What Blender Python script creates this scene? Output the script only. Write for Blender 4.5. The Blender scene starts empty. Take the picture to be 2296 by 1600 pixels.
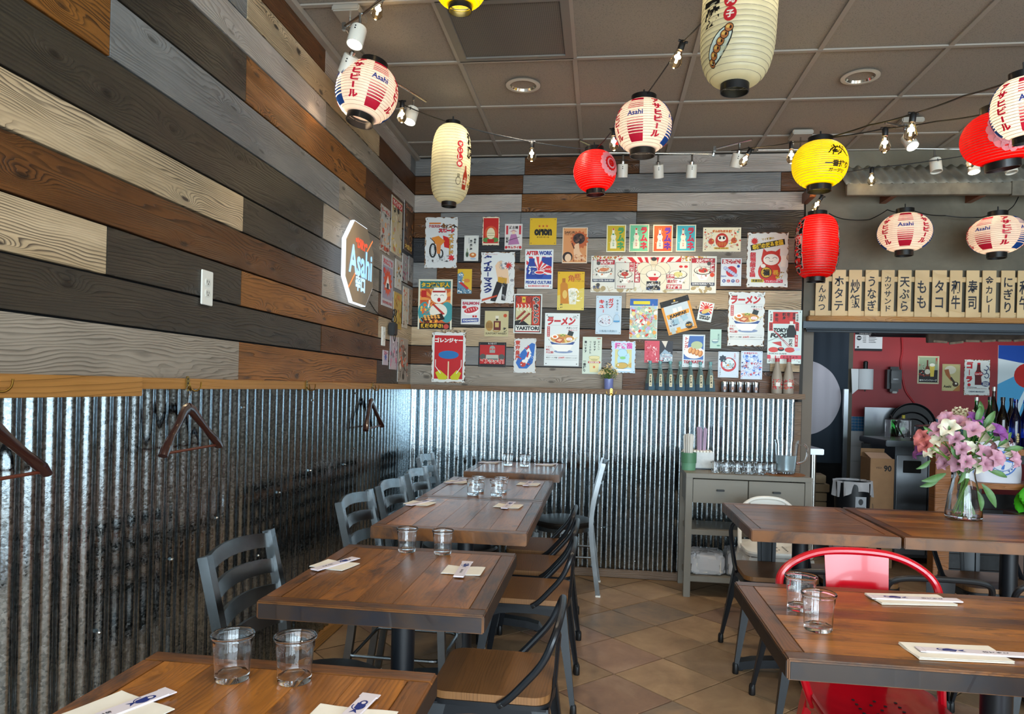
import bpy, bmesh, math, random
from math import sin, cos, pi, radians as rad
from mathutils import Vector, Matrix, Euler
C = bpy.context.scene.collection
S = bpy.context.scene
rng = random.Random(7)
# ---------------------------------------------------------------- camera
F, CX, CY, ZC = 1601.2, 1144.0, 872.6, 1.36
_y, _p, _r = 0.127384, -0.003381, 0.025603
fw = Vector((-sin(_y) * cos(_p), cos(_y) * cos(_p), sin(_p)))
ri = Vector((cos(_y), sin(_y), 0)); up = ri.cross(fw)
r0 = ri * cos(_r) + up * sin(_r); u0 = up * cos(_r) - ri * sin(_r)
cam = bpy.data.cameras.new('camera'); cam.sensor_width = 36; cam.lens = F / 2296 * 36
cam.shift_x = (1148 - CX) / 2296; cam.shift_y = (CY - 800) / 2296; cam.clip_start = .05
co = bpy.data.objects.new('camera', cam); C.objects.link(co)
co.matrix_world = Matrix(((r0.x, u0.x, -fw.x, 0), (r0.y, u0.y, -fw.y, 0), (r0.z, u0.z, -fw.z, ZC), (0, 0, 0, 1)))
S.camera = co
def at(x, y, X=None, Y=None, Z=None):
    d = r0 * ((x - CX) / F) - u0 * ((y - CY) / F) + fw
    t = X / d.x if X is not None else Y / d.y if Y is not None else (Z - ZC) / d.z
    return d * t + Vector((0, 0, ZC))
# ---------------------------------------------------------------- world, light, exposure
S.view_settings.view_transform = 'Standard'; S.view_settings.look = 'None'
S.view_settings.gamma = 1; S.view_settings.use_curve_mapping = False
S.view_settings.exposure = 0.55
w = bpy.data.worlds.new('world'); S.world = w; w.use_nodes = True
w.node_tree.nodes['Background'].inputs[0].default_value = (.62, .8, 1, 1)
w.node_tree.nodes['Background'].inputs[1].default_value = 1.6
def lamp(name, typ, loc, energy, col=(1, 1, 1), rot=None, **k):
    l = bpy.data.lights.new(name, typ); l.energy = energy; l.color = col
    for a, v in k.items(): setattr(l, a, v)
    o = bpy.data.objects.new(name, l); C.objects.link(o); o.location = loc
    if rot: o.rotation_euler = rot
    return o
WL, YB, CEIL = -1.44, 5.27, 3.077
for i, (x, wd) in enumerate(((-.45, 1.5), (1.35, 1.7), (3.25, 1.7), (4.95, .9))):
    lamp('window_daylight', 'AREA', (x, -2.84, 1.36), 74 * wd, (.74, .9, 1), (rad(90), 0, 0), shape='RECTANGLE', size=wd, size_y=2.56)
lamp('added_side_light', 'AREA', (5.42, -.9, 1.36), 58, (.74, .9, 1), (rad(90), 0, rad(90)), shape='RECTANGLE', size=3.2, size_y=2.56)  # added lamp on a windowless wall, widens the bright reflections in the metal
CR = (1, .86, .68)
# ---------------------------------------------------------------- material helpers
def lin(h):
    if isinstance(h, tuple): return h
    h = h.lstrip('#'); h = ''.join(q * 2 for q in h) if len(h) == 3 else h; c = [int(h[i:i + 2], 16) / 255 for i in (0, 2, 4)]
    return tuple((v / 12.92 if v <= .04045 else ((v + .055) / 1.055) ** 2.4) for v in c)
def L4(h): return (*lin(h), 1)
class NT:
    def __init__(s, name):
        s.m = bpy.data.materials.new(name); s.m.use_nodes = True; s.t = s.m.node_tree
        s.b = s.t.nodes['Principled BSDF']; s.o = s.t.nodes['Material Output']
    def n(s, typ, ins=None, **k):
        nd = s.t.nodes.new('ShaderNode' + typ)
        for a, v in k.items(): setattr(nd, a, v)
        for a, v in (ins or {}).items():
            if isinstance(v, bpy.types.NodeSocket): s.t.links.new(v, nd.inputs[a])
            else: nd.inputs[a].default_value = v
        return nd
    def math(s, op, a, b=0.0, c=0.0):
        nd = s.n('Math', {0: a, 1: b, 2: c}, operation=op); return nd.outputs[0]
    def ramp(s, f, stops, interp='LINEAR'):
        nd = s.n('ValToRGB', {0: f}); cr = nd.color_ramp; cr.interpolation = interp
        while len(cr.elements) < len(stops): cr.elements.new(.5)
        for e, (p, c) in zip(cr.elements, stops): e.position = p; e.color = L4(c)
        return nd.outputs[0]
    def mix(s, f, a, b, mode='MIX'):
        nd = s.n('Mix', data_type='RGBA', blend_type=mode)
        for i, v in ((0, f), (6, a), (7, b)):
            if isinstance(v, bpy.types.NodeSocket): s.t.links.new(v, nd.inputs[i])
            else: nd.inputs[i].default_value = v if i == 0 else L4(v)
        return nd.outputs[2]
    def set(s, **k):
        nm = dict(col='Base Color', rough='Roughness', metal='Metallic', coat='Coat Weight', trans='Transmission Weight', ior='IOR', emi='Emission Color', es='Emission Strength', alpha='Alpha', normal='Normal', spec='Specular IOR Level', cr='Coat Roughness', sub='Subsurface Weight')
        for a, v in k.items():
            i = s.b.inputs[nm[a]]
            if isinstance(v, bpy.types.NodeSocket): s.t.links.new(v, i)
            elif a in ('col', 'emi'): i.default_value = L4(v)
            else: i.default_value = v
        return s
    def bump(s, h, st=.3, d=.01):
        return s.n('Bump', {'Height': h, 'Strength': st, 'Distance': d}).outputs[0]
    def obj(s): return s.n('TexCoord').outputs['Object']
    def rnd(s): return s.n('ObjectInfo').outputs['Random']
_mats = {}
def M(name, col='#808080', rough=.5, metal=0, noise=0, bump=0, scale=30, **k):
    if name in _mats: return _mats[name]
    t = NT(name); t.set(col=col, rough=rough, metal=metal, **k)
    if noise or bump:
        nz = t.n('TexNoise', {'Vector': t.obj(), 'Scale': scale, 'Detail': 4}).outputs[0]
        if noise:
            c = lin(col); d = tuple(v * (1 - noise) for v in c); e = tuple(min(1, v * (1 + noise)) for v in c)
            t.set(col=t.ramp(nz, ((.3, d), (.7, e))))
        if bump: t.set(normal=t.bump(nz, bump, .004))
    _mats[name] = t.m; return t.m
def reg(t): _mats[t.m.name] = t.m; return t.m
def coords(t, sc, off=40):
    r = t.math('MULTIPLY', t.rnd(), off)
    v = t.n('VectorMath', {0: t.obj()}, operation='ADD'); cb = t.n('CombineXYZ', {0: r, 1: r, 2: r})
    t.t.links.new(cb.outputs[0], v.inputs[1])
    return t.n('VectorMath', {0: v.outputs[0], 1: sc}, operation='MULTIPLY').outputs[0], v.outputs[0]
def wood(name, light, dark, line, rough=.5, freq=85, knots=1., axis=2, wear=.25, lcon=.85, coat=0, bmp=.5, dirt=None):
    """grain runs along local X; axis is the width axis (2: upright plank, 1: lying board)"""
    t = NT(name)
    a, b = (1.0, 5.5)
    sc = (a, 0.4, b) if axis == 2 else (a, b, 0.4)
    p, raw = coords(t, sc)
    n1 = t.n('TexNoise', {'Vector': p, 'Scale': 1.1, 'Detail': 3.5, 'Roughness': .52, 'Distortion': .35}).outputs[0]
    sr = t.n('SeparateXYZ', {0: raw}); wob = t.n('TexNoise', {'Vector': p, 'Scale': 5.0, 'Detail': 2}).outputs[0]
    pv = t.n('CombineXYZ', {0: t.math('MULTIPLY', sr.outputs[0], 1.9), 1: t.math('MULTIPLY_ADD', sr.outputs[axis], 5.2, t.math('MULTIPLY', wob, .22))}).outputs[0]
    vo = t.n('TexVoronoi', {'Vector': pv, 'Scale': 1.1, 'Randomness': 1.0}, voronoi_dimensions='2D').outputs['Distance']
    k = t.n('MapRange', {0: vo, 1: .0, 2: .32, 3: 1., 4: 0.}, interpolation_type='SMOOTHSTEP').outputs[0]
    k2 = t.math('POWER', k, 2.0)
    sep = t.n('SeparateXYZ', {0: raw}).outputs[axis]
    f = t.math('MULTIPLY', sep, freq)
    f = t.math('MULTIPLY_ADD', n1, 15.0, f)
    f = t.math('MULTIPLY_ADD', k2, 5.0 * knots, f)
    fr = t.math('FRACT', f)
    ln = t.n('MapRange', {0: fr, 1: .35, 2: .93, 3: 0., 4: 1.}, interpolation_type='SMOOTHSTEP').outputs[0]
    cut = t.n('MapRange', {0: fr, 1: .93, 2: 1., 3: 1., 4: 0.}).outputs[0]
    ln = t.math('MULTIPLY', ln, cut)
    pp, _ = coords(t, (2.2, 1, 14) if axis == 2 else (2.2, 14, 1), 17)
    pn = t.n('TexNoise', {'Vector': pp, 'Scale': 1.0, 'Detail': 3}).outputs[0]
    ln = t.math('MULTIPLY', ln, t.n('MapRange', {0: pn, 1: .34, 2: .6, 3: .22, 4: 1.}).outputs[0])
    fp, _ = coords(t, (5, 4, 260) if axis == 2 else (5, 260, 4))
    fine = t.n('TexNoise', {'Vector': fp, 'Scale': 1.0, 'Detail': 3}).outputs[0]
    big, _ = coords(t, (1.3, 1, 6) if axis == 2 else (1.3, 6, 1))
    bg = t.n('TexNoise', {'Vector': big, 'Scale': 1.6, 'Detail': 5, 'Roughness': .65}).outputs[0]
    base = t.mix(t.n('MapRange', {0: bg, 1: .3, 2: .7, 3: 0., 4: 1.}).outputs[0], light, dark)
    c = t.mix(t.math('MULTIPLY', ln, lcon), base, line)
    c = t.mix(t.math('MULTIPLY', fine, wear), c, line)
    kn = t.n('MapRange', {0: vo, 1: .03, 2: .065, 3: 1., 4: 0.}).outputs[0]
    c = t.mix(t.math('MINIMUM', t.math('MULTIPLY', kn, .8 * knots), .95), c, line)
    if dirt:
        dp, _ = coords(t, (3, 9, 3))
        dn = t.n('TexNoise', {'Vector': dp, 'Scale': 1.3, 'Detail': 6, 'Roughness': .7, 'Distortion': .6}).outputs[0]
        c = t.mix(t.n('MapRange', {0: dn, 1: .52, 2: .68, 3: 0., 4: .85}).outputs[0], c, dirt)
        rr = t.math('MULTIPLY_ADD', t.rnd(), .75, .62)
        c = t.mix(1.0, c, t.n('CombineColor', {0: rr, 1: rr, 2: rr}).outputs[0], 'MULTIPLY')
    h = t.math('MULTIPLY_ADD', ln, -1.0, t.math('MULTIPLY', fine, .5))
    t.set(col=c, rough=rough, normal=t.bump(h, bmp, .004), coat=coat, cr=.22, spec=.4)
    return reg(t)
TONES = {
 'A': wood('bleached_wood', '#c9b291', '#a8916f', '#3a3029', .5, lcon=.88, freq=115, knots=1.3),
 'B': wood('light_grey_wood', '#9c9182', '#837a6e', '#463f37', .5, lcon=.7, freq=100),
 'C': wood('blue_grey_wood', '#82817e', '#6b6a69', '#3f3d3b', .48, lcon=.5),
 'D': wood('charcoal_wood', '#40392f', '#2f2a24', '#171411', .42, lcon=.6),
 'E': wood('dark_brown_wood', '#68401f', '#4a2b11', '#1c110a', .4, lcon=.8, freq=100),
 'F': wood('amber_brown_wood', '#96602a', '#74461a', '#20140b', .4, lcon=.9),
 'G': wood('whitewashed_wood', '#b5aba0', '#9a9088', '#6c645c', .55, lcon=.45),
 'K': wood('black_wood', '#2a2a2c', '#1f2022', '#101012', .45, lcon=.4),
}
table_wood = wood('reclaimed_table_wood', '#bd782c', '#744519', '#2c190c', .3, freq=75, knots=.6, axis=1, wear=.45, lcon=.32, coat=.25, bmp=.12, dirt='#20150e')
edge_wood = wood('table_edge_wood', '#8a5526', '#54320f', '#22150d', .38, freq=60, knots=.3, axis=1, lcon=.4, coat=.3, bmp=.15, dirt='#1a1718')
side_wood = wood('dark_table_side', '#3c2a1e', '#241a16', '#120d0c', .4, freq=70, knots=.3, axis=1, lcon=.5, bmp=.15, dirt='#16171f')
seat_wood = wood('seat_veneer', '#8a6038', '#7a5432', '#54371c', .4, freq=110, knots=0, axis=1, lcon=.5, bmp=.08)
rail_wood = wood('honey_pine', '#a9783f', '#94662f', '#6a4520', .45, freq=60, knots=.4, lcon=.4)
brown_trim = wood('brown_trim_wood', '#7b6149', '#6a523d', '#463425', .5, freq=60, knots=.3, lcon=.4)
orange_wood = wood('orange_post_wood', '#99602e', '#83501f', '#553010', .45, freq=50, knots=.5, lcon=.4)
slip_wood = wood('menu_slip_wood', '#cbb083', '#bfa073', '#a08050', .5, freq=40, knots=.1, lcon=.3)
def mk_galv():
    t = NT('galvanised_steel'); o = t.obj()
    v = t.n('TexVoronoi', {'Vector': o, 'Scale': 150.}).outputs['Color']
    g = t.n('SeparateColor', {0: v}).outputs[0]
    nz = t.n('TexNoise', {'Vector': o, 'Scale': 260., 'Detail': 2}).outputs[0]
    n2 = t.n('TexNoise', {'Vector': o, 'Scale': 3., 'Detail': 3}).outputs[0]
    c = t.ramp(g, ((0, '#7f8a90'), (1, '#b4bfc4')))
    h = t.math('MULTIPLY_ADD', nz, .6, t.math('MULTIPLY', g, .4))
    h = t.math('MULTIPLY_ADD', n2, 5.0, h)
    t.set(col=c, metal=1, rough=t.math('MULTIPLY_ADD', g, .12, .09), normal=t.bump(h, .2, .0010)); return reg(t)
galv = mk_galv()
def mk_tile(name, a, b, c, k=.45):
    t = NT(name); p, _ = coords(t, (1, 1, 1))
    n = t.n('TexNoise', {'Vector': p, 'Scale': 4.5, 'Detail': 7, 'Roughness': .65, 'Distortion': .4}).outputs[0]
    n2 = t.n('TexNoise', {'Vector': p, 'Scale': 1.7, 'Detail': 2}).outputs[0]
    cc = t.ramp(n, ((.3, a), (.5, b), (.72, c)))
    rr = t.math('MULTIPLY_ADD', t.rnd(), .35, .82)
    cc = t.mix(1.0, cc, t.n('CombineColor', {0: rr, 1: rr, 2: rr}).outputs[0], 'MULTIPLY')
    t.set(col=cc, rough=t.math('MULTIPLY_ADD', n2, .3, k - .12), normal=t.bump(n, .15, .004)); return reg(t)
tiles = [mk_tile('beige_floor_tile', '#7d6349', '#94785a', '#a78b69'), mk_tile('pink_floor_tile', '#7d6150', '#91725c', '#a3866e'), mk_tile('slate_floor_tile', '#5f564e', '#7d6a57', '#96795c')]
def mk_ceil():
    t = NT('speckled_ceiling_tile')
    n = t.n('TexNoise', {'Vector': t.obj(), 'Scale': 220., 'Detail': 2}).outputs[0]
    t.set(col=t.ramp(n, ((.33, '#665e54'), (.42, '#877d71'))), rough=.9); return reg(t)
ceil_m = mk_ceil()
def mk_print():
    t = NT('printed_enamel'); a = t.n('Attribute', attribute_name='Col')
    t.set(col=a.outputs['Color'], rough=.42, spec=.25); return reg(t)
print_m = mk_print()
def mk_rust():
    t = NT('rusty_edge_metal')
    n = t.n('TexNoise', {'Vector': t.obj(), 'Scale': 60., 'Detail': 4}).outputs[0]
    t.set(col=t.ramp(n, ((.35, '#2c1c14'), (.5, '#6b4424'), (.62, '#c2ad92'))), rough=.8); return reg(t)
rust = mk_rust()
def mk_paper(name, col, attr=False, tr=.55, em=0):
    t = NT(name); t.t.nodes.remove(t.b)
    if attr: c = t.n('Attribute', attribute_name='Col').outputs['Color']
    else:
        n = t.n('TexNoise', {'Vector': t.obj(), 'Scale': 14., 'Detail': 3}).outputs[0]
        cc = lin(col); c = t.ramp(n, ((.35, tuple(v * .88 for v in cc)), (.65, cc)))
    d = t.n('BsdfDiffuse', {0: c}); tl = t.n('BsdfTranslucent', {0: c}); g = t.n('BsdfGlossy', {'Roughness': .35})
    mx = t.n('MixShader', {0: tr, 1: d.outputs[0], 2: tl.outputs[0]}); m2 = t.n('MixShader', {0: .03, 1: mx.outputs[0], 2: g.outputs[0]})
    t.t.links.new(m2.outputs[0], t.o.inputs[0]); return reg(t)
paper_white = mk_paper('white_lantern_paper', '#e8d6cc'); paper_cream = mk_paper('cream_lantern_paper', '#d6cfae')
paper_red = mk_paper('red_lantern_paper', '#e0100c'); paper_yel = mk_paper('yellow_lantern_paper', '#f0d400')
paper_print = mk_paper('printed_lantern_paper', '#fff', attr=True, tr=.35)
def mk_glass(name, col='#ffffff', rough=0., ior=1.45):
    t = NT(name); t.set(col=col, trans=1, rough=rough, ior=ior); return reg(t)
glass = mk_glass('clear_glass'); aqua_glass = M('aqua_glass', '#b8e2e4', .08, trans=.82); base_blue = M('blue_base_glass', '#1f5fae', .12, trans=.5); blue_glass = mk_glass('blue_glass', '#1030a0')
green_glass = mk_glass('green_glass', '#2f9a3c'); brown_glass = mk_glass('brown_glass', '#3a1c10'); frost = M('frosted_glass', '#b0a494', .45, trans=.35)
gun = M('gunmetal', '#84888a', .26, 1., noise=.2, scale=9); black = M('black_powder_coat', '#14171c', .36, .2, spec=.5)
navy = M('navy_black_steel', '#161d27', .34, .3); vinyl = M('black_vinyl', '#15120f', .38); redm = M('glossy_red_steel', '#b5091a', .22, .0, coat=.25)
chrome = M('brushed_chrome', '#b9b9b6', .22, 1.); brass = M('antique_brass', '#9a7a3c', .28, 1.); white = M('white_plastic', '#e4e2da', .35)
wire = M('black_cable', '#0c0c0d', .5); gapm = M('dark_gap', '#0d0d0e', .9); bulbglass = mk_glass('bulb_glass', '#ffe9c8', 0., 1.2)
def emit(name, col, s):
    t = NT(name); t.set(col='#000000', emi=col, es=s); return reg(t)
fila = emit('glowing_filament', '#ffdf9a', 45.); lampface = emit('lit_lamp_face', '#fff0d0', 14.); lit = emit('lit_bulb', '#fff2cf', 12.)
stainless = M('stainless_steel', '#8f9296', .3, 1., noise=.1, scale=5)
# ---------------------------------------------------------------- mesh helpers
class MB:
    def __init__(s): s.v = []; s.f = []; s.c = []
    def add(s, vs, fs, col=None, mtx=None):
        o = len(s.v)
        s.v += [tuple(mtx @ Vector(p)) if mtx else tuple(p) for p in vs]; s.f += [tuple(i + o for i in f) for f in fs]
        if col is not None: s.c += [(*lin(col), 1)] * len(vs)
        return s
    def box(s, c, d, bev=0, rot=None, taper=1, mtx=None):
        """box centre c, full size d, optional chamfer and top taper"""
        hx, hy, hz = d[0] / 2, d[1] / 2, d[2] / 2
        m = Matrix.Translation(c) @ (Euler(rot).to_matrix().to_4x4() if rot else Matrix())
        if mtx: m = mtx @ m
        if bev <= 0:
            vs = [(sx * hx * (taper if sz > 0 else 1), sy * hy * (taper if sz > 0 else 1), sz * hz) for sz in (-1, 1) for sy in (-1, 1) for sx in (-1, 1)]
            return s.add(vs, [(0, 2, 3, 1), (4, 5, 7, 6), (0, 1, 5, 4), (2, 6, 7, 3), (0, 4, 6, 2), (1, 3, 7, 5)], mtx=m)
        bm = bmesh.new(); bmesh.ops.create_cube(bm, size=1)
        for v in bm.verts:
            k = taper if v.co.z > 0 else 1
            v.co = Vector((v.co.x * d[0] * k, v.co.y * d[1] * k, v.co.z * d[2]))
        bmesh.ops.bevel(bm, geom=bm.edges[:], offset=bev, segments=2, affect='EDGES')
        bm.verts.index_update()
        s.add([v.co for v in bm.verts], [[v.index for v in f.verts] for f in bm.faces], mtx=m); bm.free(); return s
    def lathe(s, prof, n=24, c=(0, 0, 0), mtx=None, mod=None, a0=0, a1=2 * pi, cap=True):
        """prof: list of (r, z)"""
        full = abs(a1 - a0 - 2 * pi) < 1e-6; k = n if full else n + 1
        vs = []; fs = []
        for (r, z) in prof:
            for i in range(k):
                a = a0 + (a1 - a0) * i / n; rr = r * (mod(a, z) if mod else 1)
                vs.append((c[0] + rr * cos(a), c[1] + rr * sin(a), c[2] + z))
        for j in range(len(prof) - 1):
            for i in range(n):
                i2 = (i + 1) % k
                fs.append((j * k + i, j * k + i2, (j + 1) * k + i2, (j + 1) * k + i))
        if cap and full:
            if prof[0][0] > 1e-6: fs.append(tuple(range(k))[::-1])
            if prof[-1][0] > 1e-6: fs.append(tuple((len(prof) - 1) * k + i for i in range(k)))
        return s.add(vs, fs, mtx=mtx)
    def tube(s, pts, r, n=8, closed=False, sq=False):
        pts = [Vector(p) for p in pts]; m = len(pts); vs = []; fs = []
        t0 = (pts[1] - pts[0]).normalized(); ref = Vector((0, 0, 1)) if abs(t0.z) < .9 else Vector((1, 0, 0))
        nn = t0.cross(ref).normalized()
        for i, p in enumerate(pts):
            a = pts[(i - 1) % m] if (closed or i > 0) else p; b = pts[(i + 1) % m] if (closed or i < m - 1) else p
            t = (b - a).normalized(); nn = (nn - t * nn.dot(t)).normalized(); bb = t.cross(nn)
            rr = r[i] if isinstance(r, (list, tuple)) else r
            for j in range(n):
                an = 2 * pi * (j + (.5 if sq else 0)) / n; q = rr * (1.414 if sq else 1)
                vs.append(p + nn * (cos(an) * q) + bb * (sin(an) * q))
        for i in range(m if closed else m - 1):
            for j in range(n):
                a, b = i * n + j, i * n + (j + 1) % n; i2 = (i + 1) % m
                fs.append((a, b, i2 * n + (j + 1) % n, i2 * n + j))
        if not closed: fs += [tuple(range(n))[::-1], tuple((m - 1) * n + j for j in range(n))]
        return s.add(vs, fs)
    def prism(s, poly, z0, z1, mtx=None):
        n = len(poly)
        vs = [(x, y, z0) for x, y in poly] + [(x, y, z1) for x, y in poly]
        fs = [tuple(range(n))[::-1], tuple(range(n, 2 * n))] + [(i, (i + 1) % n, n + (i + 1) % n, n + i) for i in range(n)]
        return s.add(vs, fs, mtx=mtx)
    def grid(s, fn, nu, nv, col=None):
        vs = [fn(i / nu, j / nv) for j in range(nv + 1) for i in range(nu + 1)]
        fs = [(j * (nu + 1) + i, j * (nu + 1) + i + 1, (j + 1) * (nu + 1) + i + 1, (j + 1) * (nu + 1) + i) for j in range(nv) for i in range(nu)]
        return s.add(vs, fs, col)
    def build(s, name, mat, parent=None, loc=(0, 0, 0), rot=None, smooth=.6, thick=0, fix=True):
        me = bpy.data.meshes.new(name); me.from_pydata(s.v, [], s.f)
        if s.c:
            a = me.color_attributes.new('Col', 'FLOAT_COLOR', 'POINT'); a.data.foreach_set('color', [x for c in s.c for x in c])
        if fix and not thick:
            bm = bmesh.new(); bm.from_mesh(me); bmesh.ops.recalc_face_normals(bm, faces=bm.faces[:]); bm.to_mesh(me); bm.free()
        if thick:
            bm = bmesh.new(); bm.from_mesh(me); bmesh.ops.solidify(bm, geom=bm.faces[:], thickness=thick); bm.to_mesh(me); bm.free()
        if smooth:
            me.polygons.foreach_set('use_smooth', [True] * len(me.polygons)); me.set_sharp_from_angle(angle=smooth)
        me.materials.append(mat)
        o = bpy.data.objects.new(name, me); C.objects.link(o)
        if parent: o.parent = parent
        o.location = loc
        if rot: o.rotation_euler = rot
        return o
def tag(o, label=None, cat=None, group=None, kind=None):
    for k, v in (('label', label), ('category', cat), ('group', group), ('kind', kind)):
        if v: o[k] = v
    return o
def thing(name, label, cat, loc=(0, 0, 0), rz=0, group=None, rot=None):
    o = bpy.data.objects.new(name, None); C.objects.link(o); o.location = loc; o.rotation_euler = rot or (0, 0, rz)
    o.empty_display_size = .1
    return tag(o, label, cat, group)
def copy_tree(o, label=None, parent=None, loc=None, rz=None):
    c = o.copy(); C.objects.link(c); c.parent = parent
    if label: c['label'] = label
    if loc is not None: c.location = loc
    if rz is not None: c.rotation_euler = (0, 0, rz)
    for ch in list(o.children): copy_tree(ch, parent=c)
    return c
def struct(o): o['kind'] = 'structure'; return o
def rrect(w, d, r, n=5):
    p = []
    for cx, cy, a in ((w / 2 - r, d / 2 - r, 0), (-w / 2 + r, d / 2 - r, 90), (-w / 2 + r, -d / 2 + r, 180), (w / 2 - r, -d / 2 + r, 270)):
        for i in range(n + 1): t = rad(a + 90 * i / n); p.append((cx + r * cos(t), cy + r * sin(t)))
    return p
def arc(c, r, a0, a1, n, f): return [f(c, r, rad(a0 + (a1 - a0) * i / n)) for i in range(n + 1)]
def smoothpath(pts, r=.04, n=5):
    pts = [Vector(p) for p in pts]; out = [pts[0]]
    for i in range(1, len(pts) - 1):
        a, b, c = pts[i - 1], pts[i], pts[i + 1]
        ra = min(r, (a - b).length * .49); rc = min(r, (c - b).length * .49)
        p0 = b + (a - b).normalized() * ra; p1 = b + (c - b).normalized() * rc
        for k in range(n + 1):
            t = k / n; out.append(p0 * (1 - t) ** 2 + b * 2 * t * (1 - t) + p1 * t * t)
    return out + [pts[-1]]
# lettering as geometry
_tc = {}
def text_geo(s, bold=0., res=2):
    k = (s, bold, res)
    if k not in _tc:
        cu = bpy.data.curves.new('t', 'FONT'); cu.body = s; cu.size = 1; cu.resolution_u = res; cu.offset = bold
        ob = bpy.data.objects.new('t', cu); me = bpy.data.meshes.new_from_object(ob)
        vs = [(v.co.x, v.co.y) for v in me.vertices]; fs = [tuple(p.vertices) for p in me.polygons]
        bpy.data.objects.remove(ob); bpy.data.curves.remove(cu); bpy.data.meshes.remove(me)
        _tc[k] = (vs, fs)
    return _tc[k]
# ---------------------------------------------------------------- flat print (posters, signs, labels)
def clip(poly, x0, y0, x1, y1):
    for ax, lim, sg in ((0, x0, 1), (0, x1, -1), (1, y0, 1), (1, y1, -1)):
        out = []
        for i in range(len(poly)):
            a, b = poly[i - 1], poly[i]; ia = sg * (a[ax] - lim) >= 0; ib = sg * (b[ax] - lim) >= 0
            if ia != ib:
                t = (lim - a[ax]) / (b[ax] - a[ax]); out.append((a[0] + (b[0] - a[0]) * t, a[1] + (b[1] - a[1]) * t))
            if ib: out.append(b)
        poly = out
        if len(poly) < 3: return []
    return poly
class Art:
    """drawing in units of the sheet's width: u right 0..1, v down 0..h"""
    def __init__(s, h, step=.00022): s.h = h; s.sh = []; s.k = 0; s.step = step
    def P(s, pts, c, box=None):
        x0, y0, x1, y1 = box or (0, 0, 1, s.h); p = clip(list(pts), x0, y0, x1, y1)
        if p: s.k += 1; s.sh.append((p, [tuple(range(len(p)))], c, s.k))
        return s
    def R(s, x, y, w, h, c): return s.P([(x, y), (x + w, y), (x + w, y + h), (x, y + h)], c)
    def E(s, cx, cy, rx, ry, c, n=20, rot=0, a0=0, a1=360):
        q = rad(rot); pts = []
        for i in range(n + (a1 - a0 < 360)):
            a = rad(a0 + (a1 - a0) * i / n); x, y = rx * cos(a), ry * sin(a); pts.append((cx + x * cos(q) - y * sin(q), cy + x * sin(q) + y * cos(q)))
        return s.P(pts, c)
    def L(s, pts, w, c):
        s.k += 1
        for a, b in zip(pts, pts[1:]):
            dx, dy = b[0] - a[0], b[1] - a[1]; l = math.hypot(dx, dy) or 1; nx, ny = -dy / l * w / 2, dx / l * w / 2
            p = clip([(a[0] + nx, a[1] + ny), (b[0] + nx, b[1] + ny), (b[0] - nx, b[1] - ny), (a[0] - nx, a[1] - ny)], 0, 0, 1, s.h)
            if p: s.sh.append((p, [tuple(range(len(p)))], c, s.k))
        return s
    def O(s, cx, cy, rx, ry, w, c, n=20, rot=0, a0=0, a1=360):
        q = rad(rot); pts = []
        for i in range(n + 1):
            a = rad(a0 + (a1 - a0) * i / n); x, y = rx * cos(a), ry * sin(a); pts.append((cx + x * cos(q) - y * sin(q), cy + x * sin(q) + y * cos(q)))
        return s.L(pts, w, c)
    def SUN(s, cx, cy, r, n, c, box=None, off=0):
        s.k += 1; x0, y0, x1, y1 = box or (0, 0, 1, s.h)
        for i in range(n):
            a, b = 2 * pi * (i + off) / n, 2 * pi * (i + .5 + off) / n
            p = clip([(cx, cy), (cx + r * cos(a), cy + r * sin(a)), (cx + r * cos(b), cy + r * sin(b))], x0, y0, x1, y1)
            if p: s.sh.append((p, [tuple(range(len(p)))], c, s.k))
        return s
    def STAR(s, cx, cy, r, ri_, n, c, rot=-90):
        pts = [(cx + (r if i % 2 == 0 else ri_) * cos(rad(rot + 180 * i / n)), cy + (r if i % 2 == 0 else ri_) * sin(rad(rot + 180 * i / n))) for i in range(2 * n)]
        s.k += 1; s.sh.append((pts, [tuple(range(2 * n))], c, s.k)); return s
    def T(s, tx, cx, cy, w, c, bold=.02, rot=0, h=None, under=None, skew=0, res=2):
        """text centred on cx, cy, fitted to width w (and height h)"""
        if under: s.T(tx, cx, cy, w, under[0], bold + under[1], rot, h, None, skew, res)
        vs, fs = text_geo(tx, bold, res)
        v0, _ = text_geo(tx, 0., res)
        x0, x1 = min(v[0] for v in v0), max(v[0] for v in v0); y0, y1 = min(v[1] for v in v0), max(v[1] for v in v0)
        k = w / max(x1 - x0, 1e-3); ky = k if h is None else h / max(y1 - y0, 1e-3); q = rad(rot); out = []
        for x, y in vs:
            a, b = (x - (x0 + x1) / 2) * k, -(y - (y0 + y1) / 2) * ky; a -= skew * b
            out.append((cx + a * cos(q) - b * sin(q), cy + a * sin(q) + b * cos(q)))
        s.k += 1; s.sh.append((out, fs, c, s.k)); return s
    def V(s, tx, cx, y0, y1, c, w=None, bold=.02, under=None, dx=0, res=2):
        """vertical text from y0 to y1"""
        n = len(tx); st = (y1 - y0) / n; w = w or st
        for i, ch in enumerate(tx):
            cy = y0 + st * (i + .5); x = cx + dx * i
            if ch == ' ': continue
            if ch in 'ー-―': s.R(x - w * .06, cy - st * .42, w * .12, st * .84, under[0] if under else c); s.R(x - w * .05, cy - st * .4, w * .1, st * .8, c); continue
            vs, fs = text_geo(ch, bold, res); layers = [(vs, fs, c)]
            if under: a, b = text_geo(ch, bold + under[1], res); layers.insert(0, (a, b, under[0]))
            for vs, fs, cc in layers:
                s.k += 1; s.sh.append(([(x + (p[0] - .5) * w * .95, cy - (p[1] - .36) * st * .95) for p in vs], fs, cc, s.k))
        return s
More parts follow.
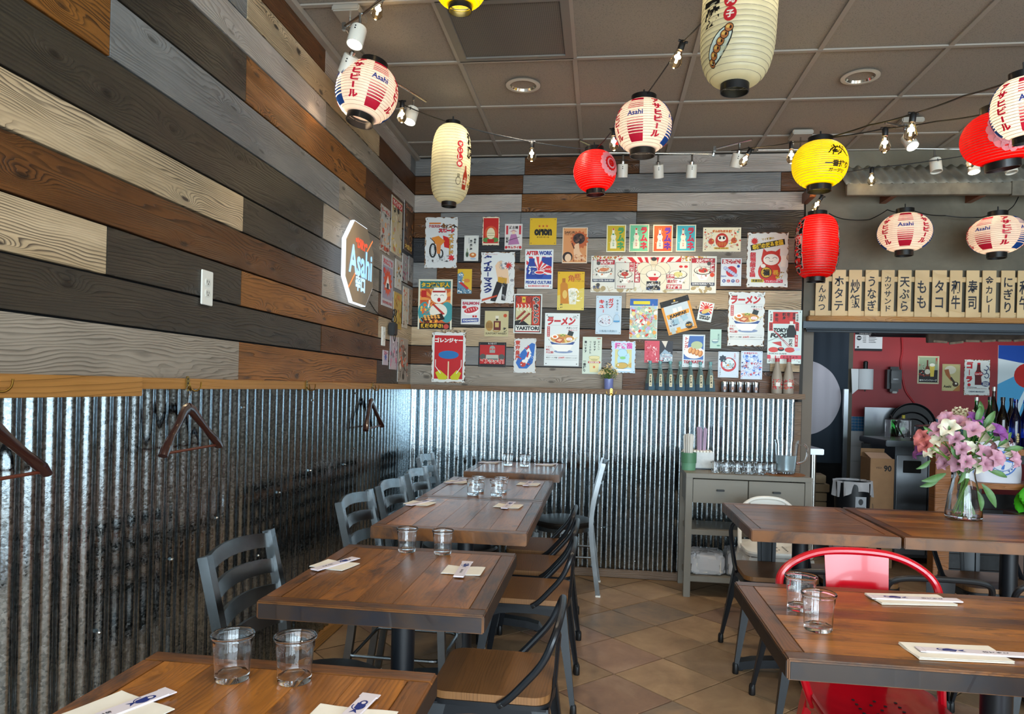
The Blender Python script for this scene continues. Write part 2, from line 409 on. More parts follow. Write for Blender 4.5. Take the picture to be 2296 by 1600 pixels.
    def scrib(s, seed, x, y, w, h, cols, n, sz=.06, lw=.008):
        r = random.Random(seed)
        for i in range(n):
            a, b = x + r.random() * w, y + r.random() * h; c = r.choice(cols); t = r.random()
            if t < .45: s.E(a, b, sz * r.uniform(.4, 1), sz * r.uniform(.25, .8), c, 8, r.uniform(0, 180))
            elif t < .8: s.O(a, b, sz * r.uniform(.6, 1.4), sz * r.uniform(.4, 1), lw, c, 7, r.uniform(0, 180), 0, r.uniform(120, 330))
            else: s.L([(a, b), (a + r.uniform(-1, 1) * sz * 1.6, b + r.uniform(-1, 1) * sz * 1.6)], lw * 1.5, c)
        return s
    def mesh(s, W, parent, name='print', mat=None, fn=None, y=0.):
        mb = MB(); H = s.h * W
        s.k = max(s.k, 1)
        for pts, fs, c, k in s.sh:
            o = y - s.step - s.step * k * min(1, 14 / s.k)
            vs = [((p[0] - .5) * W, o, H / 2 - p[1] * W) for p in pts]
            if fn: vs = [fn(*v) for v in vs]
            mb.add(vs, fs, c)
        return mb.build(name, mat or print_m, parent, smooth=0, fix=False)
def jag(w, h, r, amp, n=14):
    pts = []
    for (x0, y0, x1, y1) in ((0, 0, 1, 0), (1, 0, 1, h), (1, h, 0, h), (0, h, 0, 0)):
        k = int(n * (1 if y0 == y1 else h))
        for i in range(k):
            t = i / k; x = x0 + (x1 - x0) * t; y = y0 + (y1 - y0) * t
            dx = .5 - x; dy = h / 2 - y; a = amp * r.random() ** 2
            if y0 == y1: y += a if y0 == 0 else -a
            else: x += a if x0 == 0 else -a
            pts.append((x, y))
    return pts
def poster(label, box, bg, art=None, tilt=0, rusty=False, wall='back', name='poster', cat='poster', holes=True, rim=None, depth=.0022, group=None, gap=.003):
    x0, y0, x1, y1 = box
    if wall == 'back': q = dict(Y=YB); rz = 0
    elif wall == 'left': q = dict(X=WL); rz = rad(90)
    else: q = dict(Y=7.5); rz = 0
    a, b, c_, d = at(x0, (y0 + y1) / 2, **q), at(x1, (y0 + y1) / 2, **q), at((x0 + x1) / 2, y0, **q), at((x0 + x1) / 2, y1, **q)
    W = (b - a).length; W = abs(b.x - a.x) if wall != 'left' else abs(b.y - a.y); H = abs(c_.z - d.z); ct = (a + b) / 2; ct.z = (c_.z + d.z) / 2
    nrm = Vector((0, -1, 0)) if wall != 'left' else Vector((1, 0, 0))
    root = thing(name, label, cat, ct + nrm * gap, rot=Euler((0, rad(tilt), rz), 'XYZ') if not tilt else None, rz=rz, group=group)
    if tilt: root.rotation_euler = (0, rad(tilt), 0) if rz == 0 else (rad(-tilt), 0, rz)
    h = H / W; r = random.Random(int(x0 * 7 + y0))
    MB().box((0, 0, 0), (W, depth, H)).build('sheet' if not rusty else 'rusty_sheet', rust if rusty else M('enamel_sheet', '#d9dad6', .4), root, smooth=0)
    A = Art(h)
    if rusty: A.P(jag(1, h, r, .045, 16), bg)
    else: A.R(.0, .0, 1, h, rim or bg); A.R(.025, .025, .95, h - .05, bg) if rim else None
    if art: art(A, h)
    if holes:
        for u, v in ((.06, .06), (.94, .06), (.06, h - .06), (.94, h - .06)): A.E(u, v, .016, .016, '#4a4642', 8)
    A.mesh(W, root, y=-depth / 2)
    return root
# ---------------------------------------------------------------- room shell
XR, YF, YK = 5.5, -3.0, 7.5
dark_wall = M('painted_wall', '#6f665c', .8); red_wall = M('maroon_kitchen_wall', '#8c2226', .55, noise=.12, scale=3, bump=.1)
concrete = NT('olive_plaster')
_n = concrete.n('TexNoise', {'Vector': concrete.obj(), 'Scale': 1.6, 'Detail': 6, 'Roughness': .6, 'Distortion': .5}).outputs[0]
concrete.set(col=concrete.ramp(_n, ((.3, '#4b463a'), (.5, '#5b5546'), (.7, '#6f6858'))), rough=.7); concrete = reg(concrete)
fl = struct(MB().box(((WL + XR) / 2, 2.25, -.03), (XR - WL + .2, 10.7, .04)).build('floor', M('floor_grout', '#2f241c', .8)))
D = .3535; k = 0; cnt = 0
cx0, cy0 = .094, 3.957
for i in range(-14, 15):
    for j in range(-14, 15):
        x = cx0 + .2505 + (i + j) * .2505; y = cy0 + (i - j) * .2505
        if not (WL + .1 < x < 3.4 and 1.0 < y < 5.2): continue
        if x > 1.6 and y < 2.6: continue
        r = rng.random(); m = tiles[2] if r < .12 else tiles[1] if r < .4 else tiles[0]
        if not hasattr(m, '_x'): pass
        key = m.name
        me = _tc.get(key)
        o = bpy.data.objects.new('tile', me) if me else None
        if me: C.objects.link(o)
        else:
            o = MB().box((0, 0, 0), (D * .986, D * .986, .012), .0015).build('tile', m); _tc[key] = o.data
        o.parent = fl; o.location = (x, y, -.006); o.rotation_euler = (0, 0, rad(45 + rng.choice((0, 90, 180, 270))))
sub = MB()   # the rest of the floor, beyond the view or hidden by furniture
for i in range(-14, 30):
    for j in range(-24, 20):
        x = cx0 + .2505 + (i + j) * .2505; y = cy0 + (i - j) * .2505
        if (WL + .1 < x < 3.4 and 1.0 < y < 5.2) and not (x > 1.6 and y < 2.6): continue
        if WL < x < XR and YF < y < YK:
            sub.add([(x, y - .2475, 0), (x + .2475, y, 0), (x, y + .2475, 0), (x - .2475, y, 0)], [(0, 1, 2, 3)])
o = sub.build('floor_tiles', tiles[0], fl); o['kind'] = 'stuff'
# walls
wl = struct(MB().box((WL - .09, 1.1, 1.54), (.12, 8.4, 3.2)).build('wall_left', gapm))
wb = struct(MB().box(((WL - .1 + 1.39) / 2, YB + .09, 1.54), (1.49 - WL, .12, 3.2)).build('wall_back', gapm))
struct(MB().box((1.40, YB + .10, 1.54), (.03, .14, 3.2)).build('trim_1', M('dark_edge', '#26231f', .7)))
wk = struct(MB().box((3.45, YB + .06, 2.46), (4.1, .10, 1.26)).build('wall_kitchen_header', concrete))
struct(MB().box((3.5, YK + .05, 1.54), (4.1, .1, 3.2)).build('wall_kitchen_back', red_wall))
struct(MB().box((1.46, 6.45, 1.54), (.1, 2.1, 3.2)).build('wall_kitchen_side', dark_wall))
struct(MB().box((XR + .05, 2.25, 1.54), (.1, 10.7, 3.2)).build('wall_right', dark_wall))
wf = MB()
xs = (WL, -1.2, .3, .5, 2.2, 2.4, 4.1, 4.5, 5.4, XR)
for a, b in zip(xs[::2], xs[1::2]): wf.box(((a + b) / 2, YF, 1.54), (b - a, .14, 3.2))
wf.box((2.03, YF, 2.9), (7, .14, .5)); wf.box((2.03, YF, .15), (7, .14, .3)); struct(wf.build('wall_front', dark_wall))
for n, (a, b) in enumerate(zip(xs[1::2], xs[2::2])):
    wd = MB()
    for x in (a, b): wd.box((x, YF, 1.48), (.05, .16, 2.4))
    for z in (.3, 1.0, 2.65): wd.box(((a + b) / 2, YF, z), (b - a, .1, .05))
    o = struct(wd.build('window_%d' % (n + 1), M('window_frame_dark', '#2a2826', .5)))
    MB().box(((a + b) / 2, YF, 1.48), (b - a - .04, .008, 2.3)).build('pane', glass, o)
struct(MB().box((2, 6, -.1), (40, 60, .02)).build('ground', M('pavement', '#8f8b84', .9)))
# ceiling: slab, lay-in tiles and grid
ce = struct(MB().box(((WL + XR) / 2, 2.25, CEIL + .09), (XR - WL + .4, 10.9, .1)).build('ceiling', ceil_m))
gx0, gy0 = -.794, 3.735
gm = M('grid_trim', '#8d8479', .5)
xsl = [WL] + [gx0 + .61 * i for i in range(0, 8)]
ysl = [gy0 - .61 * j for j in range(4, -3, -1)] + [YB]
ysl = sorted(y for y in ysl if y < YB + .01)
for i in range(len(xsl) - 1):
    for j in range(len(ysl) - 1):
        x0, x1, y0, y1 = xsl[i], xsl[i + 1], ysl[j], ysl[j + 1]
        if abs(x0 - (gx0)) < .01 and abs(y0 - (gy0 - .61)) < .01: continue     # return grille bay
        MB().box(((x0 + x1) / 2, (y0 + y1) / 2, CEIL + .018), (x1 - x0 - .012, y1 - y0 - .012, .02)).build('ceiling_tile', ceil_m, ce, smooth=0)
for x in xsl: MB().box((x, (ysl[0] + YB) / 2, CEIL + .003), (.024, YB - ysl[0], .008)).build('grid_bar', gm, ce, smooth=0)
for y in ysl: MB().box(((xsl[0] + xsl[-1]) / 2, y, CEIL + .002), (xsl[-1] - xsl[0], .024, .008)).build('grid_bar', gm, ce, smooth=0)
MB().box((WL + .015, 2.2, CEIL - .012), (.03, 6.2, .03)).build('wall_angle', gm, ce, smooth=0)
# return air grille
gr = thing('air_return_grille', 'dark perforated square return air grille set in the ceiling', 'vent', (gx0 + .305, gy0 - .305, CEIL + .004))
f = MB()
for s_ in (-1, 1): f.box((s_ * .28, 0, 0), (.04, .6, .012)); f.box((0, s_ * .28, 0), (.52, .04, .012))
f.build('frame', M('grille_frame', '#6a645c', .5), gr)
t = NT('perforated_sheet'); v = t.n('TexVoronoi', {'Vector': t.obj(), 'Scale': 110., 'Randomness': .0}).outputs['Distance']
t.set(col=t.ramp(v, ((.28, '#171615'), (.36, '#5e5852'))), rough=.6); perf = reg(t)
MB().box((0, 0, .004), (.52, .52, .004)).build('perforated_panel', perf, gr)
# plank cladding
ZR = [1.352, 1.515, 1.655, 1.80, 1.95, 2.095, 2.285, 2.468, 2.66, 2.795, 2.935, 3.068]
def clad(parent, rows, plane, lo, hi, key):
    for ri_, row in enumerate(rows):
        z0, z1 = ZR[ri_], ZR[ri_ + 1]; a = lo
        for tone, px in row:
            b = hi if px is None else key(px, (z0 + z1) / 2)
            L = b - a - .002; mid = (a + b) / 2; pr = rng.uniform(0, .004)
            mb = MB().box((0, 0, 0), (L, .018 + pr, z1 - z0 - .007), .0012)
            if plane == 'left': mb.build('plank', TONES[tone], parent, (WL - .01 + pr / 2, mid, (z0 + z1) / 2), (0, 0, rad(90)))
            else: mb.build('plank', TONES[tone], parent, (mid, YB + .01 - pr / 2, (z0 + z1) / 2))
            a = b
def kl(px, z, X=-1.44):
    d0 = r0 * ((px - CX) / F) + fw; k = z - ZC
    b = (d0.z * X - k * d0.x) / (u0.z * X - k * u0.x)
    d = d0 - u0 * b; return d.y * X / d.x
def kb(px, z): return at(px, 600, Y=YB).x
left_rows = [
 [('B', -400), ('B', 535), ('F', 845), ('D', 893), ('B', None)], [('D', 720), ('E', 862), ('E', None)],
 [('A', 239), ('D', 540), ('F', 848), ('A', None)], [('E', 722), ('B', 848), ('E', 895), ('D', None)],
 [('A', 545), ('D', 765), ('B', 850), ('D', 862), ('F', 880), ('C', None)], [('D', 724), ('B', 851), ('B', 905), ('E', None)],
 [('F', 247), ('C', 760), ('B', 900), ('K', None)], [('D', 552), ('F', 820), ('E', 905), ('E', None)],
 [('G', 730), ('B', 880), ('G', None)], [('C', 554), ('A', 850), ('E', None)], [('E', 730), ('G', 921), ('C', None)]]
clad(wl, left_rows, 'left', -.9, YB + .002, kl)
back_rows = [
 [('B', 1402), ('E', None)], [('E', 978), ('C', 1330), ('C', 1732), ('A', None)], [('A', 1158), ('E', 1450), ('D', None)],
 [('D', 1165), ('D', 1375), ('D', None)], [('E', 1160), ('B', 1405), ('A', None)], [('C', 980), ('E', 1400), ('E', None)],
 [('K', 1165), ('B', 1424), ('B', None)], [('E', 985), ('C', 1165), ('C', 1424), ('D', None)],
 [('G', 1166), ('F', 1425), ('G', None)], [('E', 1168), ('C', 1746), ('E', None)], [('C', 1171), ('E', 1428), ('G', None)]]
clad(wb, back_rows, 'back', WL - .004, 1.385, kb)
# corrugated wainscot
def sheet(w, h, pitch=.0675, amp=.0075, flip=0):
    n = int(w / pitch * 12)
    def fn(u, v):
        x = u * w; return (x, -amp * (1 + sin(2 * pi * x / pitch)) - .002 * sin(x * 9 + v * 3) * .3, v * h)
    return MB().grid(fn, n, 14)
y = -1.2; i = 0
while y < YB - .05:
    L = min(.675, YB - y); sheet(L + .02, 1.30).build('corrugated_sheet', galv, wl, (WL + .001 + .0012 * (i % 2), y, .03), (0, 0, rad(90)), smooth=3, fix=False); y += .675; i += 1
x = WL; i = 0
while x < 1.33:
    L = min(.675, 1.345 - x); sheet(L + .01, 1.30).build('corrugated_sheet', galv, wb, (x, YB - .001 - .0012 * (i % 2), .03), smooth=3, fix=False); x += .675; i += 1
def screws(parent, pts, left):
    for a, z in pts:
        o = MB().lathe([(0, .006), (.004, .005), (.006, 0)], 8).build('screw', chrome, parent, (WL + .018, a, z) if left else (a, YB - .018, z), (0, rad(90), 0) if left else (rad(90), 0, 0))
screws(wl, [(kl(px, zz), zz) for px, zz in ((374, .75), (476, .84), (570, .62), (618, .86), (688, .92), (766, .90), (787, .98), (829, 1.02), (210, .62), (537, 1.25), (694, 1.27), (790, 1.3), (863, 1.3))], True)
screws(wb, [(kb(px, 0), zz) for px, zz in ((931, 1.27), (1150, 1.26), (1030, 1.27), (1400, 1.26), (1640, 1.26), (1364, .35), (1440, .12))], False)
# rails, baseboards, end post
rl = struct(MB().box((WL + .017, 1.55, 1.3425), (.034, 7.4, .036), .002).build('trim_2', rail_wood))
o = bpy.data.objects['trim_2']
struct(MB().box((WL + .02, 1.10, 1.332), (.04, 1.87, .058), .002, rot=(0, 0, 0)).build('trim_3', rail_wood))
ledge = struct(MB().box((0, 0, 0), (2.84, .11, .038), .003).build('trim_4', brown_trim, None, (-.02, YB - .053, 1.343)))
struct(MB().box((0, 0, 0), (.045, .035, 1.29), .002).build('trim_5', brown_trim, None, (1.372, YB - .02, .66)))
struct(MB().box((0, 0, 0), (6.2, .03, .055), .003).build('baseboard_left', rail_wood, None, (WL + .022, 2.1, .03), (0, 0, rad(90))))
struct(MB().box((0, 0, 0), (2.84, .03, .055), .003).build('baseboard_back', brown_trim, None, (-.02, YB - .03, .03)))
# ---------------------------------------------------------------- posters
Rd, Bk, Wh, Bl, Yl = '#c31f22', '#171616', '#dcdcd6', '#1f4fa3', '#d9b61a'
def ramen(A, h, red='#b8252b'):
    A.R(.08, .09, .16, .035, Bk).T('決定版', .16, .108, .13, Wh, .01, res=1)
    A.T('ラーメン', .47, .23, .78, red, .06, skew=.12, h=.2)
    A.T('特集!', .86, .09, .1, Bk, 0, res=1).T('魅惑の味', .86, .13, .14, Bk, 0, res=1)
    A.L([(.06, .35), (.95, .35)], .004, '#555')
    A.R(.07, .38, .08, .3, red).V('完全保存版', .11, .39, .67, Wh, .06, 0, res=1)
    A.T('人気レシピ', .78, .42, .32, '#222', .01, res=1).T('&愛用ガイド', .8, .49, .26, red, .01, res=1)
    A.E(.55, 1.1, .27, .05, '#7d8fae').P([(.12, .75), (.9, .75), (.76, 1.02), (.66, 1.1), (.38, 1.1), (.26, 1.02)], '#e9e7e0').O(.51, .75, .39, .1, .012, '#2c3d5c').P([(.16, .82), (.88, .82), (.82, .9), (.21, .9)], '#2b4a86').R(.47, .83, .08, .05, Rd)
    A.E(.51, .73, .39, .15, '#e4e0d4').E(.51, .73, .34, .125, '#c78c46').scrib(5, .22, .65, .6, .18, ['#e6c27a', '#a5652c'], 30, .03, .006)
    A.E(.3, .68, .1, .06, '#f2efe6').E(.3, .68, .055, .035, '#dd6a24').P([(.3, .78), (.42, .7), (.56, .75), (.46, .86), (.33, .84)], '#b4533a').P([(.34, .78), (.43, .73), (.52, .76), (.44, .82)], '#e3bb8c')
    A.E(.71, .74, .09, .045, '#efece6').O(.71, .74, .045, .022, .01, '#d5607c').P([(.65, .62), (.8, .66), (.84, .54), (.7, .49)], '#26302f')
    for i in range(6): A.R(.46 + .05 * (i % 3), .6 + .035 * (i // 3), .035, .025, '#3f8f3f' if i % 2 else '#a8cf6f')
    A.P([(.56, .74), (.6, .72), (.66, .84), (.61, .85)], '#dcc877').P([(.74, .79), (.94, .68), (.95, .7), (.76, .81)], '#d8c98d')
    A.T('うまい', .13, .97, .15, red, .01, res=1).T('秘訣', .11, 1.05, .12, red, .02, res=1).T('大公開!', .16, 1.13, .22, red, .02, res=1)
    A.L([(.05, 1.22), (.95, 1.22)], .004, '#456').T('東京ラーメン特選', .22, 1.28, .32, Bk, .01, res=1).T('$180円', .5, 1.28, .16, Rd, .03, res=1).T('全国各地ラーメン巡り', .78, 1.28, .34, Bk, 0, res=1).L([(.05, 1.34), (.95, 1.34)], .004, '#456')
poster('white enamel ramen bowl poster left of the flower pot, clean edges', (1221, 702, 1299, 820), '#d6dcda', ramen)
poster('larger rust-edged white ramen bowl poster above the two paper sketches', (1632, 654, 1714, 776), '#d4d8d4', ramen, rusty=True)
def moto(A, h):
    A.R(.12, .16, .36, .05, '#c9743a').T('クロスロード', .36, .27, .5, '#b52c3a', .05, under=(Bk, .05)).T('スピード', .66, .4, .46, '#cf3040', .07, under=(Bk, .08))
    A.scrib(3, .55, .2, .38, .1, [Bk, '#7a4a1c'], 14, .06, .02)
    A.P([(.55, .55), (.75, .62), (.8, .95), (.6, .9)], '#b81f1a').P([(.2, .62), (.42, .56), (.62, .72), (.5, .85), (.3, .8)], '#cc7d2c')
    A.O(.25, 1.0, .09, .2, .05, Bk).O(.25, 1.0, .05, .13, .012, '#888').O(.5, 1.1, .06, .12, .04, Bk).P([(.35, .8), (.5, .8), (.48, 1.1), (.38, 1.1)], '#c9793a')
    A.L([(.3, .75), (.16, .62)], .02, Bk).L([(.3, .75), (.3, 1.0)], .02, '#444').V('ズドドド', .8, .5, 1.15, '#c58a30', .2, .05, under=(Bk, .03))
    A.STAR(.82, 1.22, .12, .06, 7, '#c6262b').scrib(9, .1, 1.15, .8, .2, ['#555', '#999'], 26, .04, .006)
poster('tall rusted poster of an orange motorcycle in the top left corner of the back wall', (953, 487, 1026, 601), '#c9c9c6', moto, rusty=True)
poster('narrow white poster of a bottle and a round dish with brushed writing', (1041, 528, 1073, 585), '#c9c8bf', lambda A, h: (A.V('串焼居酒屋', .48, .3, 1.0, Bk, .2, .04), A.V('作飲', .75, .2, .6, Bk, .18, .05), A.R(.3, .15, .06, .4, '#999'), A.E(.22, 1.3, .1, .2, '#3c4f3a'), A.R(.19, .9, .06, .3, '#7f8f6c'), A.E(.62, 1.35, .24, .17, '#b86a32'), A.E(.62, 1.32, .1, .07, '#e0c79a'), A.E(.65, 1.6, .2, .07, '#9ab')))
poster('rusted red and cream poster with green corners above the muscular-figure sign', (1082, 486, 1120, 550), '#d8c9ae', lambda A, h: (A.R(.06, .08, .88, h - .2, '#b3211d'), A.E(.5, .95, .38, .42, '#c24a28'), A.E(.5, 1.0, .24, .36, '#d8caa4'), A.R(.28, .95, .44, .03, '#9c8f6c'), A.R(.3, 1.08, .4, .03, '#9c8f6c'), A.E(.24, 1.35, .2, .14, '#4b7a3b'), A.E(.76, 1.35, .2, .14, '#4b7a3b'), A.R(.3, 1.3, .4, .16, '#a81c1c')), rusty=True)
poster('small pale poster of a robed swordsman in pink', (1132, 502, 1171, 560), '#cfc6bf', lambda A, h: (A.T('武士道', .5, .2, .5, '#2a1b1b', .05), A.R(.07, .1, .12, .5, '#b8303a'), A.R(.81, .1, .12, .5, '#b8303a'), A.P([(.5, .32), (.72, .45), (.28, .45)], '#b88'), A.E(.5, .5, .1, .09, '#d9b79a'), A.P([(.35, .6), (.65, .58), (.85, 1.15), (.2, 1.2)], '#a36a93'), A.L([(.2, .95), (.85, .75)], .03, '#3a2a33'), A.V('桜剣', .14, .75, 1.1, '#2a1b1b', .16, .03), A.T('サムライ', .5, h - .14, .6, '#b8242c', .06), A.E(.1, h - .14, .08, .08, '#b8242c'), A.E(.9, h - .14, .08, .08, '#b8242c')))
poster('square golden yellow sign reading orion under three red stars', (1188, 489, 1248, 549), '#d0a61c', lambda A, h: ([A.STAR(.36 + .14 * i, .3, .055, .022, 5, '#b5391c') for i in range(3)], A.T('orıon', .5, .53, .62, '#1d1a12', .07, h=.19), A.E(.565, .43, .03, .03, '#1d1a12'), A.T('オリオンビール', .5, .71, .46, '#1d1a12', .03)))
poster('orange poster of a woman with dark upswept hair reading sakura', (1261, 510, 1317, 590), '#d9a878', lambda A, h: (A.R(.05, .05, .9, h - .1, '#cf8a55'), A.T('SAKURA', .33, .2, .5, '#2a1812', .03), A.T('PREMIUM BEER', .3, .29, .42, '#7a3a20', .01, res=1), A.STAR(.68, .5, .38, .3, 14, '#b5582c'), A.E(.66, .45, .24, .22, '#3a2620'), A.scrib(6, .5, .3, .32, .3, ['#6b4a38', '#1e1412'], 16, .08, .012), A.P([(.5, .68), (.66, .62), (.7, .95), (.95, 1.3), (.5, 1.3), (.45, .95)], '#e0b48c'), A.L([(.38, .62), (.48, .85)], .05, '#5a2a18'), A.E(.22, 1.18, .2, .2, '#2a1b18'), A.E(.24, 1.22, .13, .16, '#e3bd98'), A.scrib(8, .45, 1.1, .5, .25, ['#b8622c', '#e6b070', '#8c3f1c'], 26, .05, .01)), rim='#d8c6b0')
def takocat(A, h):
    A.R(.05, .05, .9, h - .1, '#2f6f70').R(.05, .27, .9, 1.0, '#b9542a').SUN(.5, .6, .9, 12, '#d98c45', (.05, .27, .95, 1.2)).T('タコ焼き職人', .5, .16, .82, '#dcae2c', .06, under=('#14110e', .06))
    A.R(.09, .32, .15, .2, '#b4261f').E(.2, .95, .2, .3, '#3f8c90').E(.85, .95, .2, .3, '#3f8c90').P([(.38, .42), (.42, .3), (.5, .38)], '#e5dccb').P([(.84, .42), (.82, .3), (.74, .38)], '#e5dccb')
    A.E(.6, .92, .26, .22, '#dcd8c9').E(.61, .5, .24, .19, '#e8e2d4').R(.42, .33, .38, .05, '#a52b25').P([(.44, .33), (.46, .24), (.76, .24), (.78, .33)], '#e8e2d4').O(.52, .48, .05, .03, .012, Bk, a0=180, a1=360).O(.7, .48, .05, .03, .012, Bk, a0=180, a1=360).E(.61, .59, .05, .06, '#b2262a').P([(.4, .72), (.46, .7), (.8, 1.0), (.72, 1.02)], '#a8302a')
    A.L([(.3, .82), (.34, .6)], .05, '#e0dccf')
    A.P([(.08, 1.12), (.7, .98), (.8, 1.15), (.2, 1.3)], '#241c16')
    for i in range(12): A.E(.2 + .1 * (i % 5) + .02 * (i // 5), 1.06 + .07 * (i // 5) - .01 * i / 3, .04, .028, '#d99a4a')
    A.scrib(4, .08, 1.18, .5, .1, ['#e8a03a', '#c9481f'], 16, .06, .01).scrib(14, .08, .65, .25, .35, ['#e8b040', '#d8642a'], 16, .06, .012).R(.05, 1.26, .9, .2, '#17120f').T('鉄板の手さ!', .42, 1.34, .64, '#d9aa2a', .05).E(.84, 1.36, .08, .07, '#b8453a').R(.05, 1.44, .9, .03, '#a83b22')
poster('bright takoyaki poster of a white cat cook over flames', (938, 626, 1014, 738), '#cfcbb4', takocat)
poster('small yellow poster with blue curling water and red fish', (1026, 603, 1058, 658), '#c9a22c', lambda A, h: (A.P([(0, h), (0, .35), (.3, .2), (.45, .4), (.3, .8), (.7, 1.3), (1, 1.5), (1, h)], '#5b7f96'), A.scrib(2, .05, .3, .4, .6, ['#d8dcd6', '#28506e'], 22, .08, .02), A.P([(.1, .95), (.3, .9), (.8, 1.3), (.7, 1.42)], '#b5282c'), A.E(.66, .8, .22, .13, '#c07a34'), A.scrib(3, .05, 1.3, .9, .35, ['#d8dcd6', '#1f4a66'], 26, .07, .02)), holes=False)
def tiger(A, h):
    A.V('タイガーマスク', .2, .1, 1.2, '#1d2a68', .27, .08, dx=.004); A.T('痛快プロレスまんが', .3, .07, .36, '#a8323a', .01, res=1)
    A.STAR(.82, .4, .14, .06, 10, '#c0281e').P([(.5, .28), (.62, .25), (.62, .45), (.8, .5), (.85, .9), (.7, .95), (.5, .8), (.42, .4)], '#d9b694').P([(.52, .72), (.78, .76), (.76, .95), (.5, .88)], '#b98c2a').P([(.48, .86), (.66, .92), (.45, 1.45), (.3, 1.42)], '#1a1719').P([(.66, .9), (.8, .93), (.74, 1.42), (.62, 1.4)], '#1a1719').scrib(7, .5, .3, .45, 1.1, ['#8d8d90', '#6d6a6a'], 20, .07, .006).P([(.05, 1.38), (.5, 1.25), (.5, 1.3), (.06, 1.44)], '#b5482c')
poster('tall rusted white sign with dark blue vertical katakana and a standing figure', (1078, 565, 1154, 680), '#cfd0cc', tiger, rusty=True)
def after(A, h):
    A.T('AFTER', .26, .13, .42, '#bf2430', .06, h=.13).T('WORK', .72, .13, .44, '#243f8f', .06, h=.13)
    A.R(.05, .26, .9, .8, '#2b4ea0').SUN(.5, .75, .8, 14, '#cf3a3e', (.05, .26, .95, .9)).SUN(.5, .75, .8, 14, '#dfe0dc', (.05, .26, .95, .9), .5)
    A.P([(.14, .32), (.34, .32), (.34, .45), (.44, .7), (.44, 1.0), (.06, 1.0), (.06, .7), (.14, .45)], '#243f8f').T('酒', .27, .74, .26, Wh, .05).P([(.6, .28), (.95, .28), (.95, .62), (.7, .5), (.58, .44)], '#243f8f').L([(.6, .42), (.5, .62), (.5, .8)], .06, '#d3323c').P([(.34, .82), (.72, .82), (.62, 1.02), (.44, 1.02)], '#1f3a8c').E(.53, .82, .19, .07, '#e6dcd6').E(.53, .82, .15, .045, '#cf3038').STAR(.82, .7, .14, .1, 12, '#c8202a').T('NICE', .82, .7, .16, Wh, .03, res=1)
    A.T('PEOPLE CULTURE', .5, 1.17, .9, '#243f8f', .05, h=.1).R(.14, 1.27, .72, .06, '#c1283a').T('FOR GOODNESS SAKE', .5, 1.3, .66, Wh, .03, res=1)
poster('blue red and white poster reading after work, people culture', (1177, 559, 1240, 647), '#d9dcda', after)
poster('glossy yellow whisky highball poster with amber bottle and iced glass', (1250, 609, 1310, 695), '#d6a91c', lambda A, h: (A.P([(0, h), (0, .9), (1, .6), (1, h)], '#d3bf5c'), A.T('角', .5, .25, .22, '#b5442a', .01), A.T('瓶', .74, .19, .24, '#b5442a', .01), A.T('ハイボール', .8, .35, .36, '#6a4a14', .01, res=1), A.R(.17, .25, .12, .18, '#a8641c'), A.P([(.1, .48), (.16, .4), (.3, .4), (.38, .48), (.44, 1.2), (.12, 1.2)], '#c07a1e'), A.E(.28, .85, .09, .16, '#d8b45c'), A.P([(.4, .68), (.76, .68), (.7, 1.22), (.46, 1.22)], '#dcdccb'), A.E(.58, .68, .18, .07, '#eeeadb'), A.scrib(4, .42, .7, .32, .5, ['#f2f0e4', '#b8bc9c', '#cfae4a'], 24, .06, .008), A.scrib(5, .75, .75, .2, .35, ['#f0ecd8', '#d8c47a'], 12, .06, .01), A.T('角', .16, 1.28, .12, Bk, .05)))
poster('small white salmon sushi sign with red and blue lettering', (1034, 671, 1077, 727), '#cfcfcc', lambda A, h: (A.T('SALMON', .5, .2, .84, '#b84652', .05, h=.13, under=('#3a3f6a', .03)), A.E(.17, .4, .12, .08, '#b82c34'), A.E(.55, .62, .38, .17, '#e4e0dc', rot=-14), A.E(.53, .54, .38, .15, '#b8343c', rot=-14), [A.L([(.25 + .13 * i, .52 - .03 * i), (.3 + .13 * i, .64 - .03 * i)], .025, '#e8d8d0') for i in range(5)], A.R(.6, .82, .1, .1, '#b82c34'), A.R(.73, .82, .1, .1, '#b82c34'), A.P([(.06, 1.0), (.92, .96), (.92, 1.14), (.06, 1.2)], '#2a3f88'), A.T('ITADAKIMASU!', .49, 1.08, .74, Wh, .04, rot=-2, h=.09)))
poster('beige whisky sign with a tiger beside a square bottle', (1087, 697, 1140, 754), '#b5aa80', lambda A, h: (A.E(.86, .19, .075, .075, '#b5441c'), A.R(.45, .2, .14, .12, '#cfc9b4'), A.R(.48, .32, .08, .08, '#2a1c14'), A.R(.38, .42, .3, .38, '#5c1f18'), A.R(.44, .48, .16, .2, '#b89c5a'), A.E(.2, .62, .16, .22, '#a07a3c'), [A.L([(.08 + .05 * i, .48), (.1 + .05 * i, .72)], .015, '#3c2a16') for i in range(5)], A.O(.5, .8, .14, .07, .03, '#a07a3c', a0=0, a1=180), A.T('SUNTORY WHISKY', .5, h - .12, .9, '#3a3018', .02), A.scrib(5, .82, .72, .12, .15, [Bk], 7, .05, .015)), holes=False)
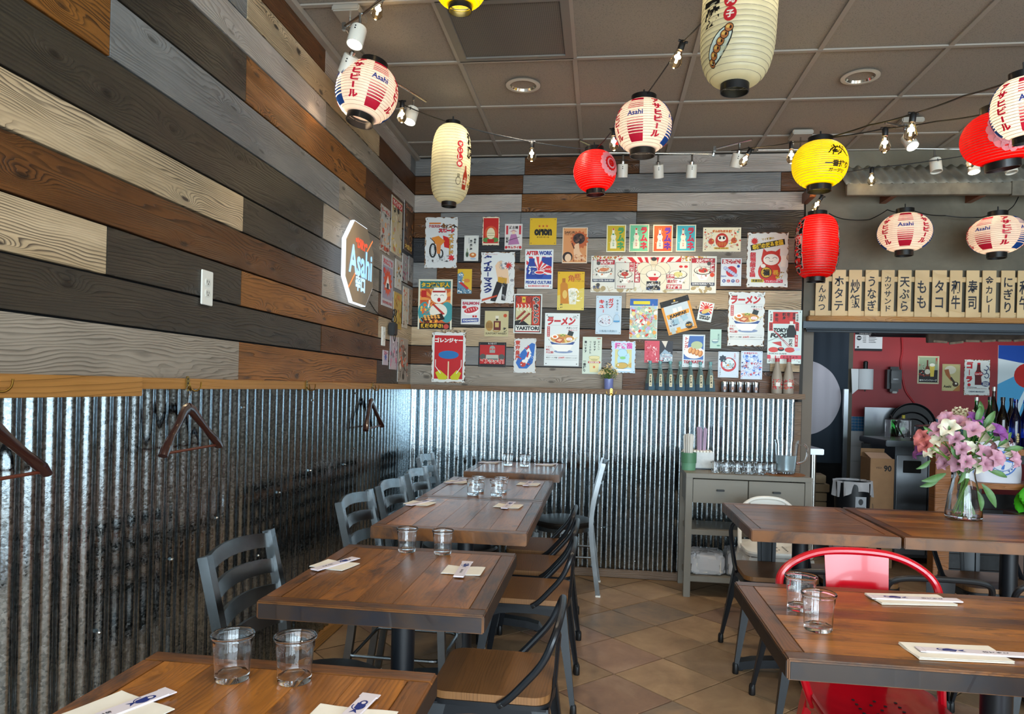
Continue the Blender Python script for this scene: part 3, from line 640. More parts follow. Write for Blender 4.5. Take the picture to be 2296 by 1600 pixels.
def yaki(A, h):
    A.R(.04, .04, .92, h - .08, Bk).R(.07, .07, .56, 1.02, '#c2bb8f').R(.07, .07, .56, .42, '#b8371f').R(.65, .07, .28, 1.02, '#b93a20')
    for x in (.17, .53): A.E(x, .2, .09, .12, '#9c2a1c').O(x, .2, .09, .12, .012, Bk)
    A.R(.29, .1, .12, .2, '#d3b33c').T('や', .35, .2, .08, Bk, .04)
    A.V('やきとり', .79, .1, 1.06, Bk, .25, .04, under=(Wh, .04))
    for x in (.14, .26, .4, .52): A.L([(x, .36), (x + .04, .44), (x - .02, .52), (x + .02, .6)], .035, '#dad6c4')
    A.P([(.07, .95), (.3, .9), (.55, 1.09), (.07, 1.09)], Bk)
    for x0, y0 in ((.14, .86), (.3, .94)):
        A.L([(x0 - .1, y0 + .1), (x0 + .38, y0 - .36)], .012, '#d8d4c0')
        for i in range(5): A.E(x0 + .06 * i, y0 - .058 * i, .055, .045, '#7c261a', 9, -45).E(x0 + .06 * i - .01, y0 - .058 * i - .01, .02, .015, '#c25a3c', 7, -45)
    A.R(.07, 1.11, .86, .2, '#d8d8d0').T('YAKITORI', .5, 1.21, .8, '#14181d', .05, h=.12).R(.07, 1.31, .86, .03, '#a82c28')
poster('red yakitori poster with skewers and black vertical lettering', (1152, 659, 1215, 747), '#cfd2cc', yaki)
poster('small rusted sign of a red and white koi swimming in blue', (1152, 758, 1202, 836), '#c8cbc8', lambda A, h: (A.P([(.35, .6), (.55, .4), (.8, .2), (.95, .25), (.9, .8), (.85, 1.1), (.6, 1.35), (.25, 1.35), (.1, 1.1), (.2, .85)], '#2a63ae'), A.L([(.6, .45), (.72, .7), (.5, 1.1)], .17, '#e2ded6'), A.E(.42, 1.15, .13, .13, '#b8382a'), A.E(.47, 1.02, .1, .07, '#e2ded6'), A.P([(.45, .42), (.6, .5), (.72, .38), (.62, .3), (.6, .42)], '#bf3038'), A.L([(.66, .6), (.6, .85)], .07, '#b8323a'), A.P([(.3, .95), (.22, .82), (.36, .9)], '#bf3038'), A.P([(.6, 1.1), (.78, 1.16), (.62, 1.18)], '#bf3038'), A.V('東京皇居', .17, .1, .98, '#b83c2a', .22, .05), A.scrib(6, .2, .4, .7, .9, ['#cfe0ea', '#17407c'], 14, .05, .012)), rusty=True)
poster('black bordered red sign of a grey robot torso', (1073, 767, 1135, 822), '#151313', lambda A, h: (A.R(.05, .1, .9, h - .2, '#a81d1c'), A.T('ROBOT', .5, .05, .3, '#ccc', 0, res=1), A.E(.5, .22, .1, .1, '#8d8f88'), A.R(.4, .2, .2, .18, '#8d8f88'), A.E(.45, .25, .03, .03, '#d8302a'), A.E(.56, .25, .03, .03, '#d8302a'), A.P([(.28, .45), (.72, .45), (.74, .7), (.26, .7)], '#a5a89c'), A.E(.16, .52, .11, .1, '#4b4c48'), A.E(.84, .52, .11, .1, '#4b4c48'), A.R(.3, .58, .4, .05, '#5a5b56'), A.T('ブルファイ1', .5, h - .2, .8, '#c22a28', .07, h=.14, under=('#e0dcd0', .05))))
poster('large rusted red poster with a blue band and yellow chevrons', (968, 744, 1044, 857), '#cdcfca', lambda A, h: (A.R(.08, .1, .84, h - .2, '#b01d22'), A.T('ゴレンジャー', .5, .24, .8, Wh, .06, h=.13), A.E(.5, .66, .3, .12, '#2368a3'), A.P([(.12, 1.18), (.25, 1.1), (.5, 1.3), (.44, 1.38), (.22, 1.38)], '#b9b51e'), A.P([(.88, 1.18), (.75, 1.1), (.56, 1.3), (.6, 1.38), (.8, 1.38)], '#b9b51e'), A.R(.485, .85, .035, .53, '#d8c7a0'), A.L([(.12, .8), (.12, 1.0), (.28, 1.2)], .02, Wh), A.L([(.88, .8), (.88, 1.0), (.74, 1.2)], .02, Wh)), rusty=True)
for nm, bx, bg, tc in (('yellow', (1360, 504, 1403, 565), '#bfa31f', '#3c8f56'), ('mint green', (1411, 503, 1455, 565), '#6fb98c', '#c22a3c'), ('orange', (1464, 504, 1508, 565), '#dc5526', '#5a3190'), ('turquoise', (1516, 504, 1560, 564), '#43a6ae', '#c42a44')):
    def ram(A, h, bg=bg, tc=tc):
        A.R(.05, .05, .9, h - .1, bg).V('ラムネ', .74, .12, 1.3, tc, .38, .07).P([(.29, .2), (.41, .2), (.41, .45), (.5, .62), (.46, .78), (.52, .95), (.52, 1.25), (.2, 1.25), (.2, .95), (.26, .78), (.22, .62), (.29, .45)], '#e2dcc0').E(.35, .24, .05, .05, '#c8402c').E(.35, .5, .06, .04, tc).V('ラムネ', .36, .78, 1.15, tc, .12, .03, res=1).scrib(len(bg) + len(tc), .1, .3, .45, .9, ['#e6e2c8'], 9, .03, .01)
    poster('%s soda bottle card in the row of four near the ceiling planks' % nm, bx, '#ddd8b6', ram, group='row of four soda bottle cards')
poster('wide cream poster of a round red daruma doll', (1576, 510, 1661, 564), '#e4d8b6', lambda A, h: (A.T('がんばれだるま!', .5, .1, .5, '#c2401f', .06, under=('#e8b020', .04)), A.E(.5, .35, .17, .2, '#bb2a1c'), A.E(.5, .3, .11, .08, '#efe4cf'), A.E(.45, .29, .03, .03, Bk), A.E(.55, .29, .03, .03, Bk), A.L([(.4, .24), (.48, .26)], .02, Bk), A.L([(.6, .24), (.52, .26)], .02, Bk), [A.L([(.4 + .04 * i, .4), (.39 + .045 * i, .5)], .012, '#d8a63a') for i in range(6)], A.E(.22, .38, .08, .08, '#c2452a'), A.E(.82, .35, .08, .08, '#c2552a'), A.scrib(8, .03, .1, .28, .45, ['#c8442a', '#d89a3a', '#7ab', '#a33'], 26, .035, .008), A.scrib(9, .7, .08, .28, .45, ['#c8442a', '#d89a3a', '#5a9', '#a33'], 26, .035, .008), A.R(.3, .54, .38, .05, '#d8a83a'), A.T('NEVER GIVE UP!', .49, .565, .34, Bk, .02, res=1)))
def banner(A, h):
    A.R(.0, .0, 1, h, '#d8d5c8').SUN(.5, .2, .3, 26, '#c2272c', (.27, .01, .72, .14)).scrib(1, .02, .0, .24, .035, ['#b8902a', '#8a6a1c', '#c2302c'], 40, .012, .004).scrib(2, .7, .0, .26, .035, ['#b8902a', '#8a6a1c', '#c2302c'], 40, .012, .004)
    A.scrib(3, .02, .235, .96, .05, ['#a8946a', '#bdb291'], 50, .03, .002).T('たせ', .045, .255, .05, '#1c3f70', .06)
    def panel(x, y, w, hh, head, nm, seed, food='#b8382a'):
        A.R(x - .003, y - .003, w + .006, hh + .006, '#555').R(x, y, w, hh, '#cfccc0')
        if head: A.R(x + (.03 if x < .1 else 0), y, w - (.03 if x < .1 else 0), .035, '#a82430').T(head, x + w / 2 + .01, y + .018, w * .72, Wh, .05, h=.026)
        A.P([(x + w * .1, y + hh * .45), (x + w * .9, y + hh * .45), (x + w * .65, y + hh * .8), (x + w * .35, y + hh * .8)], '#e8e5da').E(x + w / 2, y + hh * .45, w * .4, hh * .16, '#3a3632').E(x + w / 2, y + hh * .44, w * .37, hh * .14, '#d8d4c4').E(x + w / 2, y + hh * .44, w * .2, hh * .09, food).scrib(seed, x + .01, y + hh * .25, w - .02, hh * .5, ['#4a4640', '#8d897c', food], 24, .012, .002)
        if nm: A.R(x, y + hh - .022, w, .022, '#1d2b4a').T(nm, x + w / 2, y + hh - .011, w * .94, Wh, .03, h=.013, res=1)
    panel(.015, .035, .175, .175, '大大大蟹脚', 'FRESH SUPER CRAB MEAT', 1, '#c9774c')
    panel(.2, .055, .15, .21, None, None, 2); A.R(.31, .055, .035, .07, '#a82430').V('蓋飯', .3275, .06, .12, Wh, .03, .03, res=1).R(.352, .055, .045, .16, '#a82430').V('文火卤肉飯', .374, .06, .21, Wh, .034, .04).T('うなぎ丼', .25, .25, .07, '#a8303a', .04)
    panel(.61, .05, .18, .22, None, None, 3, '#c8c07a'); A.R(.61, .15, .06, .03, '#a82430').T('現磨', .64, .165, .05, Wh, .04).T('黒胡椒', .655, .205, .08, '#a82430', .04, under=(Wh, .04)).R(.61, .23, .12, .035, '#a82430').T('鸡扒拌饭', .67, .248, .11, Wh, .04).E(.72, .085, .015, .01, '#c22a2a').E(.76, .085, .015, .01, '#c22a2a')
    panel(.805, .02, .18, .215, '文火烤猪软骨', '全国各地美味大集合', 4); A.R(.95, .06, .035, .07, '#a82430').V('拌饭', .967, .065, .125, Wh, .03, .03, res=1).E(.967, .15, .018, .018, '#c9401f')
    A.E(.5, .16, .105, .09, '#d8d2bb').E(.43, .1, .06, .05, '#d6d0b8').E(.575, .1, .06, .05, '#d6d0b8').E(.505, .05, .028, .04, '#d3c4a4').E(.505, .025, .022, .016, '#3c3430').E(.43, .22, .03, .06, '#d6d0b8').E(.58, .22, .03, .06, '#d6d0b8').O(.5, .16, .105, .09, .002, '#5c5648').O(.43, .1, .06, .05, .002, '#5c5648').O(.575, .1, .06, .05, .002, '#5c5648')
    A.E(.505, .15, .06, .035, '#2c2a28').E(.505, .148, .056, .031, '#dcd8cc').P([(.46, .17), (.55, .17), (.53, .2), (.48, .2)], '#c0282a').E(.515, .15, .008, .008, '#c0282a').R(.45, .205, .11, .07, '#23242a').scrib(9, .45, .205, .11, .07, ['#c8c4b4', '#2a4f8c', '#8a7a5a'], 34, .01, .003).T('超美味拌饭', .505, .235, .1, Wh, .02, res=1)
poster('very wide banner of food panels around a big seated man', (1325, 574, 1606, 656), '#d8d5c8', banner, name='banner_sign')
poster('small white takoyaki skewer sign with red disc', (1616, 579, 1662, 641), '#d2d5d6', lambda A, h: (A.R(.05, .06, .9, .22, '#a8222c'), A.T('たこ焼き', .5, .17, .78, Wh, .06), A.E(.52, .66, .27, .27, '#c22a30'), [A.E(.22 + .1 * i, .5 + .07 * i, .09, .085, '#b9bdd2').O(.22 + .1 * i, .5 + .07 * i, .09, .085, .012, '#3a4a8a', 10) for i in range(6)], A.E(.85, .4, .07, .07, '#28448c'), A.T('Japan', .14, .9, .26, '#28448c', .02, res=1), [A.E(.16 + .22 * i, 1.14, .085, .085, '#28448c' if i % 2 == 0 else '#b82c34').T('たこ焼き'[i], .16 + .22 * i, 1.14, .09, Wh, .03) for i in range(4)]))
def luckycat(A, h):
    A.P([(.08, .32), (.9, .16), (.92, .3), (.1, .46)], '#1c1816').T('幸運のだるま猫', .5, .31, .74, '#d8b82a', .06, rot=-10.5, h=.12).T('マイ時間の', .5, .16, .3, '#a88c1e', .04, rot=-8).STAR(.18, .22, .1, .06, 12, '#c22a24')
    A.E(.55, .98, .27, .26, '#b82f22').P([(.36, .62), (.4, .4), (.52, .52)], '#b82f22').P([(.8, .6), (.8, .4), (.66, .5)], '#b82f22').E(.59, .66, .24, .2, '#b82f22').E(.59, .68, .19, .14, '#e9e5d8').L([(.88, .86), (.9, .58)], .12, '#e9e5d8').O(.5, .66, .05, .035, .012, Bk, a0=180, a1=360).O(.68, .66, .05, .035, .012, Bk, a0=180, a1=360).O(.59, .71, .04, .02, .01, Bk, a0=0, a1=180)
    A.E(.48, 1.0, .14, .14, Bk).E(.48, 1.0, .125, .125, '#c9a02a').T('福', .48, 1.0, .15, Bk, .05).T('福', .7, 1.0, .12, '#d8a02a', .03).V('招福招き猫', .15, .5, 1.12, '#c8323a', .14, .03, under=('#a82c38', .05)).E(.4, .84, .06, .05, '#e9e5d8').scrib(5, .72, 1.0, .2, .14, ['#c9a02a', '#8a6a1c'], 16, .04, .01).R(.12, 1.17, .3, .08, '#b8a32a').T('数量限定', .27, 1.21, .24, Bk, .02, res=1).R(.44, 1.18, .44, .08, '#c22a44').T('プレゼント厳選!!', .66, 1.22, .38, Wh, .02, res=1)
poster('large rusted poster of a waving lucky cat in a red hood', (1674, 521, 1767, 644), '#d9dad2', luckycat, rusty=True)
poster('pale blue brushed poster of a plate and sake flask', (1336, 663, 1393, 749), '#bccdd8', lambda A, h: (A.V('ガブ', .58, .1, .5, '#c22a26', .22, .05), A.V('キュ', .22, .15, .5, '#c22a26', .24, .06), A.R(.28, .55, .025, .12, '#c22a26'), A.V('やきとり', .84, .14, .62, Bk, .1, .02, res=1), A.V('熱燗を', .42, .2, .5, Bk, .09, .01, res=1), A.E(.37, .98, .3, .24, '#c9d5dc'), A.O(.37, .98, .3, .24, .006, '#445'), A.scrib(3, .18, .82, .38, .3, ['#a3485a', '#4a4a58', '#c98a8a', '#dde'], 40, .035, .008), A.P([(.74, .65), (.9, .65), (.86, .75), (.96, 1.0), (.68, 1.0), (.78, .75)], '#aac4d6'), A.O(.82, .9, .12, .16, .006, '#445'), A.R(.7, .98, .24, .06, '#4a90c0'), A.R(.15, 1.36, .7, .08, '#9fb4c4'), A.T('もも・たれ', .5, 1.4, .5, '#344', 0, res=1)))
poster('busy multicoloured cartoon-style poster with a blue top and yellow title', (1412, 670, 1474, 760), '#cdd4cc', lambda A, h: (A.R(0, 0, 1, .25, '#2c5da6'), A.R(.12, .08, .6, .12, '#cfc22a'), A.R(.03, .25, .94, h - .28, '#a9c0ae'), A.scrib(2, .03, .3, .94, 1.1, ['#7fb9a0', '#d8cf8c', '#c8442c', '#9fb8d6', '#d89a4a', '#b49ac8', '#e4e2d4'], 170, .09, .012), A.scrib(3, .3, .5, .4, .4, ['#c8283a', '#e4e2d4', '#d8a88c'], 12, .12, .02)))
poster('tilted orange-edged poster with a kampai ribbon over glasses', (1488, 668, 1554, 745), '#cc8a2e', lambda A, h: (A.R(.08, .2, .84, h - .3, '#b9c6cc'), A.R(0, 0, 1, .2, '#17130f'), A.STAR(.5, .07, .05, .025, 5, '#d8a62a'), A.T('SAPPORO', .5, .14, .24, Wh, .02, res=1), A.R(.36, .32, .14, .18, '#d6dad6'), A.R(.54, .32, .14, .18, '#d6dad6'), A.P([(.1, .5), (.9, .46), (.88, .6), (.12, .66)], '#d8952a'), A.T('KAMPAI!', .5, .56, .56, Bk, .06, rot=-3, h=.1), A.R(.24, .7, .22, .2, '#8fb0c0'), A.O(.24, .8, .05, .07, .012, '#456'), A.P([(.54, .66), (.74, .6), (.8, .78), (.62, .84)], '#9ab8c6'), A.scrib(5, .12, .65, .76, .25, ['#567', '#89a'], 12, .06, .005), A.R(.12, .98, .14, .2, '#a8b8b8'), A.R(.32, 1.0, .13, .18, '#d89c2a'), A.STAR(.76, 1.02, .15, .1, 14, Bk), A.T('乾杯!', .76, 1.02, .2, '#d89c2a', .04)), tilt=-17)
poster('tiny tempura shrimp card tilted beside the kampai poster', (1566, 677, 1598, 720), '#d4dad6', lambda A, h: (A.R(.08, .08, .84, .78, '#e2ded0'), A.SUN(.5, .45, .8, 13, '#c2282c', (.08, .08, .92, .86)), A.E(.5, .4, .16, .16, '#c8301f'), A.E(.48, .82, .38, .12, '#28508c'), A.E(.5, .66, .32, .14, '#cfae5c', rot=-35), A.T('TEMPURA', .5, 1.05, .8, Bk, .05, h=.12), A.T('SHRIMP', .5, 1.2, .7, Bk, .05, h=.12)), tilt=10)
def tokyo(A, h):
    A.R(.14, .06, .74, .36, '#c22a26').V('寿司', .25, .1, .36, Bk, .11, .03, res=1).V('刺身', .47, .08, .3, Bk, .11, .04).V('定食', .6, .08, .3, Bk, .11, .04).V('酒場', .76, .08, .3, Bk, .09, .03, res=1)
    for x, y, c in ((.09, .1, '#d8dcd2'), (.86, .1, '#d8dcd2'), (.09, .38, '#c83a3a'), (.86, .38, '#c83a3a')): A.R(x - .055, y, .11, .26, c).V('居酒屋', x, y + .02, y + .24, Bk, .07, .02, res=1)
    A.T('TOKYO', .42, .62, .5, Bk, .07, skew=.2, h=.11).T('FOOD', .36, .78, .52, Bk, .07, skew=.2, h=.12).R(.64, .34, .1, .1, '#e2ded2').P([(.62, .46), (.76, .46), (.84, .66), (.84, .84), (.56, .84), (.56, .66)], Bk).R(.58, .84, .24, .34, '#d9dcd4').V('刃然', .68, .88, 1.12, Bk, .12, .04)
    A.L([(.14, .6), (.62, 1.12)], .014, '#c23038').L([(.22, .66), (.66, 1.1)], .014, '#c23038').L([(.02, .96), (.3, .84), (.5, .95)], .012, '#445').P([(.12, 1.0), (.4, .96), (.42, 1.12)], '#c23a38').E(.18, 1.22, .15, .08, '#c8443c').E(.66, 1.22, .15, .08, '#c8443c').E(.4, 1.2, .1, .06, Bk).E(.4, 1.18, .07, .03, '#c23a38').E(.88, 1.2, .1, .04, '#ccd').R(.8, .76, .09, .36, '#c22a30').V('うまい', .845, .78, 1.08, Wh, .07, .02, res=1)
    A.T('TOKYO SUSHI', .3, 1.34, .52, Bk, .02, h=.035).R(0, 1.38, 1, .12, '#c83a4a').T('東京', .24, 1.44, .3, Wh, .04).T('とうきょう', .68, 1.44, .42, Bk, .03, h=.07).scrib(3, .05, 1.5, .9, .06, ['#b46'], 20, .02, .004)
poster('tall red and mint tokyo food poster above the two frosted bottles', (1721, 695, 1797, 815), '#cfdcd6', tokyo)
poster('tall pale poster of a beer glass behind the flower pot', (1306, 755, 1349, 838), '#c6d2c2', lambda A, h: (A.V('おいしい', .84, .2, .7, Bk, .12, .02, res=1), A.V('はずです', .62, .2, .75, Bk, .13, .03, res=1), A.V('つくりかた', .4, .2, .9, Bk, .12, .02, res=1), A.V('違います', .15, .2, .85, Bk, .14, .03, res=1), A.T('KIRIN', .84, .08, .2, '#b8402a', .03, res=1), A.P([(.34, 1.0), (.9, 1.0), (.84, 1.85), (.4, 1.85)], '#d8cf9a'), A.O(.62, 1.08, .28, .1, .012, '#7a8a6a'), A.R(.3, 1.28, .64, .1, '#b84a32'), A.T('KIRIN BEER', .62, 1.33, .52, Wh, .03, res=1), A.E(.62, 1.2, .18, .06, '#b8b07a'), A.E(.62, 1.58, .06, .06, '#c8743c'), A.V('一番搾り', .12, 1.2, 1.86, Bk, .17, .03)), holes=False)
poster('blue lucky cat holding a golden fish on a chipped white sheet', (1370, 764, 1425, 836), '#b5cfe0', lambda A, h: (A.T('招き猫', .5, .2, .7, '#c850a0', .06, under=('#f0e4ee', .04)), A.R(.16, .35, .68, .75, '#c9c78c'), A.E(.5, .78, .24, .28, '#a9d0e6'), A.E(.46, .5, .2, .17, '#a9d0e6'), A.P([(.3, .42), (.3, .26), (.42, .36)], '#a9d0e6'), A.P([(.62, .42), (.64, .26), (.52, .36)], '#a9d0e6'), A.O(.46, .5, .2, .17, .008, '#245'), A.L([(.72, .7), (.68, .52)], .09, '#a9d0e6'), A.E(.48, .7, .12, .06, '#7ac07a'), A.E(.45, 1.02, .24, .13, '#c2a452', rot=-8), A.P([(.66, 1.0), (.84, .88), (.84, 1.12)], '#c2a452'), A.O(.45, 1.02, .24, .13, .01, '#453'), A.E(.3, 1.0, .03, .03, '#e8f0f0'), A.E(.5, 1.2, .36, .04, '#e6f0f2')), rusty=True)
poster('small wide card split into pink and black mountain halves', (1445, 764, 1508, 813), '#c24a5a', lambda A, h: (A.R(.53, 0, .47, h, '#2a2c34'), A.scrib(2, .02, .15, .5, .6, ['#e8c8cc', '#b02838', '#d86a78'], 40, .05, .01), A.P([(.55, .5), (.72, .3), (1, .5), (1, .6), (.55, .6)], '#8aa4b8'), A.P([(.6, 0), (.82, 0), (.74, .25)], '#cfc7ba'), A.R(.55, .55, .45, .2, '#9fb0bc'), A.scrib(5, .55, .4, .42, .32, ['#c23a4a', '#dde4e6', '#33404c'], 26, .04, .01), A.T('TOKYO', .77, .5, .3, Wh, .02, res=1)))
poster('tonkatsu cutlet poster with blue background above the blue bottles', (1530, 750, 1580, 823), '#cbd6da', lambda A, h: (A.R(.06, .06, .88, 1.08, '#3f66a6'), A.P([(.06, .06), (.3, .06), (.2, .8), (.06, .9)], '#dfe2dc'), A.V('トンカツ', .17, .1, .82, '#b83a44', .2, .05), A.E(.52, .82, .46, .28, '#e2e0d6'), A.E(.64, .48, .26, .18, '#a8b890'), [A.E(.36 + .15 * i, .72 + .05 * i, .1, .15, '#b4703a', rot=20).E(.34 + .15 * i, .7 + .05 * i, .055, .11, '#d89c5c', rot=20) for i in range(4)], A.T('TONKATSU', .5, 1.25, .86, '#a8283a', .06, h=.12)))
poster('narrow pale green card of a small bowl', (1592, 738, 1617, 781), '#a9c9bc', lambda A, h: (A.E(.45, 1.1, .3, .2, '#7a9aa4'), A.E(.45, 1.02, .3, .1, '#c6d6d0'), A.O(.45, 1.02, .3, .1, .02, '#355'), A.V('風流', .75, .4, 1.0, '#466', .2, 0, res=1), A.E(.75, 1.5, .15, .07, '#5f9080')), holes=False)
poster('white sheet with an inked bowl on a red disc above the spice tins', (1610, 788, 1656, 846), '#c2cfdb', lambda A, h: (A.E(.5, .65, .38, .36, '#b8343c'), A.E(.5, .62, .3, .28, '#ccd8da'), A.STAR(.22, .36, .2, .14, 7, '#273444'), A.scrib(3, .25, .35, .5, .5, ['#34506a', '#dfe8e8', '#2a3a4a', '#7aa'], 36, .06, .01), A.E(.48, .68, .06, .045, '#d87a2c'), A.V('うまい', .8, .08, .36, '#b83c44', .12, .02, res=1), A.V('ラーメン', .1, .8, 1.2, Bk, .08, .02, res=1)))
poster('white sheet with blue and red anime-style sketches', (1661, 787, 1709, 850), '#c4d2e2', lambda A, h: (A.T('新商品がキタ!', .45, .1, .6, '#b83040', .04), A.scrib(2, .05, .2, .9, .3, ['#2f62b4', '#7fa4dc', '#dfe6ee'], 34, .09, .012), A.scrib(3, .05, .5, .35, .3, ['#a82c44', '#3a3a5a', '#dba'], 24, .06, .012), A.T('サイバー', .7, .6, .5, '#b82c3a', .06), A.scrib(4, .05, .75, .9, .42, ['#2f62b4', '#7fa4dc', '#c24a5a', '#dfe6ee'], 60, .07, .012)))
# left wall posters near the corner
SC = lambda cols, sd, n=40, top=None, bot=None: (lambda A, h: (A.scrib(sd, .06, .1, .88, h - .2, cols, n, .12, .02), top and (A.R(.05, .06, .9, h * .12, top[1]), A.T(top[0], .5, .06 + h * .06, .8, top[2], .05, h=h * .08)), bot and A.T(bot[0], .5, h * .91, .8, bot[1], .06, h=h * .09)))
def onigiri(A, h):
    A.T('おにぎり', .5, .13, .8, '#b83a44', .06, h=.14); A.R(.06, .25, .88, h - .45, '#8a8494'); A.STAR(.5, h * .5, .4, .28, 14, '#c2462a'); A.P([(.5, h * .36), (.72, h * .62), (.28, h * .62)], '#e2ded6'); A.R(.4, h * .52, .2, h * .12, '#232833'); A.T('THE POWER OF RICE', .5, h - .1, .84, '#a83038', .03, h=.07); A.E(.18, .38, .1, .08, '#c23a34')
for lab, bx, bg, art, ru in (
 ('chipped ramen poster with red lettering, first from the glowing sign on the left wall', (851, 463, 873, 567), '#a9a49a', SC(['#a8442c', '#3a3028', '#c89060', '#8a8a84'], 1, 30, ('らーめん', '#aaa69c', '#a83024'), ('味自慢', '#b5482a')), True),
 ('tall red-topped poster of a yellow-haired figure on the left wall', (876, 445, 900, 572), '#b8a888', SC(['#cfae3c', '#2a2420', '#b06a50', '#d8c8a8'], 2, 34, ('マイトマン', '#b8302c', '#e6dcd0')), False),
 ('dark brown noodle poster in the upper corner of the left wall', (905, 455, 924, 565), '#4f3826', SC(['#8a5c34', '#2a1a12', '#b8824a', '#6a4028'], 3, 40, ('ラーメン', '#4f3826', '#a8603c'), ('大盛り', '#c09a4a')), False),
 ('grey rice ball poster with a red burst above the power adapter', (855, 577, 880, 688), '#aaa6a8', onigiri, False),
 ('narrow white card with black and red print above the gold poster', (885, 583, 899, 648), '#b4b0a6', SC(['#2a2624', '#b8862c', '#a83a2c'], 4, 20), False),
 ('small grey card with pink figures high on the left wall corner', (901, 570, 913, 633), '#8e8884', SC(['#3a3438', '#a8506a', '#c8c0b8'], 5, 20), False),
 ('dim grey print nearest the corner on the left wall', (915, 576, 925, 632), '#7e7874', SC(['#2e2a28', '#9a948c'], 6, 20), False),
 ('gold tinted poster above the corner of the left wall rail', (881, 656, 899, 737), '#a88a3a', SC(['#c9a44a', '#8a5a2a', '#b8703a'], 7, 24), False),
 ('narrow white and red food poster near the corner of the left wall', (902, 643, 913, 735), '#b5aa98', SC(['#b8402c', '#d0803c', '#7a8a5a', '#3a3430'], 8, 26), False),
 ('narrow dark patterned strip beside the corner of the left wall', (914.5, 648, 923, 728), '#8c7a68', SC(['#3a2a22', '#a8603c', '#c8b090'], 9, 24), False),
 ('tiny white card with a blue star low on the left wall', (857, 785, 869, 818), '#b4a8b0', lambda A, h: A.STAR(.5, h * .45, .3, .12, 8, '#4a5f9a').T('スター', .5, .15, .7, '#a8304a', .04), False),
 ('pale pink and white print low on the left wall', (873, 754, 889, 828), '#b0a2a6', SC(['#c8788c', '#d8d0d4', '#6a6470', '#a8a0ac'], 10, 36), False),
 ('grey poster of a crab claw low on the left wall by the corner', (891, 758, 913, 856), '#96897c', SC(['#c25a3a', '#3a3028', '#d0c4b0', '#6a5c50'], 11, 44), False)):
    poster(lab, bx, bg, art, rusty=ru, wall='left', holes=False)
# kitchen wall
poster('beer poster with a brown bottle and a full glass on the red kitchen wall', (2057, 798, 2105, 860), '#c2bd9a', lambda A, h: (A.R(.06, .06, .88, h * .45, '#8f9f80'), A.R(.06, h * .5, .88, h * .45, '#1f1d1f'), A.R(.42, .2, .07, .3, '#5c2a1a'), A.P([(.4, .5), (.52, .5), (.56, .62), (.56, 1.0), (.36, 1.0), (.36, .62)], '#6a3018'), A.E(.46, .78, .13, .13, '#cfc9b4'), A.P([(.56, .45), (.8, .45), (.76, 1.02), (.6, 1.02)], '#d3b84a'), A.E(.68, .44, .13, .08, '#e8e4d2'), A.scrib(3, .08, .3, .28, .7, ['#cfc5ae', '#b5402c', '#1f1d1f'], 26, .05, .012), A.V('麦酒', .87, .08, .4, '#b5302c', .1, .03), A.T('旨キハインファーブ', .5, 1.2, .8, Wh, .04, h=.08)), wall='kitchen')
poster('small cream beer poster with a tilted bottle on the red kitchen wall', (2112, 816, 2152, 876), '#b8ac78', lambda A, h: (A.E(.45, .35, .32, .25, '#cfc8b0'), A.P([(.1, .35), (.35, .3), (.45, .7), (.62, .95), (.5, 1.02), (.2, .65)], '#9c5a30'), A.L([(.48, .8), (.68, 1.1)], .12, '#3a2c20'), A.E(.75, 1.2, .17, .15, '#3f2a1c'), A.E(.78, 1.16, .06, .06, '#d8d2bc'), A.T('Asahi', .3, 1.34, .42, '#2a2418', .04), A.P([(.6, h), (1, 1.2), (1, h)], '#a5703a')), wall='kitchen')
def cola(A, h):
    A.V('コーラ', .2, .12, .95, '#b82430', .28, .08).R(.1, .1, .24, .04, '#b82430').E(.2, 1.05, .065, .065, '#b82430').P([(.5, .2), (.62, .2), (.63, .42), (.72, .6), (.66, .72), (.7, 1.05), (.42, 1.05), (.42, .72), (.4, .6), (.48, .42)], '#5a1f22').R(.5, .13, .12, .07, '#b82430').R(.41, .52, .32, .12, '#c0242c').T('Coca-Cola', .57, .58, .28, Wh, .02, rot=-6, h=.08).E(.84, 1.0, .17, .11, '#1d2c5c').T('COCA', .84, .96, .22, Wh, .05, h=.06).T('COLA', .84, 1.04, .22, Wh, .05, h=.06)
    A.O(.84, .35, .09, .09, .03, '#1d2c5c', a0=-90, a1=150).O(.78, .5, .09, .1, .03, '#1d2c5c', a0=-60, a1=170).O(.87, .66, .08, .1, .03, '#1d2c5c', a0=-90, a1=170).L([(.12, 1.14), (.5, 1.16)], .02, Bk).T('BOTANICAL FLAVOURED DELICIOUS', .5, 1.2, .76, '#8a3a3a', .01, h=.03).T('OISHI MARKET', .5, 1.33, .62, '#26324f', .03, h=.055)
poster('rust-edged white cola bottle poster on the red kitchen wall', (2161, 806, 2219, 886), '#cfd2cc', cola, wall='kitchen', rusty=True)
poster('large blue and white poster with a red disc at the right of the kitchen wall', (2236, 775, 2395, 935), '#c9d4d6', lambda A, h: (A.P([(0, .55 * h), (.3, .4 * h), (1, .6 * h), (1, h), (0, h)], '#4d9cc8'), A.P([(0, 0), (1, 0), (1, .12), (.6, .3), (.3, .26), (0, .2)], '#20489a'), A.E(.42, .42 * h, .19, .19, '#b82a26'), A.P([(.2, h), (.44, .5 * h), (.46, .5 * h), (.3, h)], '#cfe0e6'), A.V('グリコ', .62, .4, .75, '#b82a26', .1, .06)), wall='kitchen', holes=False, depth=.006)
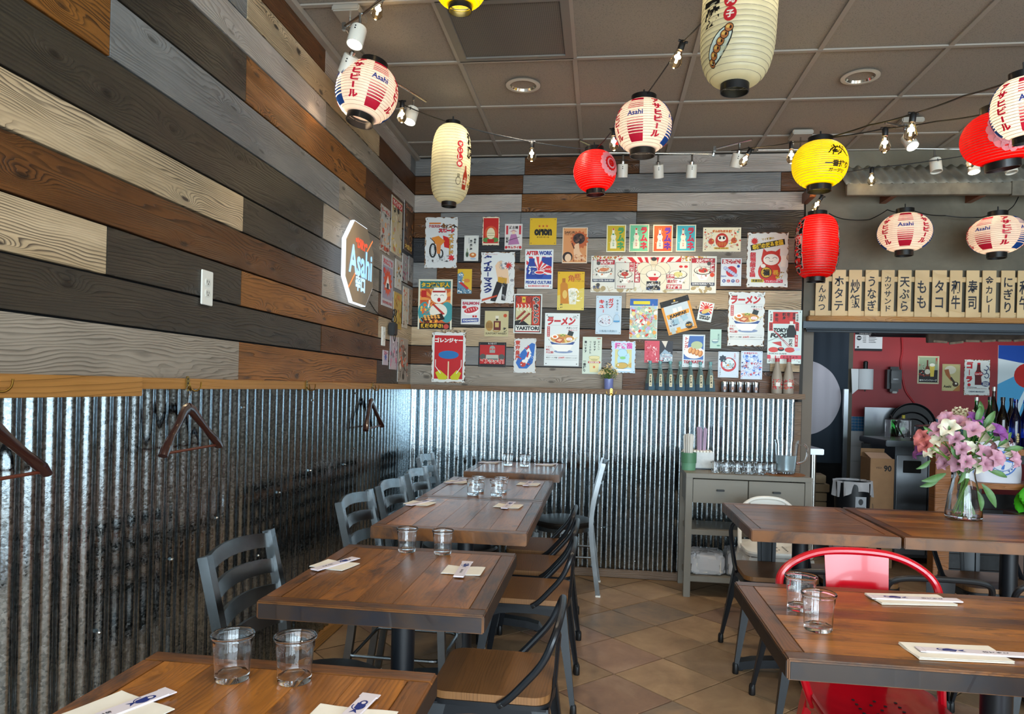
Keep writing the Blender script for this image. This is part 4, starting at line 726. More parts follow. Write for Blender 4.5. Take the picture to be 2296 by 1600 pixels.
poster('white landscape notice with black bars at the top of the red kitchen wall', (1917, 745, 1978, 786), '#cdd0d2', lambda A, h: (A.R(0, 0, 1, .09, '#1b1d22'), A.R(0, h - .08, 1, .08, '#1b1d22'), A.T('PLEASE WASH YOUR HANDS', .5, .045, .7, '#bbb', .01, res=1), A.E(.14, .22, .09, .09, '#2a2d33'), A.R(.07, .2, .14, .04, '#cdd0d2'), [A.R(.28, .13 + .06 * i, .12, .015, '#666').R(.5, .13 + .06 * i, .22 + .04 * (i % 3), .015, '#666') for i in range(5)], A.R(.08, h - .17, .06, .06, '#333')), wall='kitchen', holes=False, name='notice')
# ---------------------------------------------------------------- tables
def table(label, x0, x1, y0, y1, z, along='Y', boards=5, dark=True):
    """top of boards inside a mitred border, round column, cast cross base"""
    t = thing('dining_table', label, 'table', ((x0 + x1) / 2, (y0 + y1) / 2, 0), group='wood-topped dining tables')
    W, L = x1 - x0, y1 - y0; th, e = .05, .05
    def board(nm, cx, cy, lx, ly, m, bev=.0006, al=along, zz=z, thk=th):
        if al == 'X': MB().box((0, 0, 0), (lx, ly, thk), bev).build(nm, m, t, (cx, cy, zz - thk / 2))
        else: MB().box((0, 0, 0), (ly, lx, thk), bev).build(nm, m, t, (cx, cy, zz - thk / 2), (0, 0, rad(90)))
    if along == 'Y':
        w = (W - 2 * e) / boards
        for i in range(boards): board('board', -W / 2 + e + w * (i + .5), 0, w - .0005, L - 2 * e - .0004, table_wood, zz=z - .0003 * (i % 2), thk=.046)
    else:
        w = (L - 2 * e) / boards
        for i in range(boards): board('board', 0, -L / 2 + e + w * (i + .5), W - 2 * e - .0004, w - .0005, table_wood, zz=z - .0003 * (i % 2), thk=.046)
    for s_ in (-1, 1):
        board('edge_board', 0, s_ * (L / 2 - e / 2), W, e, edge_wood, .0035, 'X'); board('edge_board', s_ * (W / 2 - e / 2), 0, e, L - 2 * e + .002, edge_wood, .0035, 'Y')
    for s_ in (-1, 1) if dark else ():
        MB().box((0, 0, 0), (W - .012, .002, .040), .0008).build('dark_side_band', side_wood, t, (0, s_ * (L / 2 + .0006), z - .027))
        MB().box((0, 0, 0), (L - .012, .002, .040), .0008).build('dark_side_band', side_wood, t, (s_ * (W / 2 + .0006), 0, z - .027), (0, 0, rad(90)))
    MB().box((0, 0, z - th - .006), (.28, .28, .01), .002).build('mounting_plate', black, t)
    MB().lathe([(.037, .05), (.037, z - th - .01)], 24).build('column', black, t)
    b = MB().lathe([(.075, .03), (.07, .06), (.045, .085), (.038, .1)], 24)
    lx, ly = min(.30, W / 2), min(.30, L / 2 - .05)
    for dx, dy, l in ((1, 0, lx), (-1, 0, lx), (0, 1, ly), (0, -1, ly)):
        px, py = -dy, dx; ww = .035
        prof = [(.03, .075), (l * .7, .06), (l * .93, .045), (l, .018)]
        for k in range(3):
            (a, za), (c_, zc) = prof[k], prof[k + 1]; w0, w1 = ww * (1 - .1 * k), ww * (1 - .1 * (k + 1))
            vs = [(dx * a + px * s_ * w0, dy * a + py * s_ * w0, zz) for s_ in (-1, 1) for zz in (max(0.012, za - .04), za)] + [(dx * c_ + px * s_ * w1, dy * c_ + py * s_ * w1, zz) for s_ in (-1, 1) for zz in (max(.006, zc - .04), zc)]
            b.add(vs, [(0, 1, 3, 2), (4, 6, 7, 5), (0, 4, 5, 1), (2, 3, 7, 6), (1, 5, 7, 3), (0, 2, 6, 4)])
        b.lathe([(.018, 0), (.02, .012)], 10, (dx * (l - .03), dy * (l - .03), 0))
    b.build('cross_base', black, t)
    return t
T1 = table('dark wood dining table at the bottom left edge, nearest of the left row', -.955, -.325, .70, 1.46, .76)
T2 = table('dark wood dining table with light front edge, second of the left row', -.92, -.29, 1.845, 2.565, .76)
T3 = table('wood dining table pushed against another, nearer half of the long pair', -.905, -.275, 2.765, 3.575, .79, dark=False)
T4 = table('wood dining table joined behind another, farther half of the long pair', -.91, -.28, 3.58, 4.40, .79, dark=False)
T5 = table('small wood dining table farthest back against the corrugated metal wall', -.87, -.25, 4.53, 5.21, .81, dark=False)
R0 = table('large wood dining table at the lower right with the red chairs', .435, 1.66, 1.69, 2.35, .76, 'X', 6)
R1 = table('wood dining table in the middle right row, bare of glasses', .668, 1.288, 3.24, 4.02, .76, 'X', 6, False)
R2 = table('wood dining table holding the flower vase at the right edge', 1.30, 2.55, 3.24, 4.04, .76, 'X', 6, False)
# ---------------------------------------------------------------- low-back metal chairs, front of seat towards local -Y
def leg_mb(x, y, sx, sy, zt=.43, spread=.055, w=.05):
    mb = MB(); n = 6; prev = None; vs = []; fs = []
    for i in range(n + 1):
        t = i / n; z = zt * (1 - t) + .03 * t; cx = x + sx * spread * t; cy = y + sy * spread * t * .9; k = w * (1 - .62 * t ** .8)
        for (a, b) in ((0, 0), (-sx * k, 0), (-sx * k, -sy * .006), (-sx * .006, -sy * .006), (-sx * .006, -sy * k), (0, -sy * k)): vs.append((cx + a, cy + b, z))
    for i in range(n):
        for j in range(6): fs.append((i * 6 + j, i * 6 + (j + 1) % 6, (i + 1) * 6 + (j + 1) % 6, (i + 1) * 6 + j))
    fs.append(tuple(range(6))); mb.add(vs, fs)
    fx, fy = x + sx * (spread - .008), y + sy * (spread * .9 - .008)
    return mb, (fx, fy)
def low_chair(name, label, mat, seat_mat, hoop_w=.19, hoop_top=.668, hoop_back=.19, red=False, group=None, splat_w=.10):
    t = thing(name, label, 'chair', group=group); s_ = .175
    if red:
        mb = MB(); prof = rrect(.37, .37, .07, 6); n = len(prof)
        rings = [(1.0, .435), (1.02, .452), (1.0, .462), (.93, .464), (.6, .452), (.3, .449)]; vs = []; fs = []
        for k, z in rings: vs += [(x * k, y * k, z) for x, y in prof]
        for j in range(len(rings) - 1):
            for i in range(n): fs.append((j * n + i, j * n + (i + 1) % n, (j + 1) * n + (i + 1) % n, (j + 1) * n + i))
        fs.append(tuple((len(rings) - 1) * n + i for i in range(n))); fs.append(tuple(range(n))[::-1]); mb.add(vs, fs); st = mb.build('seat', mat, t)
        hl = MB()
        for i in range(5):
            for j in range(3 + i % 2): hl.lathe([(.005, 0), (.005, .0012)], 8, (-.06 + .12 * j / (2 + i % 2), -.06 + .03 * i, .4505))
        o = hl.build('drain_holes', gapm, st); o['kind'] = 'stuff'
    else:
        MB().prism(rrect(.355, .355, .05, 6), .440, .462).build('seat', seat_mat, t)
        MB().prism(rrect(.363, .363, .052, 6), .425, .4395).build('seat_tray', mat, t)
    ap = MB()
    for sx, sy in ((1, 0), (-1, 0), (0, 1), (0, -1)):
        pts = [(-.17, .43), (.17, .43), (.165, .375), (.11, .395), (.05, .402), (-.05, .402), (-.11, .395), (-.165, .375)]
        o_ = .176; vs = []
        for u, z in pts: vs.append((sx * o_ + (u if sy else 0), sy * o_ + (u if sx else 0), z))
        for u, z in pts: vs.append((sx * (o_ - .004) + (u if sy else 0), sy * (o_ - .004) + (u if sx else 0), z))
        n = 8; ap.add(vs, [tuple(range(n)), tuple(range(n, 2 * n))[::-1]] + [(i, (i + 1) % n, n + (i + 1) % n, n + i) for i in range(n)])
    ap.build('apron', mat, t)
    for sx in (-1, 1):
        for sy in (-1, 1):
            mb, (fx, fy) = leg_mb(sx * s_, sy * s_, sx, sy); lg = mb.build('leg', mat, t)
            MB().lathe([(.013, 0), (.015, .004), (.014, .04), (.011, .05)], 10, (fx, fy, 0)).build('rubber_foot', wire, lg)
    hb = hoop_back
    path = [(-s_ - .006, .03, .435), (-s_ - .012, .06, .455)]
    path += [(-hoop_w, hb - .04, hoop_top - .15), (-hoop_w * .98, hb, hoop_top - .07), (-hoop_w * .55, hb + .008, hoop_top - .006), (0, hb + .012, hoop_top + .004)] if red else [(-hoop_w, hb - .03, hoop_top - .10), (-hoop_w, hb, hoop_top - .02), (-hoop_w * .72, hb + .008, hoop_top), (0, hb + .012, hoop_top + .004)]
    full = path + [(-x, y, z) for x, y, z in path[-2::-1]]
    MB().tube(smoothpath(full, .09 if red else .05, 7), .0115 if not red else .0125, 10).build('back_hoop', mat, t)
    sp = MB(); y0, z0, y1, z1 = .176, .40, hb + .002, hoop_top - .002; w0, w1 = splat_w * .44, splat_w * .52
    def fn(u, v):
        k = w0 + (w1 - w0) * v; x = (u * 2 - 1) * k; e = max(abs(u * 2 - 1) / .55, abs(v - .42) / (.34 if red else .28))
        return (x, y0 + (y1 - y0) * v + .006 * (1 - (u * 2 - 1) ** 2) + ((.009 if red else .004) if e < 1 else 0), z0 + (z1 - z0) * v)
    sp.grid(fn, 22, 26); sp.build('back_splat', mat, t, thick=.003)
    for sx in (-1, 1): MB().lathe([(.008, 0), (.008, .006), (0, .008)], 10).build('bolt', chrome if red else wire, t, (sx * (s_ + .012), .04, .44), (0, rad(90 * sx), 0))
    return t
bc = low_chair('metal_chair', 'black metal chair with amber wood seat, nearest beside the left tables', black, seat_wood, group='black low-back metal chairs')
bc.location = (-.305, 2.235, 0); bc.rotation_euler = (0, 0, rad(-90))
def BC(x, y, rz, lab): return copy_tree(bc, lab, None, (x, y, 0), rad(rz))
BC(-.30, 3.19, -90, 'black metal chair with brown wood seat, second from the front in the left aisle row')
BC(-.305, 3.66, -90, 'black metal chair third from the front in the left aisle row')
BC(-.33, 4.10, -90, 'black metal chair farthest back of the four along the left aisle')
BC(.90, 3.79, 0, 'black metal chair behind the bare table, left of the red armchair')
BC(1.27, 3.80, 0, 'black metal chair behind the bare table, right of its column')
BC(1.93, 3.82, 0, 'black metal chair behind the flower vase table')
BC(.93, 3.12, 180, 'black metal chair whose back hoop shows through the red armchair hoop')
BC(1.30, 3.10, 180, 'black metal chair with its back hoop just right of the red armchair')
BC(1.76, 3.10, 180, 'black metal chair at the right edge between the two table rows')
rc = low_chair('red_armchair', 'glossy red metal armchair tucked under the far side of the lower right table', redm, None, .245, .855, .24, True, 'red metal armchairs', .19)
rc.location = (.83, 2.19, 0)
copy_tree(rc, 'glossy red metal armchair at the bottom right corner, only its hoop showing', None, (1.12, 1.57, 0), rad(180))
wc = low_chair('white_chair', 'white metal chair with a curved back rail behind the bare table', white, white, .17, .715, .2, True, None, .2)
wc.location = (1.03, 4.36, 0)
# ---------------------------------------------------------------- ladder-back chairs, back at local +Y
def ladder_chair(label):
    t = thing('ladder_back_chair', label, 'chair', group='gunmetal ladder-back chairs')
    MB().lathe([(.19, .43), (.2, .437), (.203, .455), (.195, .468), (.15, .474), (0, .476)], 32, mod=lambda a, z: 1 + .06 * cos(2 * a) ** 2).build('seat_cushion', vinyl, t)
    MB().lathe([(.185, .40), (.185, .43)], 32).build('seat_rim', gun, t)
    for sx in (-1, 1):
        MB().tube(smoothpath([(sx * .185, .25, .0), (sx * .185, .19, .42), (sx * .185, .20, .6), (sx * .188, .265, .875)], .12, 6), .0145, 4, sq=True).build('back_post', gun, t)
        MB().tube([(sx * .18, -.19, 0), (sx * .165, -.165, .40)], .0145, 4, sq=True).build('leg', gun, t)
        for y in (.25, -.19): MB().box((sx * (.185 if y > 0 else .18), y, .006), (.033, .033, .012), .002).build('floor_glide', white, t)
    for i, (z, y) in enumerate(((.845, .257), (.765, .236), (.685, .216), (.605, .203))):
        def fn(u, v, z=z, y=y):
            x = (u * 2 - 1) * .175; b = .03 * (1 - (u * 2 - 1) ** 2)
            return (x, y + b + (v - .5) * .008, z + (v - .5) * .045 + .012 * (1 - (u * 2 - 1) ** 2))
        MB().grid(fn, 14, 2).build('ladder_slat', gun, t, thick=.012)
    MB().tube(smoothpath([(-.172, .2, .25), (-.174, -.17, .25), (.174, -.17, .25), (.172, .2, .25)], .05), .008, 8, closed=True).build('stretcher', gun, t)
    return t
lc = ladder_chair('gunmetal ladder-back chair at the left edge beside the nearest table')
lc.location = (-1.115, 1.13, 0); lc.rotation_euler = (0, 0, rad(90))
def LC(x, y, rz, lab): return copy_tree(lc, lab, None, (x, y, 0), rad(rz))
LC(-.80, 2.02, 90, 'gunmetal ladder-back chair angled behind the second table of the left row')
LC(-.78, 2.975, 90, 'gunmetal ladder-back chair nearest the front at the long pair of tables')
LC(-.77, 3.46, 90, 'gunmetal ladder-back chair in the middle of the three at the long pair of tables')
LC(-.77, 3.96, 90, 'gunmetal ladder-back chair farthest of the three at the long pair of tables')
LC(-.93, 4.81, 90, 'gunmetal ladder-back chair in the far corner at the smallest table')
LC(-.24, 4.90, -90, 'gunmetal ladder-back chair facing left against the corrugated back wall')
# ---------------------------------------------------------------- tumblers
def tumbler_mb(r=.041, h=.092):
    fac = lambda a, z: (1 - .028 * abs(sin(5 * a)) if .006 < z < .066 else 1)
    out = [(0, .0), (r * .78, .0), (r * .82, .006), (r * .86, .03), (r * .9, .062), (r * .93, .068), (r * .95, .082), (r * 1.03, .086), (r * 1.04, .09), (r * 1.0, h)]
    inn = [(r * .95, .09), (r * .89, .082), (r * .86, .06), (r * .78, .012), (0, .010)]
    return MB().lathe(out + inn, 40, mod=fac)
tm = tumbler_mb().build('tumbler', glass); tm.location = (0, 0, -5); tfirst = [True]
def tumbler(px, py, z, lab, s_=1.0, grp='clear faceted tumblers on the tables'):
    p = at(px, py, Z=z); o = tm
    if not tfirst[0]: o = tm.copy(); C.objects.link(o)
    tfirst[0] = False; o.location = (p.x, p.y, z + .001); o.scale = (s_,) * 3; tag(o, lab, 'glass', grp); return o
for px, py, z, s_, lab in ((520, 1521, .76, 1.0, 'clear faceted tumbler, left of the pair on the nearest left table'), (660, 1526, .76, 1.0, 'clear faceted tumbler, right of the pair on the nearest left table'),
 (912, 1236, .76, .92, 'clear faceted tumbler, left of the pair on the second left table'), (992, 1241, .76, .92, 'clear faceted tumbler, right of the pair on the second left table'),
 (1061, 1109, .79, .9, 'clear faceted tumbler, front left of four on the long pair of tables'), (1113, 1111, .79, .9, 'clear faceted tumbler, front right of four on the long pair of tables'), (1073, 1101, .79, .9, 'clear faceted tumbler half hidden, back left of four on the long pair'), (1124, 1103, .79, .9, 'clear faceted tumbler half hidden, back right of four on the long pair'),
 (1139, 1043, .81, .9, 'clear faceted tumbler, left of the pair on the farthest table'), (1176, 1045, .81, .9, 'clear faceted tumbler, right of the pair on the farthest table'),
 (1794, 1365, .76, 1.03, 'clear faceted tumbler, rear one on the lower right table'), (1834, 1411, .76, 1.03, 'clear faceted tumbler, front one on the lower right table')): tumbler(px, py, z, lab, s_)
# ---------------------------------------------------------------- napkins with paper chopstick sleeves
napm = M('napkin_paper', '#e6e1d5', .8, noise=.04, scale=20); slm = M('sleeve_paper', '#d8d0d8', .6)
def fish(A, h):
    c = '#26357a'
    A.O(.5, h * .25, .34, .42, .06, c, 14, 0, -60, 200).P([(.3, h * .18), (.7, h * .16), (.85, h * .26), (.6, h * .33), (.35, h * .3)], c).P([(.45, h * .33), (.55, h * .33), (.75, h * .4), (.5, h * .37), (.3, h * .4)], c).E(.6, h * .17, .22, .3, c, 12).E(.6, h * .17, .12, .16, '#d8d0d8', 10)
    A.V('おてもと', .5, h * .55, h * .8, '#23242c', .3, .03)
def napkin(px, py, z, ang, lab, slab, w=.125, d=.10, sang=0, sw=.034, sl=.185, off=(0, 0)):
    p = at(px, py, Z=z); n = thing('napkin', 'cream paper napkin ' + lab, 'napkin', (p.x, p.y, z + .0005), rad(ang), 'paper napkins at the place settings')
    r = random.Random(int(px))
    for k in range(3):
        def fn(u, v, k=k):
            x, y = (u - .5) * w + k * .002, (v - .5) * d - k * .0015
            return (x, y, .0008 + k * .0010 + .0010 * sin(u * 7 + k) * (abs(v - .5) * 2) ** 3 + (.002 if k == 2 else 0) * abs(u - .5))
        MB().grid(fn, 10, 8).build('folded_sheet', napm, n, thick=-.0008)
    q = p + Matrix.Rotation(rad(ang), 3, 'Z') @ Vector((off[0], off[1], 0))
    s = thing('chopstick_sleeve', 'white paper chopstick sleeve with blue fish print ' + slab, 'chopstick sleeve', (q.x, q.y, z + .0062), rad(ang + sang), 'chopstick sleeves at the place settings')
    MB().box((0, 0, 0), (sw, sl, .004), .0015).build('sleeve', slm, s)
    MB().box((0, sl / 2 + .004, .0006), (sw * 1.12, .016, .002), .0006).build('torn_flap', slm, s)
    A = Art(sl / sw, .0001); fish(A, sl / sw)
    A.mesh(sw, s, fn=lambda x, y, zz: (x, zz, .0021 - y))
    return n
nd = [(262, 1600, .76, -20, 'at the lower left corner of the nearest table', 'at the lower left corner', dict(sang=-4, w=.15, d=.12)), (778, 1618, .76, -2, 'at the bottom edge on the nearest table', 'at the bottom edge of the picture', dict(sang=-4, w=.15)),
 (750, 1268, .76, -14, 'left side of the second table', 'left side of the second table', dict(sang=-8)), (1038, 1280, .76, 0, 'right side of the second table', 'right side of the second table', dict(sang=2)),
 (941, 1129, .79, -12, 'front left of the long pair of tables', 'front left of the long pair', dict(sang=-8)), (1139, 1135, .79, -6, 'front right of the long pair of tables', 'front right of the long pair', dict(sang=2)),
 (1024, 1081, .79, -14, 'back left of the long pair, by the tumblers', 'back left of the long pair', dict(sang=-10)), (1184, 1086, .79, -6, 'back right of the long pair of tables', 'back right of the long pair', dict(sang=2)),
 (1097, 1037, .81, -8, 'left end of the farthest table', 'left end of the farthest table', dict(sang=-40)), (1222, 1042, .81, -4, 'right end of the farthest table', 'right end of the farthest table', dict(sang=-50)),
 (2040, 1346, .76, 98, 'far side of the lower right table', 'far side of the lower right table', dict(w=.10, d=.22, sang=-4, sl=.25, sw=.036, off=(0, -.02))), (2140, 1466, .76, 94, 'near side of the lower right table', 'near side of the lower right table', dict(w=.10, d=.21, sang=-2, sl=.24, sw=.03, off=(.0, -.05)))]
for px, py, z, a, l1, l2, k in nd: napkin(px, py, z, a, l1, l2, **k)
# ---------------------------------------------------------------- console against the back wall
cg = M('taupe_console_paint', '#7a7468', .5)
cs = thing('console_table', 'taupe two-drawer console table against the corrugated back wall', 'cabinet', (.97, 5.03, 0))
CW, CD, CZ = .80, .38, .82
MB().box((0, 0, CZ - .015), (CW, CD, .03), .002).build('top', cg, cs)
for sx in (-1, 1):
    for sy in (-1, 1): MB().box((sx * (CW / 2 - .022), sy * (CD / 2 - .022), (CZ - .03) / 2), (.044, .044, CZ - .03), .002).build('leg', cg, cs)
    MB().box((sx * (CW / 2 - .022), 0, CZ - .12), (.02, CD - .09, .16)).build('side_panel', cg, cs)
MB().box((0, CD / 2 - .02, CZ - .12), (CW - .09, .012, .16)).build('back_panel', cg, cs)
for z in (.43, .12): MB().box((0, 0, z), (CW - .05, CD - .03, .035), .002).build('shelf', cg, cs)
for sx in (-1, 1):
    dr = MB().box((sx * .178, -CD / 2 + .012, CZ - .115), (.35, .022, .155), .002).build('drawer', cg, cs)
    MB().box((sx * .178, -CD / 2 - .008, CZ - .105), (.05, .018, .012), .002).build('handle', wire, dr)
def on_console(px, py): p = at(px, py, Z=CZ); return min(max(p.x, .6), 1.34), min(max(p.y, 4.86), 5.17)
# items on the console
x, y = on_console(1560, 1048)
nb = thing('napkin_holder', 'white paper-wrapped napkin block on the left end of the console', 'napkins', (x, y - .03, CZ)); MB().box((0, 0, .065), (.215, .11, .11), .004).build('napkin_stack', M('white_napkin', '#cfd2d2', .8, noise=.06, scale=40), nb); MB().box((0, 0, .005), (.22, .115, .01), .002).build('tray', black, nb)
for k in range(9): MB().box((-.09 + .022 * k, .0, .126), (.018, .1, .012), .002).build('paper_fold', napm, nb)
def straws(px, lab, n, m, hh, r, cup, band, yy, label):
    xx = at(px, 1000, Y=yy).x; s = thing('straw_cup', label, 'straws', (xx, yy, CZ)); MB().lathe([(r * .9, 0), (r, .12), (r * .96, .12), (r * .86, .005), (0, .005)], 24).build('cup', cup, s)
    if band: MB().lathe([(r * 1.01, .05), (r * 1.03, .118)], 24, cap=False).build('band', band, s)
    rr = random.Random(px)
    for i in range(n):
        a, q = rr.uniform(0, 6.28), r * .75 * rr.random() ** .5; dx, dy = q * cos(a), q * sin(a)
        MB().tube([(dx * .8, dy * .8, .01), (dx * 1.15, dy * 1.15, hh + rr.uniform(-.012, .012))], .0036, 6).build('straw', m, s)
straws(1545, '', 26, M('white_straw', '#dcd6cc', .6), .24, .052, M('cup_green', '#5f9070', .5), M('cup_band', '#4b7a58', .5), 5.05, 'cup packed with white wrapped straws at the left of the console')
straws(1572, '', 20, M('pink_straw', '#b8a0b8', .6), .285, .042, glass, None, 5.15, 'glass of pink and lilac wrapped straws behind the napkin block')
k = 0
for row, (yy, n, x0) in enumerate(((4.93, 5, 1604), (5.0, 6, 1602), (5.08, 6, 1608))):
    for i in range(n):
        p = at(x0 + 25 * i + 6 * row, 1060, Y=yy); o = tm.copy(); C.objects.link(o); o.location = (p.x, yy, CZ + .001); o.scale = (.78,) * 3
        tag(o, 'clear water glass on the console, ' + ['front', 'middle', 'back'][row] + ' row, ' + ['first', 'second', 'third', 'fourth', 'fifth', 'sixth'][i] + ' from the left', 'glass', 'water glasses crowded on the console')
pm = at(1762, 1060, Y=5.0)
pt = thing('water_pitcher', 'clear plastic pitcher of iced water at the right of the console', 'pitcher', (pm.x, 5.0, CZ))
MB().lathe([(0, .006), (.055, .006), (.06, .02), (.075, .21), (.08, .225), (.077, .225), (.071, .2), (.056, .024), (0, .014)], 32).build('jug', glass, pt)
MB().lathe([(0, .016), (.055, .016), (.066, .125), (0, .125)], 32).build('water', M('iced_water', '#cdd8da', .2, trans=.6, ior=1.1), pt)
MB().tube(smoothpath([(.07, 0, .2), (.135, 0, .2), (.135, 0, .09), (.066, 0, .07)], .05), .008, 8).build('handle', glass, pt)
mt = MB().lathe([(.14, 0), (.14, .003), (0, .003)], 32); o = mt.build('coaster_tray', orange_wood); o.location = (pm.x - .02, 5.0, CZ + .0005); tag(o, 'round brown tray under the water pitcher on the console', 'tray')
pt.location.z = CZ + .004
plastic = NT('clear_plastic_wrap'); plastic.set(col='#e8e8ec', trans=.55, rough=.12, ior=1.15); plastic = reg(plastic)
for i, (dx, w, h, lab) in enumerate(((-.24, .22, .15, 'long plastic-wrapped pack of white paper bags on the lower left of the console shelf'), (-.03, .15, .17, 'square plastic-wrapped pack of takeaway boxes on the middle of the console shelf'), (.17, .2, .13, 'plastic-wrapped pack of paper goods behind the chair on the console shelf'))):
    t_ = thing('wrapped_pack', lab, 'package', (.97 + dx, 5.0, .1385), group='wrapped packs on the console shelf')
    MB().box((0, 0, h * .42), (w * .92, .2, h * .8), .012).build('paper_stack', M('stacked_paper', '#cdc6b8', .8, noise=.08, scale=30), t_)
    r_ = random.Random(i); mb = MB()
    def fw2(u, v, w=w, h=h):
        a = u * 2 * pi; b = (v - .5) * pi; q = 1 + .06 * sin(a * 7 + v * 11) * cos(b) + .04 * sin(a * 13 - v * 17)
        sg = lambda x, e: abs(x) ** e * (1 if x > 0 else -1)
        return (w * .54 * sg(cos(a), .45) * sg(cos(b), .3) * q, .112 * sg(sin(a), .45) * sg(cos(b), .3) * q, max(.002, h * .47 + h * .53 * sg(sin(b), .5) * q))
    MB().grid(fw2, 36, 14).build('plastic_wrap', plastic, t_, smooth=.3)
# ---------------------------------------------------------------- things on the ledge
LZ = 1.3625
def led(px): return at(px, 880, Y=5.21).x
def label_panel(parent, w, h, z, r, art=None, bg='#d8cfb4', ang=-90, wrap=True):
    A = Art(h / w, .00015); A.R(0, 0, 1, h / w, bg)
    if art: art(A, h / w)
    sh = []
    return A.mesh(w, parent, 'paper_label', fn=lambda x, y, zz: ((r - y) * sin(x / r), -(r - y) * cos(x / r), z + zz) if wrap else (x, -r + y, z + zz))
first = None
for i in range(7):
    xx = led(1456 + 22.6 * i)
    if first is None:
        b = thing('sake_bottle', '', 'bottle', (xx, 5.215, LZ), rad(20), 'seven aqua glass bottles on the ledge')
        MB().lathe([(.0, .0), (.042, .0), (.044, .006), (.036, .06), (.024, .12), (.012, .175), (.010, .195), (.012, .2), (.0, .2)], 3, mod=None).build('glass_body', aqua_glass, b, smooth=.3)
        MB().lathe([(.0, .003), (.039, .003), (.03, .05), (.0, .05)], 3).build('blue_base', base_blue, b, smooth=.3)
        MB().lathe([(.0115, .19), (.0125, .205), (.011, .212), (0, .212)], 12).build('cap', M('aqua_cap', '#5c8f92', .4), b)
        A = Art(4.6, .0001); A.R(0, 0, 1, 4.6, '#cfc6a8'); A.V('南部美人', .5, .3, 4.3, Bk, .6, .04)
        lb = A.mesh(.019, b, 'paper_label', fn=lambda x, y, zz: (x + .0, -.0335 + y + (zz) * .22, .072 + zz)); lb.rotation_euler = (0, 0, rad(-20)); lb.location = (.004, 0, 0)
        first = b
    else: b = copy_tree(first, None, None, (xx, 5.215, LZ), rad(20))
    b['label'] = 'tapered aqua sake bottle with cream strip label, ' + ['first from the left of seven', 'second from the left of seven', 'third from the left of seven', 'fourth, the middle one of seven', 'third from the right of seven', 'second from the right of seven', 'last on the right of seven'][i]
first = None
for i in range(5):
    xx = led(1624 + 17.6 * i)
    if first is None:
        b = thing('spice_tin', '', 'tin', (xx, 5.215, LZ), 0, 'five steel spice tins on the ledge')
        MB().lathe([(0, 0), (.023, 0), (.024, .003), (.024, .055), (.0, .055)], 24).build('tin_body', stainless, b)
        MB().lathe([(.025, .056), (.025, .072), (.022, .076), (0, .076)], 24).build('lid', chrome, b)
        MB().lathe([(.0245, .0545), (.0245, .0565)], 24).build('dark_band', wire, b)
        A = Art(1.5, .0001); A.E(.5, .75, .5, .72, '#8a2f1c').E(.5, .75, .36, .58, '#b9b5ac').E(.5, .75, .22, .4, '#7a4420')
        A.mesh(.022, b, 'window_label', fn=lambda x, y, zz: (.0242 * sin(x / .0242) * 1.0, -(.0242 - y) * cos(x / .0242), .028 + zz)); first = b
    else: b = copy_tree(first, None, None, (xx, 5.215, LZ))
    b['label'] = 'small steel spice tin with an oval window, ' + ['leftmost of five', 'second of five', 'middle one of five', 'fourth of five', 'rightmost of five'][i]
for i, px in enumerate((1741, 1767)):
    b = thing('frosted_bottle', 'frosted bottle with red dotted label, ' + ('left' if i == 0 else 'right') + ' one of the pair on the ledge', 'bottle', (led(px), 5.21, LZ), 0, 'pair of frosted bottles')
    MB().lathe([(0, 0), (.034, 0), (.036, .005), (.036, .11), (.03, .14), (.017, .19), (.014, .235), (0, .235)], 28).build('glass_body', frost, b)
    MB().lathe([(.0155, .222), (.0155, .247), (0, .247)], 20).build('cap', M('red_speckled_cap', '#a8343a', .5, noise=.4, scale=200), b)
    def dots(A, h):
        r_ = random.Random(i)
        for k in range(60):
            u, v = r_.random(), r_.random() * h
            if not (.32 < u < .68 and .3 * h < v < .7 * h): A.E(u, v, .05, .035, r_.choice(['#b8242c', '#d85a3a', '#c8203a']), 8, r_.uniform(0, 180))
        A.R(.34, h * .3, .32, h * .4, '#d6d0c6')
    label_panel(b, .085, .07, .065, .0365, dots, '#ddd2c6')
fp = thing('flower_pot', 'small lilac pot of yellow and white daisies on the ledge', 'potted plant', (led(1364), 5.2, LZ))
MB().lathe([(0, 0), (.03, 0), (.032, .004), (.034, .075), (.031, .076), (.03, .06), (0, .058)], 28).build('pot', M('lilac_pot', '#6f78a8', .3), fp)
lf = MB(); fl_ = MB(); fc = MB(); r_ = random.Random(4)
for i in range(260):
    a, q = r_.uniform(0, 6.28), .055 * r_.random() ** .5; z = .075 + r_.uniform(0, .07); p = Vector((q * cos(a) * 1.1, q * sin(a) * .7, z)); m_ = Matrix.Translation(p) @ Euler((r_.uniform(-1, 1), r_.uniform(-1, 1), a)).to_matrix().to_4x4(); l = r_.uniform(.008, .016)
    lf.add([(0, 0, 0), (l * .3, l * .5, 0), (0, l, .002), (-l * .3, l * .5, 0)], [(0, 1, 2, 3)], mtx=m_)
for i in range(64):
    a, q = r_.uniform(0, 6.28), .075 * r_.random() ** .6; z = .10 + .085 * (1 - q / .075) * r_.uniform(.3, 1) + r_.uniform(0, .02); p = Vector((q * cos(a), q * sin(a) * .6, z)); m_ = Matrix.Translation(p) @ Euler((r_.uniform(.2, 1.2), r_.uniform(-.5, .5), r_.uniform(-.8, .8))).to_matrix().to_4x4()
    for k in range(6): t_ = k * pi / 3; fl_.add([(0, 0, 0), (.008 * cos(t_ - .3), .008 * sin(t_ - .3), .001), (.009 * cos(t_ + .3), .009 * sin(t_ + .3), .001)], [(0, 1, 2)], mtx=m_)
    fc.lathe([(.003, 0), (.002, .002), (0, .002)], 6, mtx=m_)
for i in range(30): a, q = r_.uniform(0, 6.28), r_.random() * .05; lf.tube([(q * .3 * cos(a), q * .3 * sin(a), .06), (q * cos(a), q * sin(a) * .7, .15)], .0009, 4)
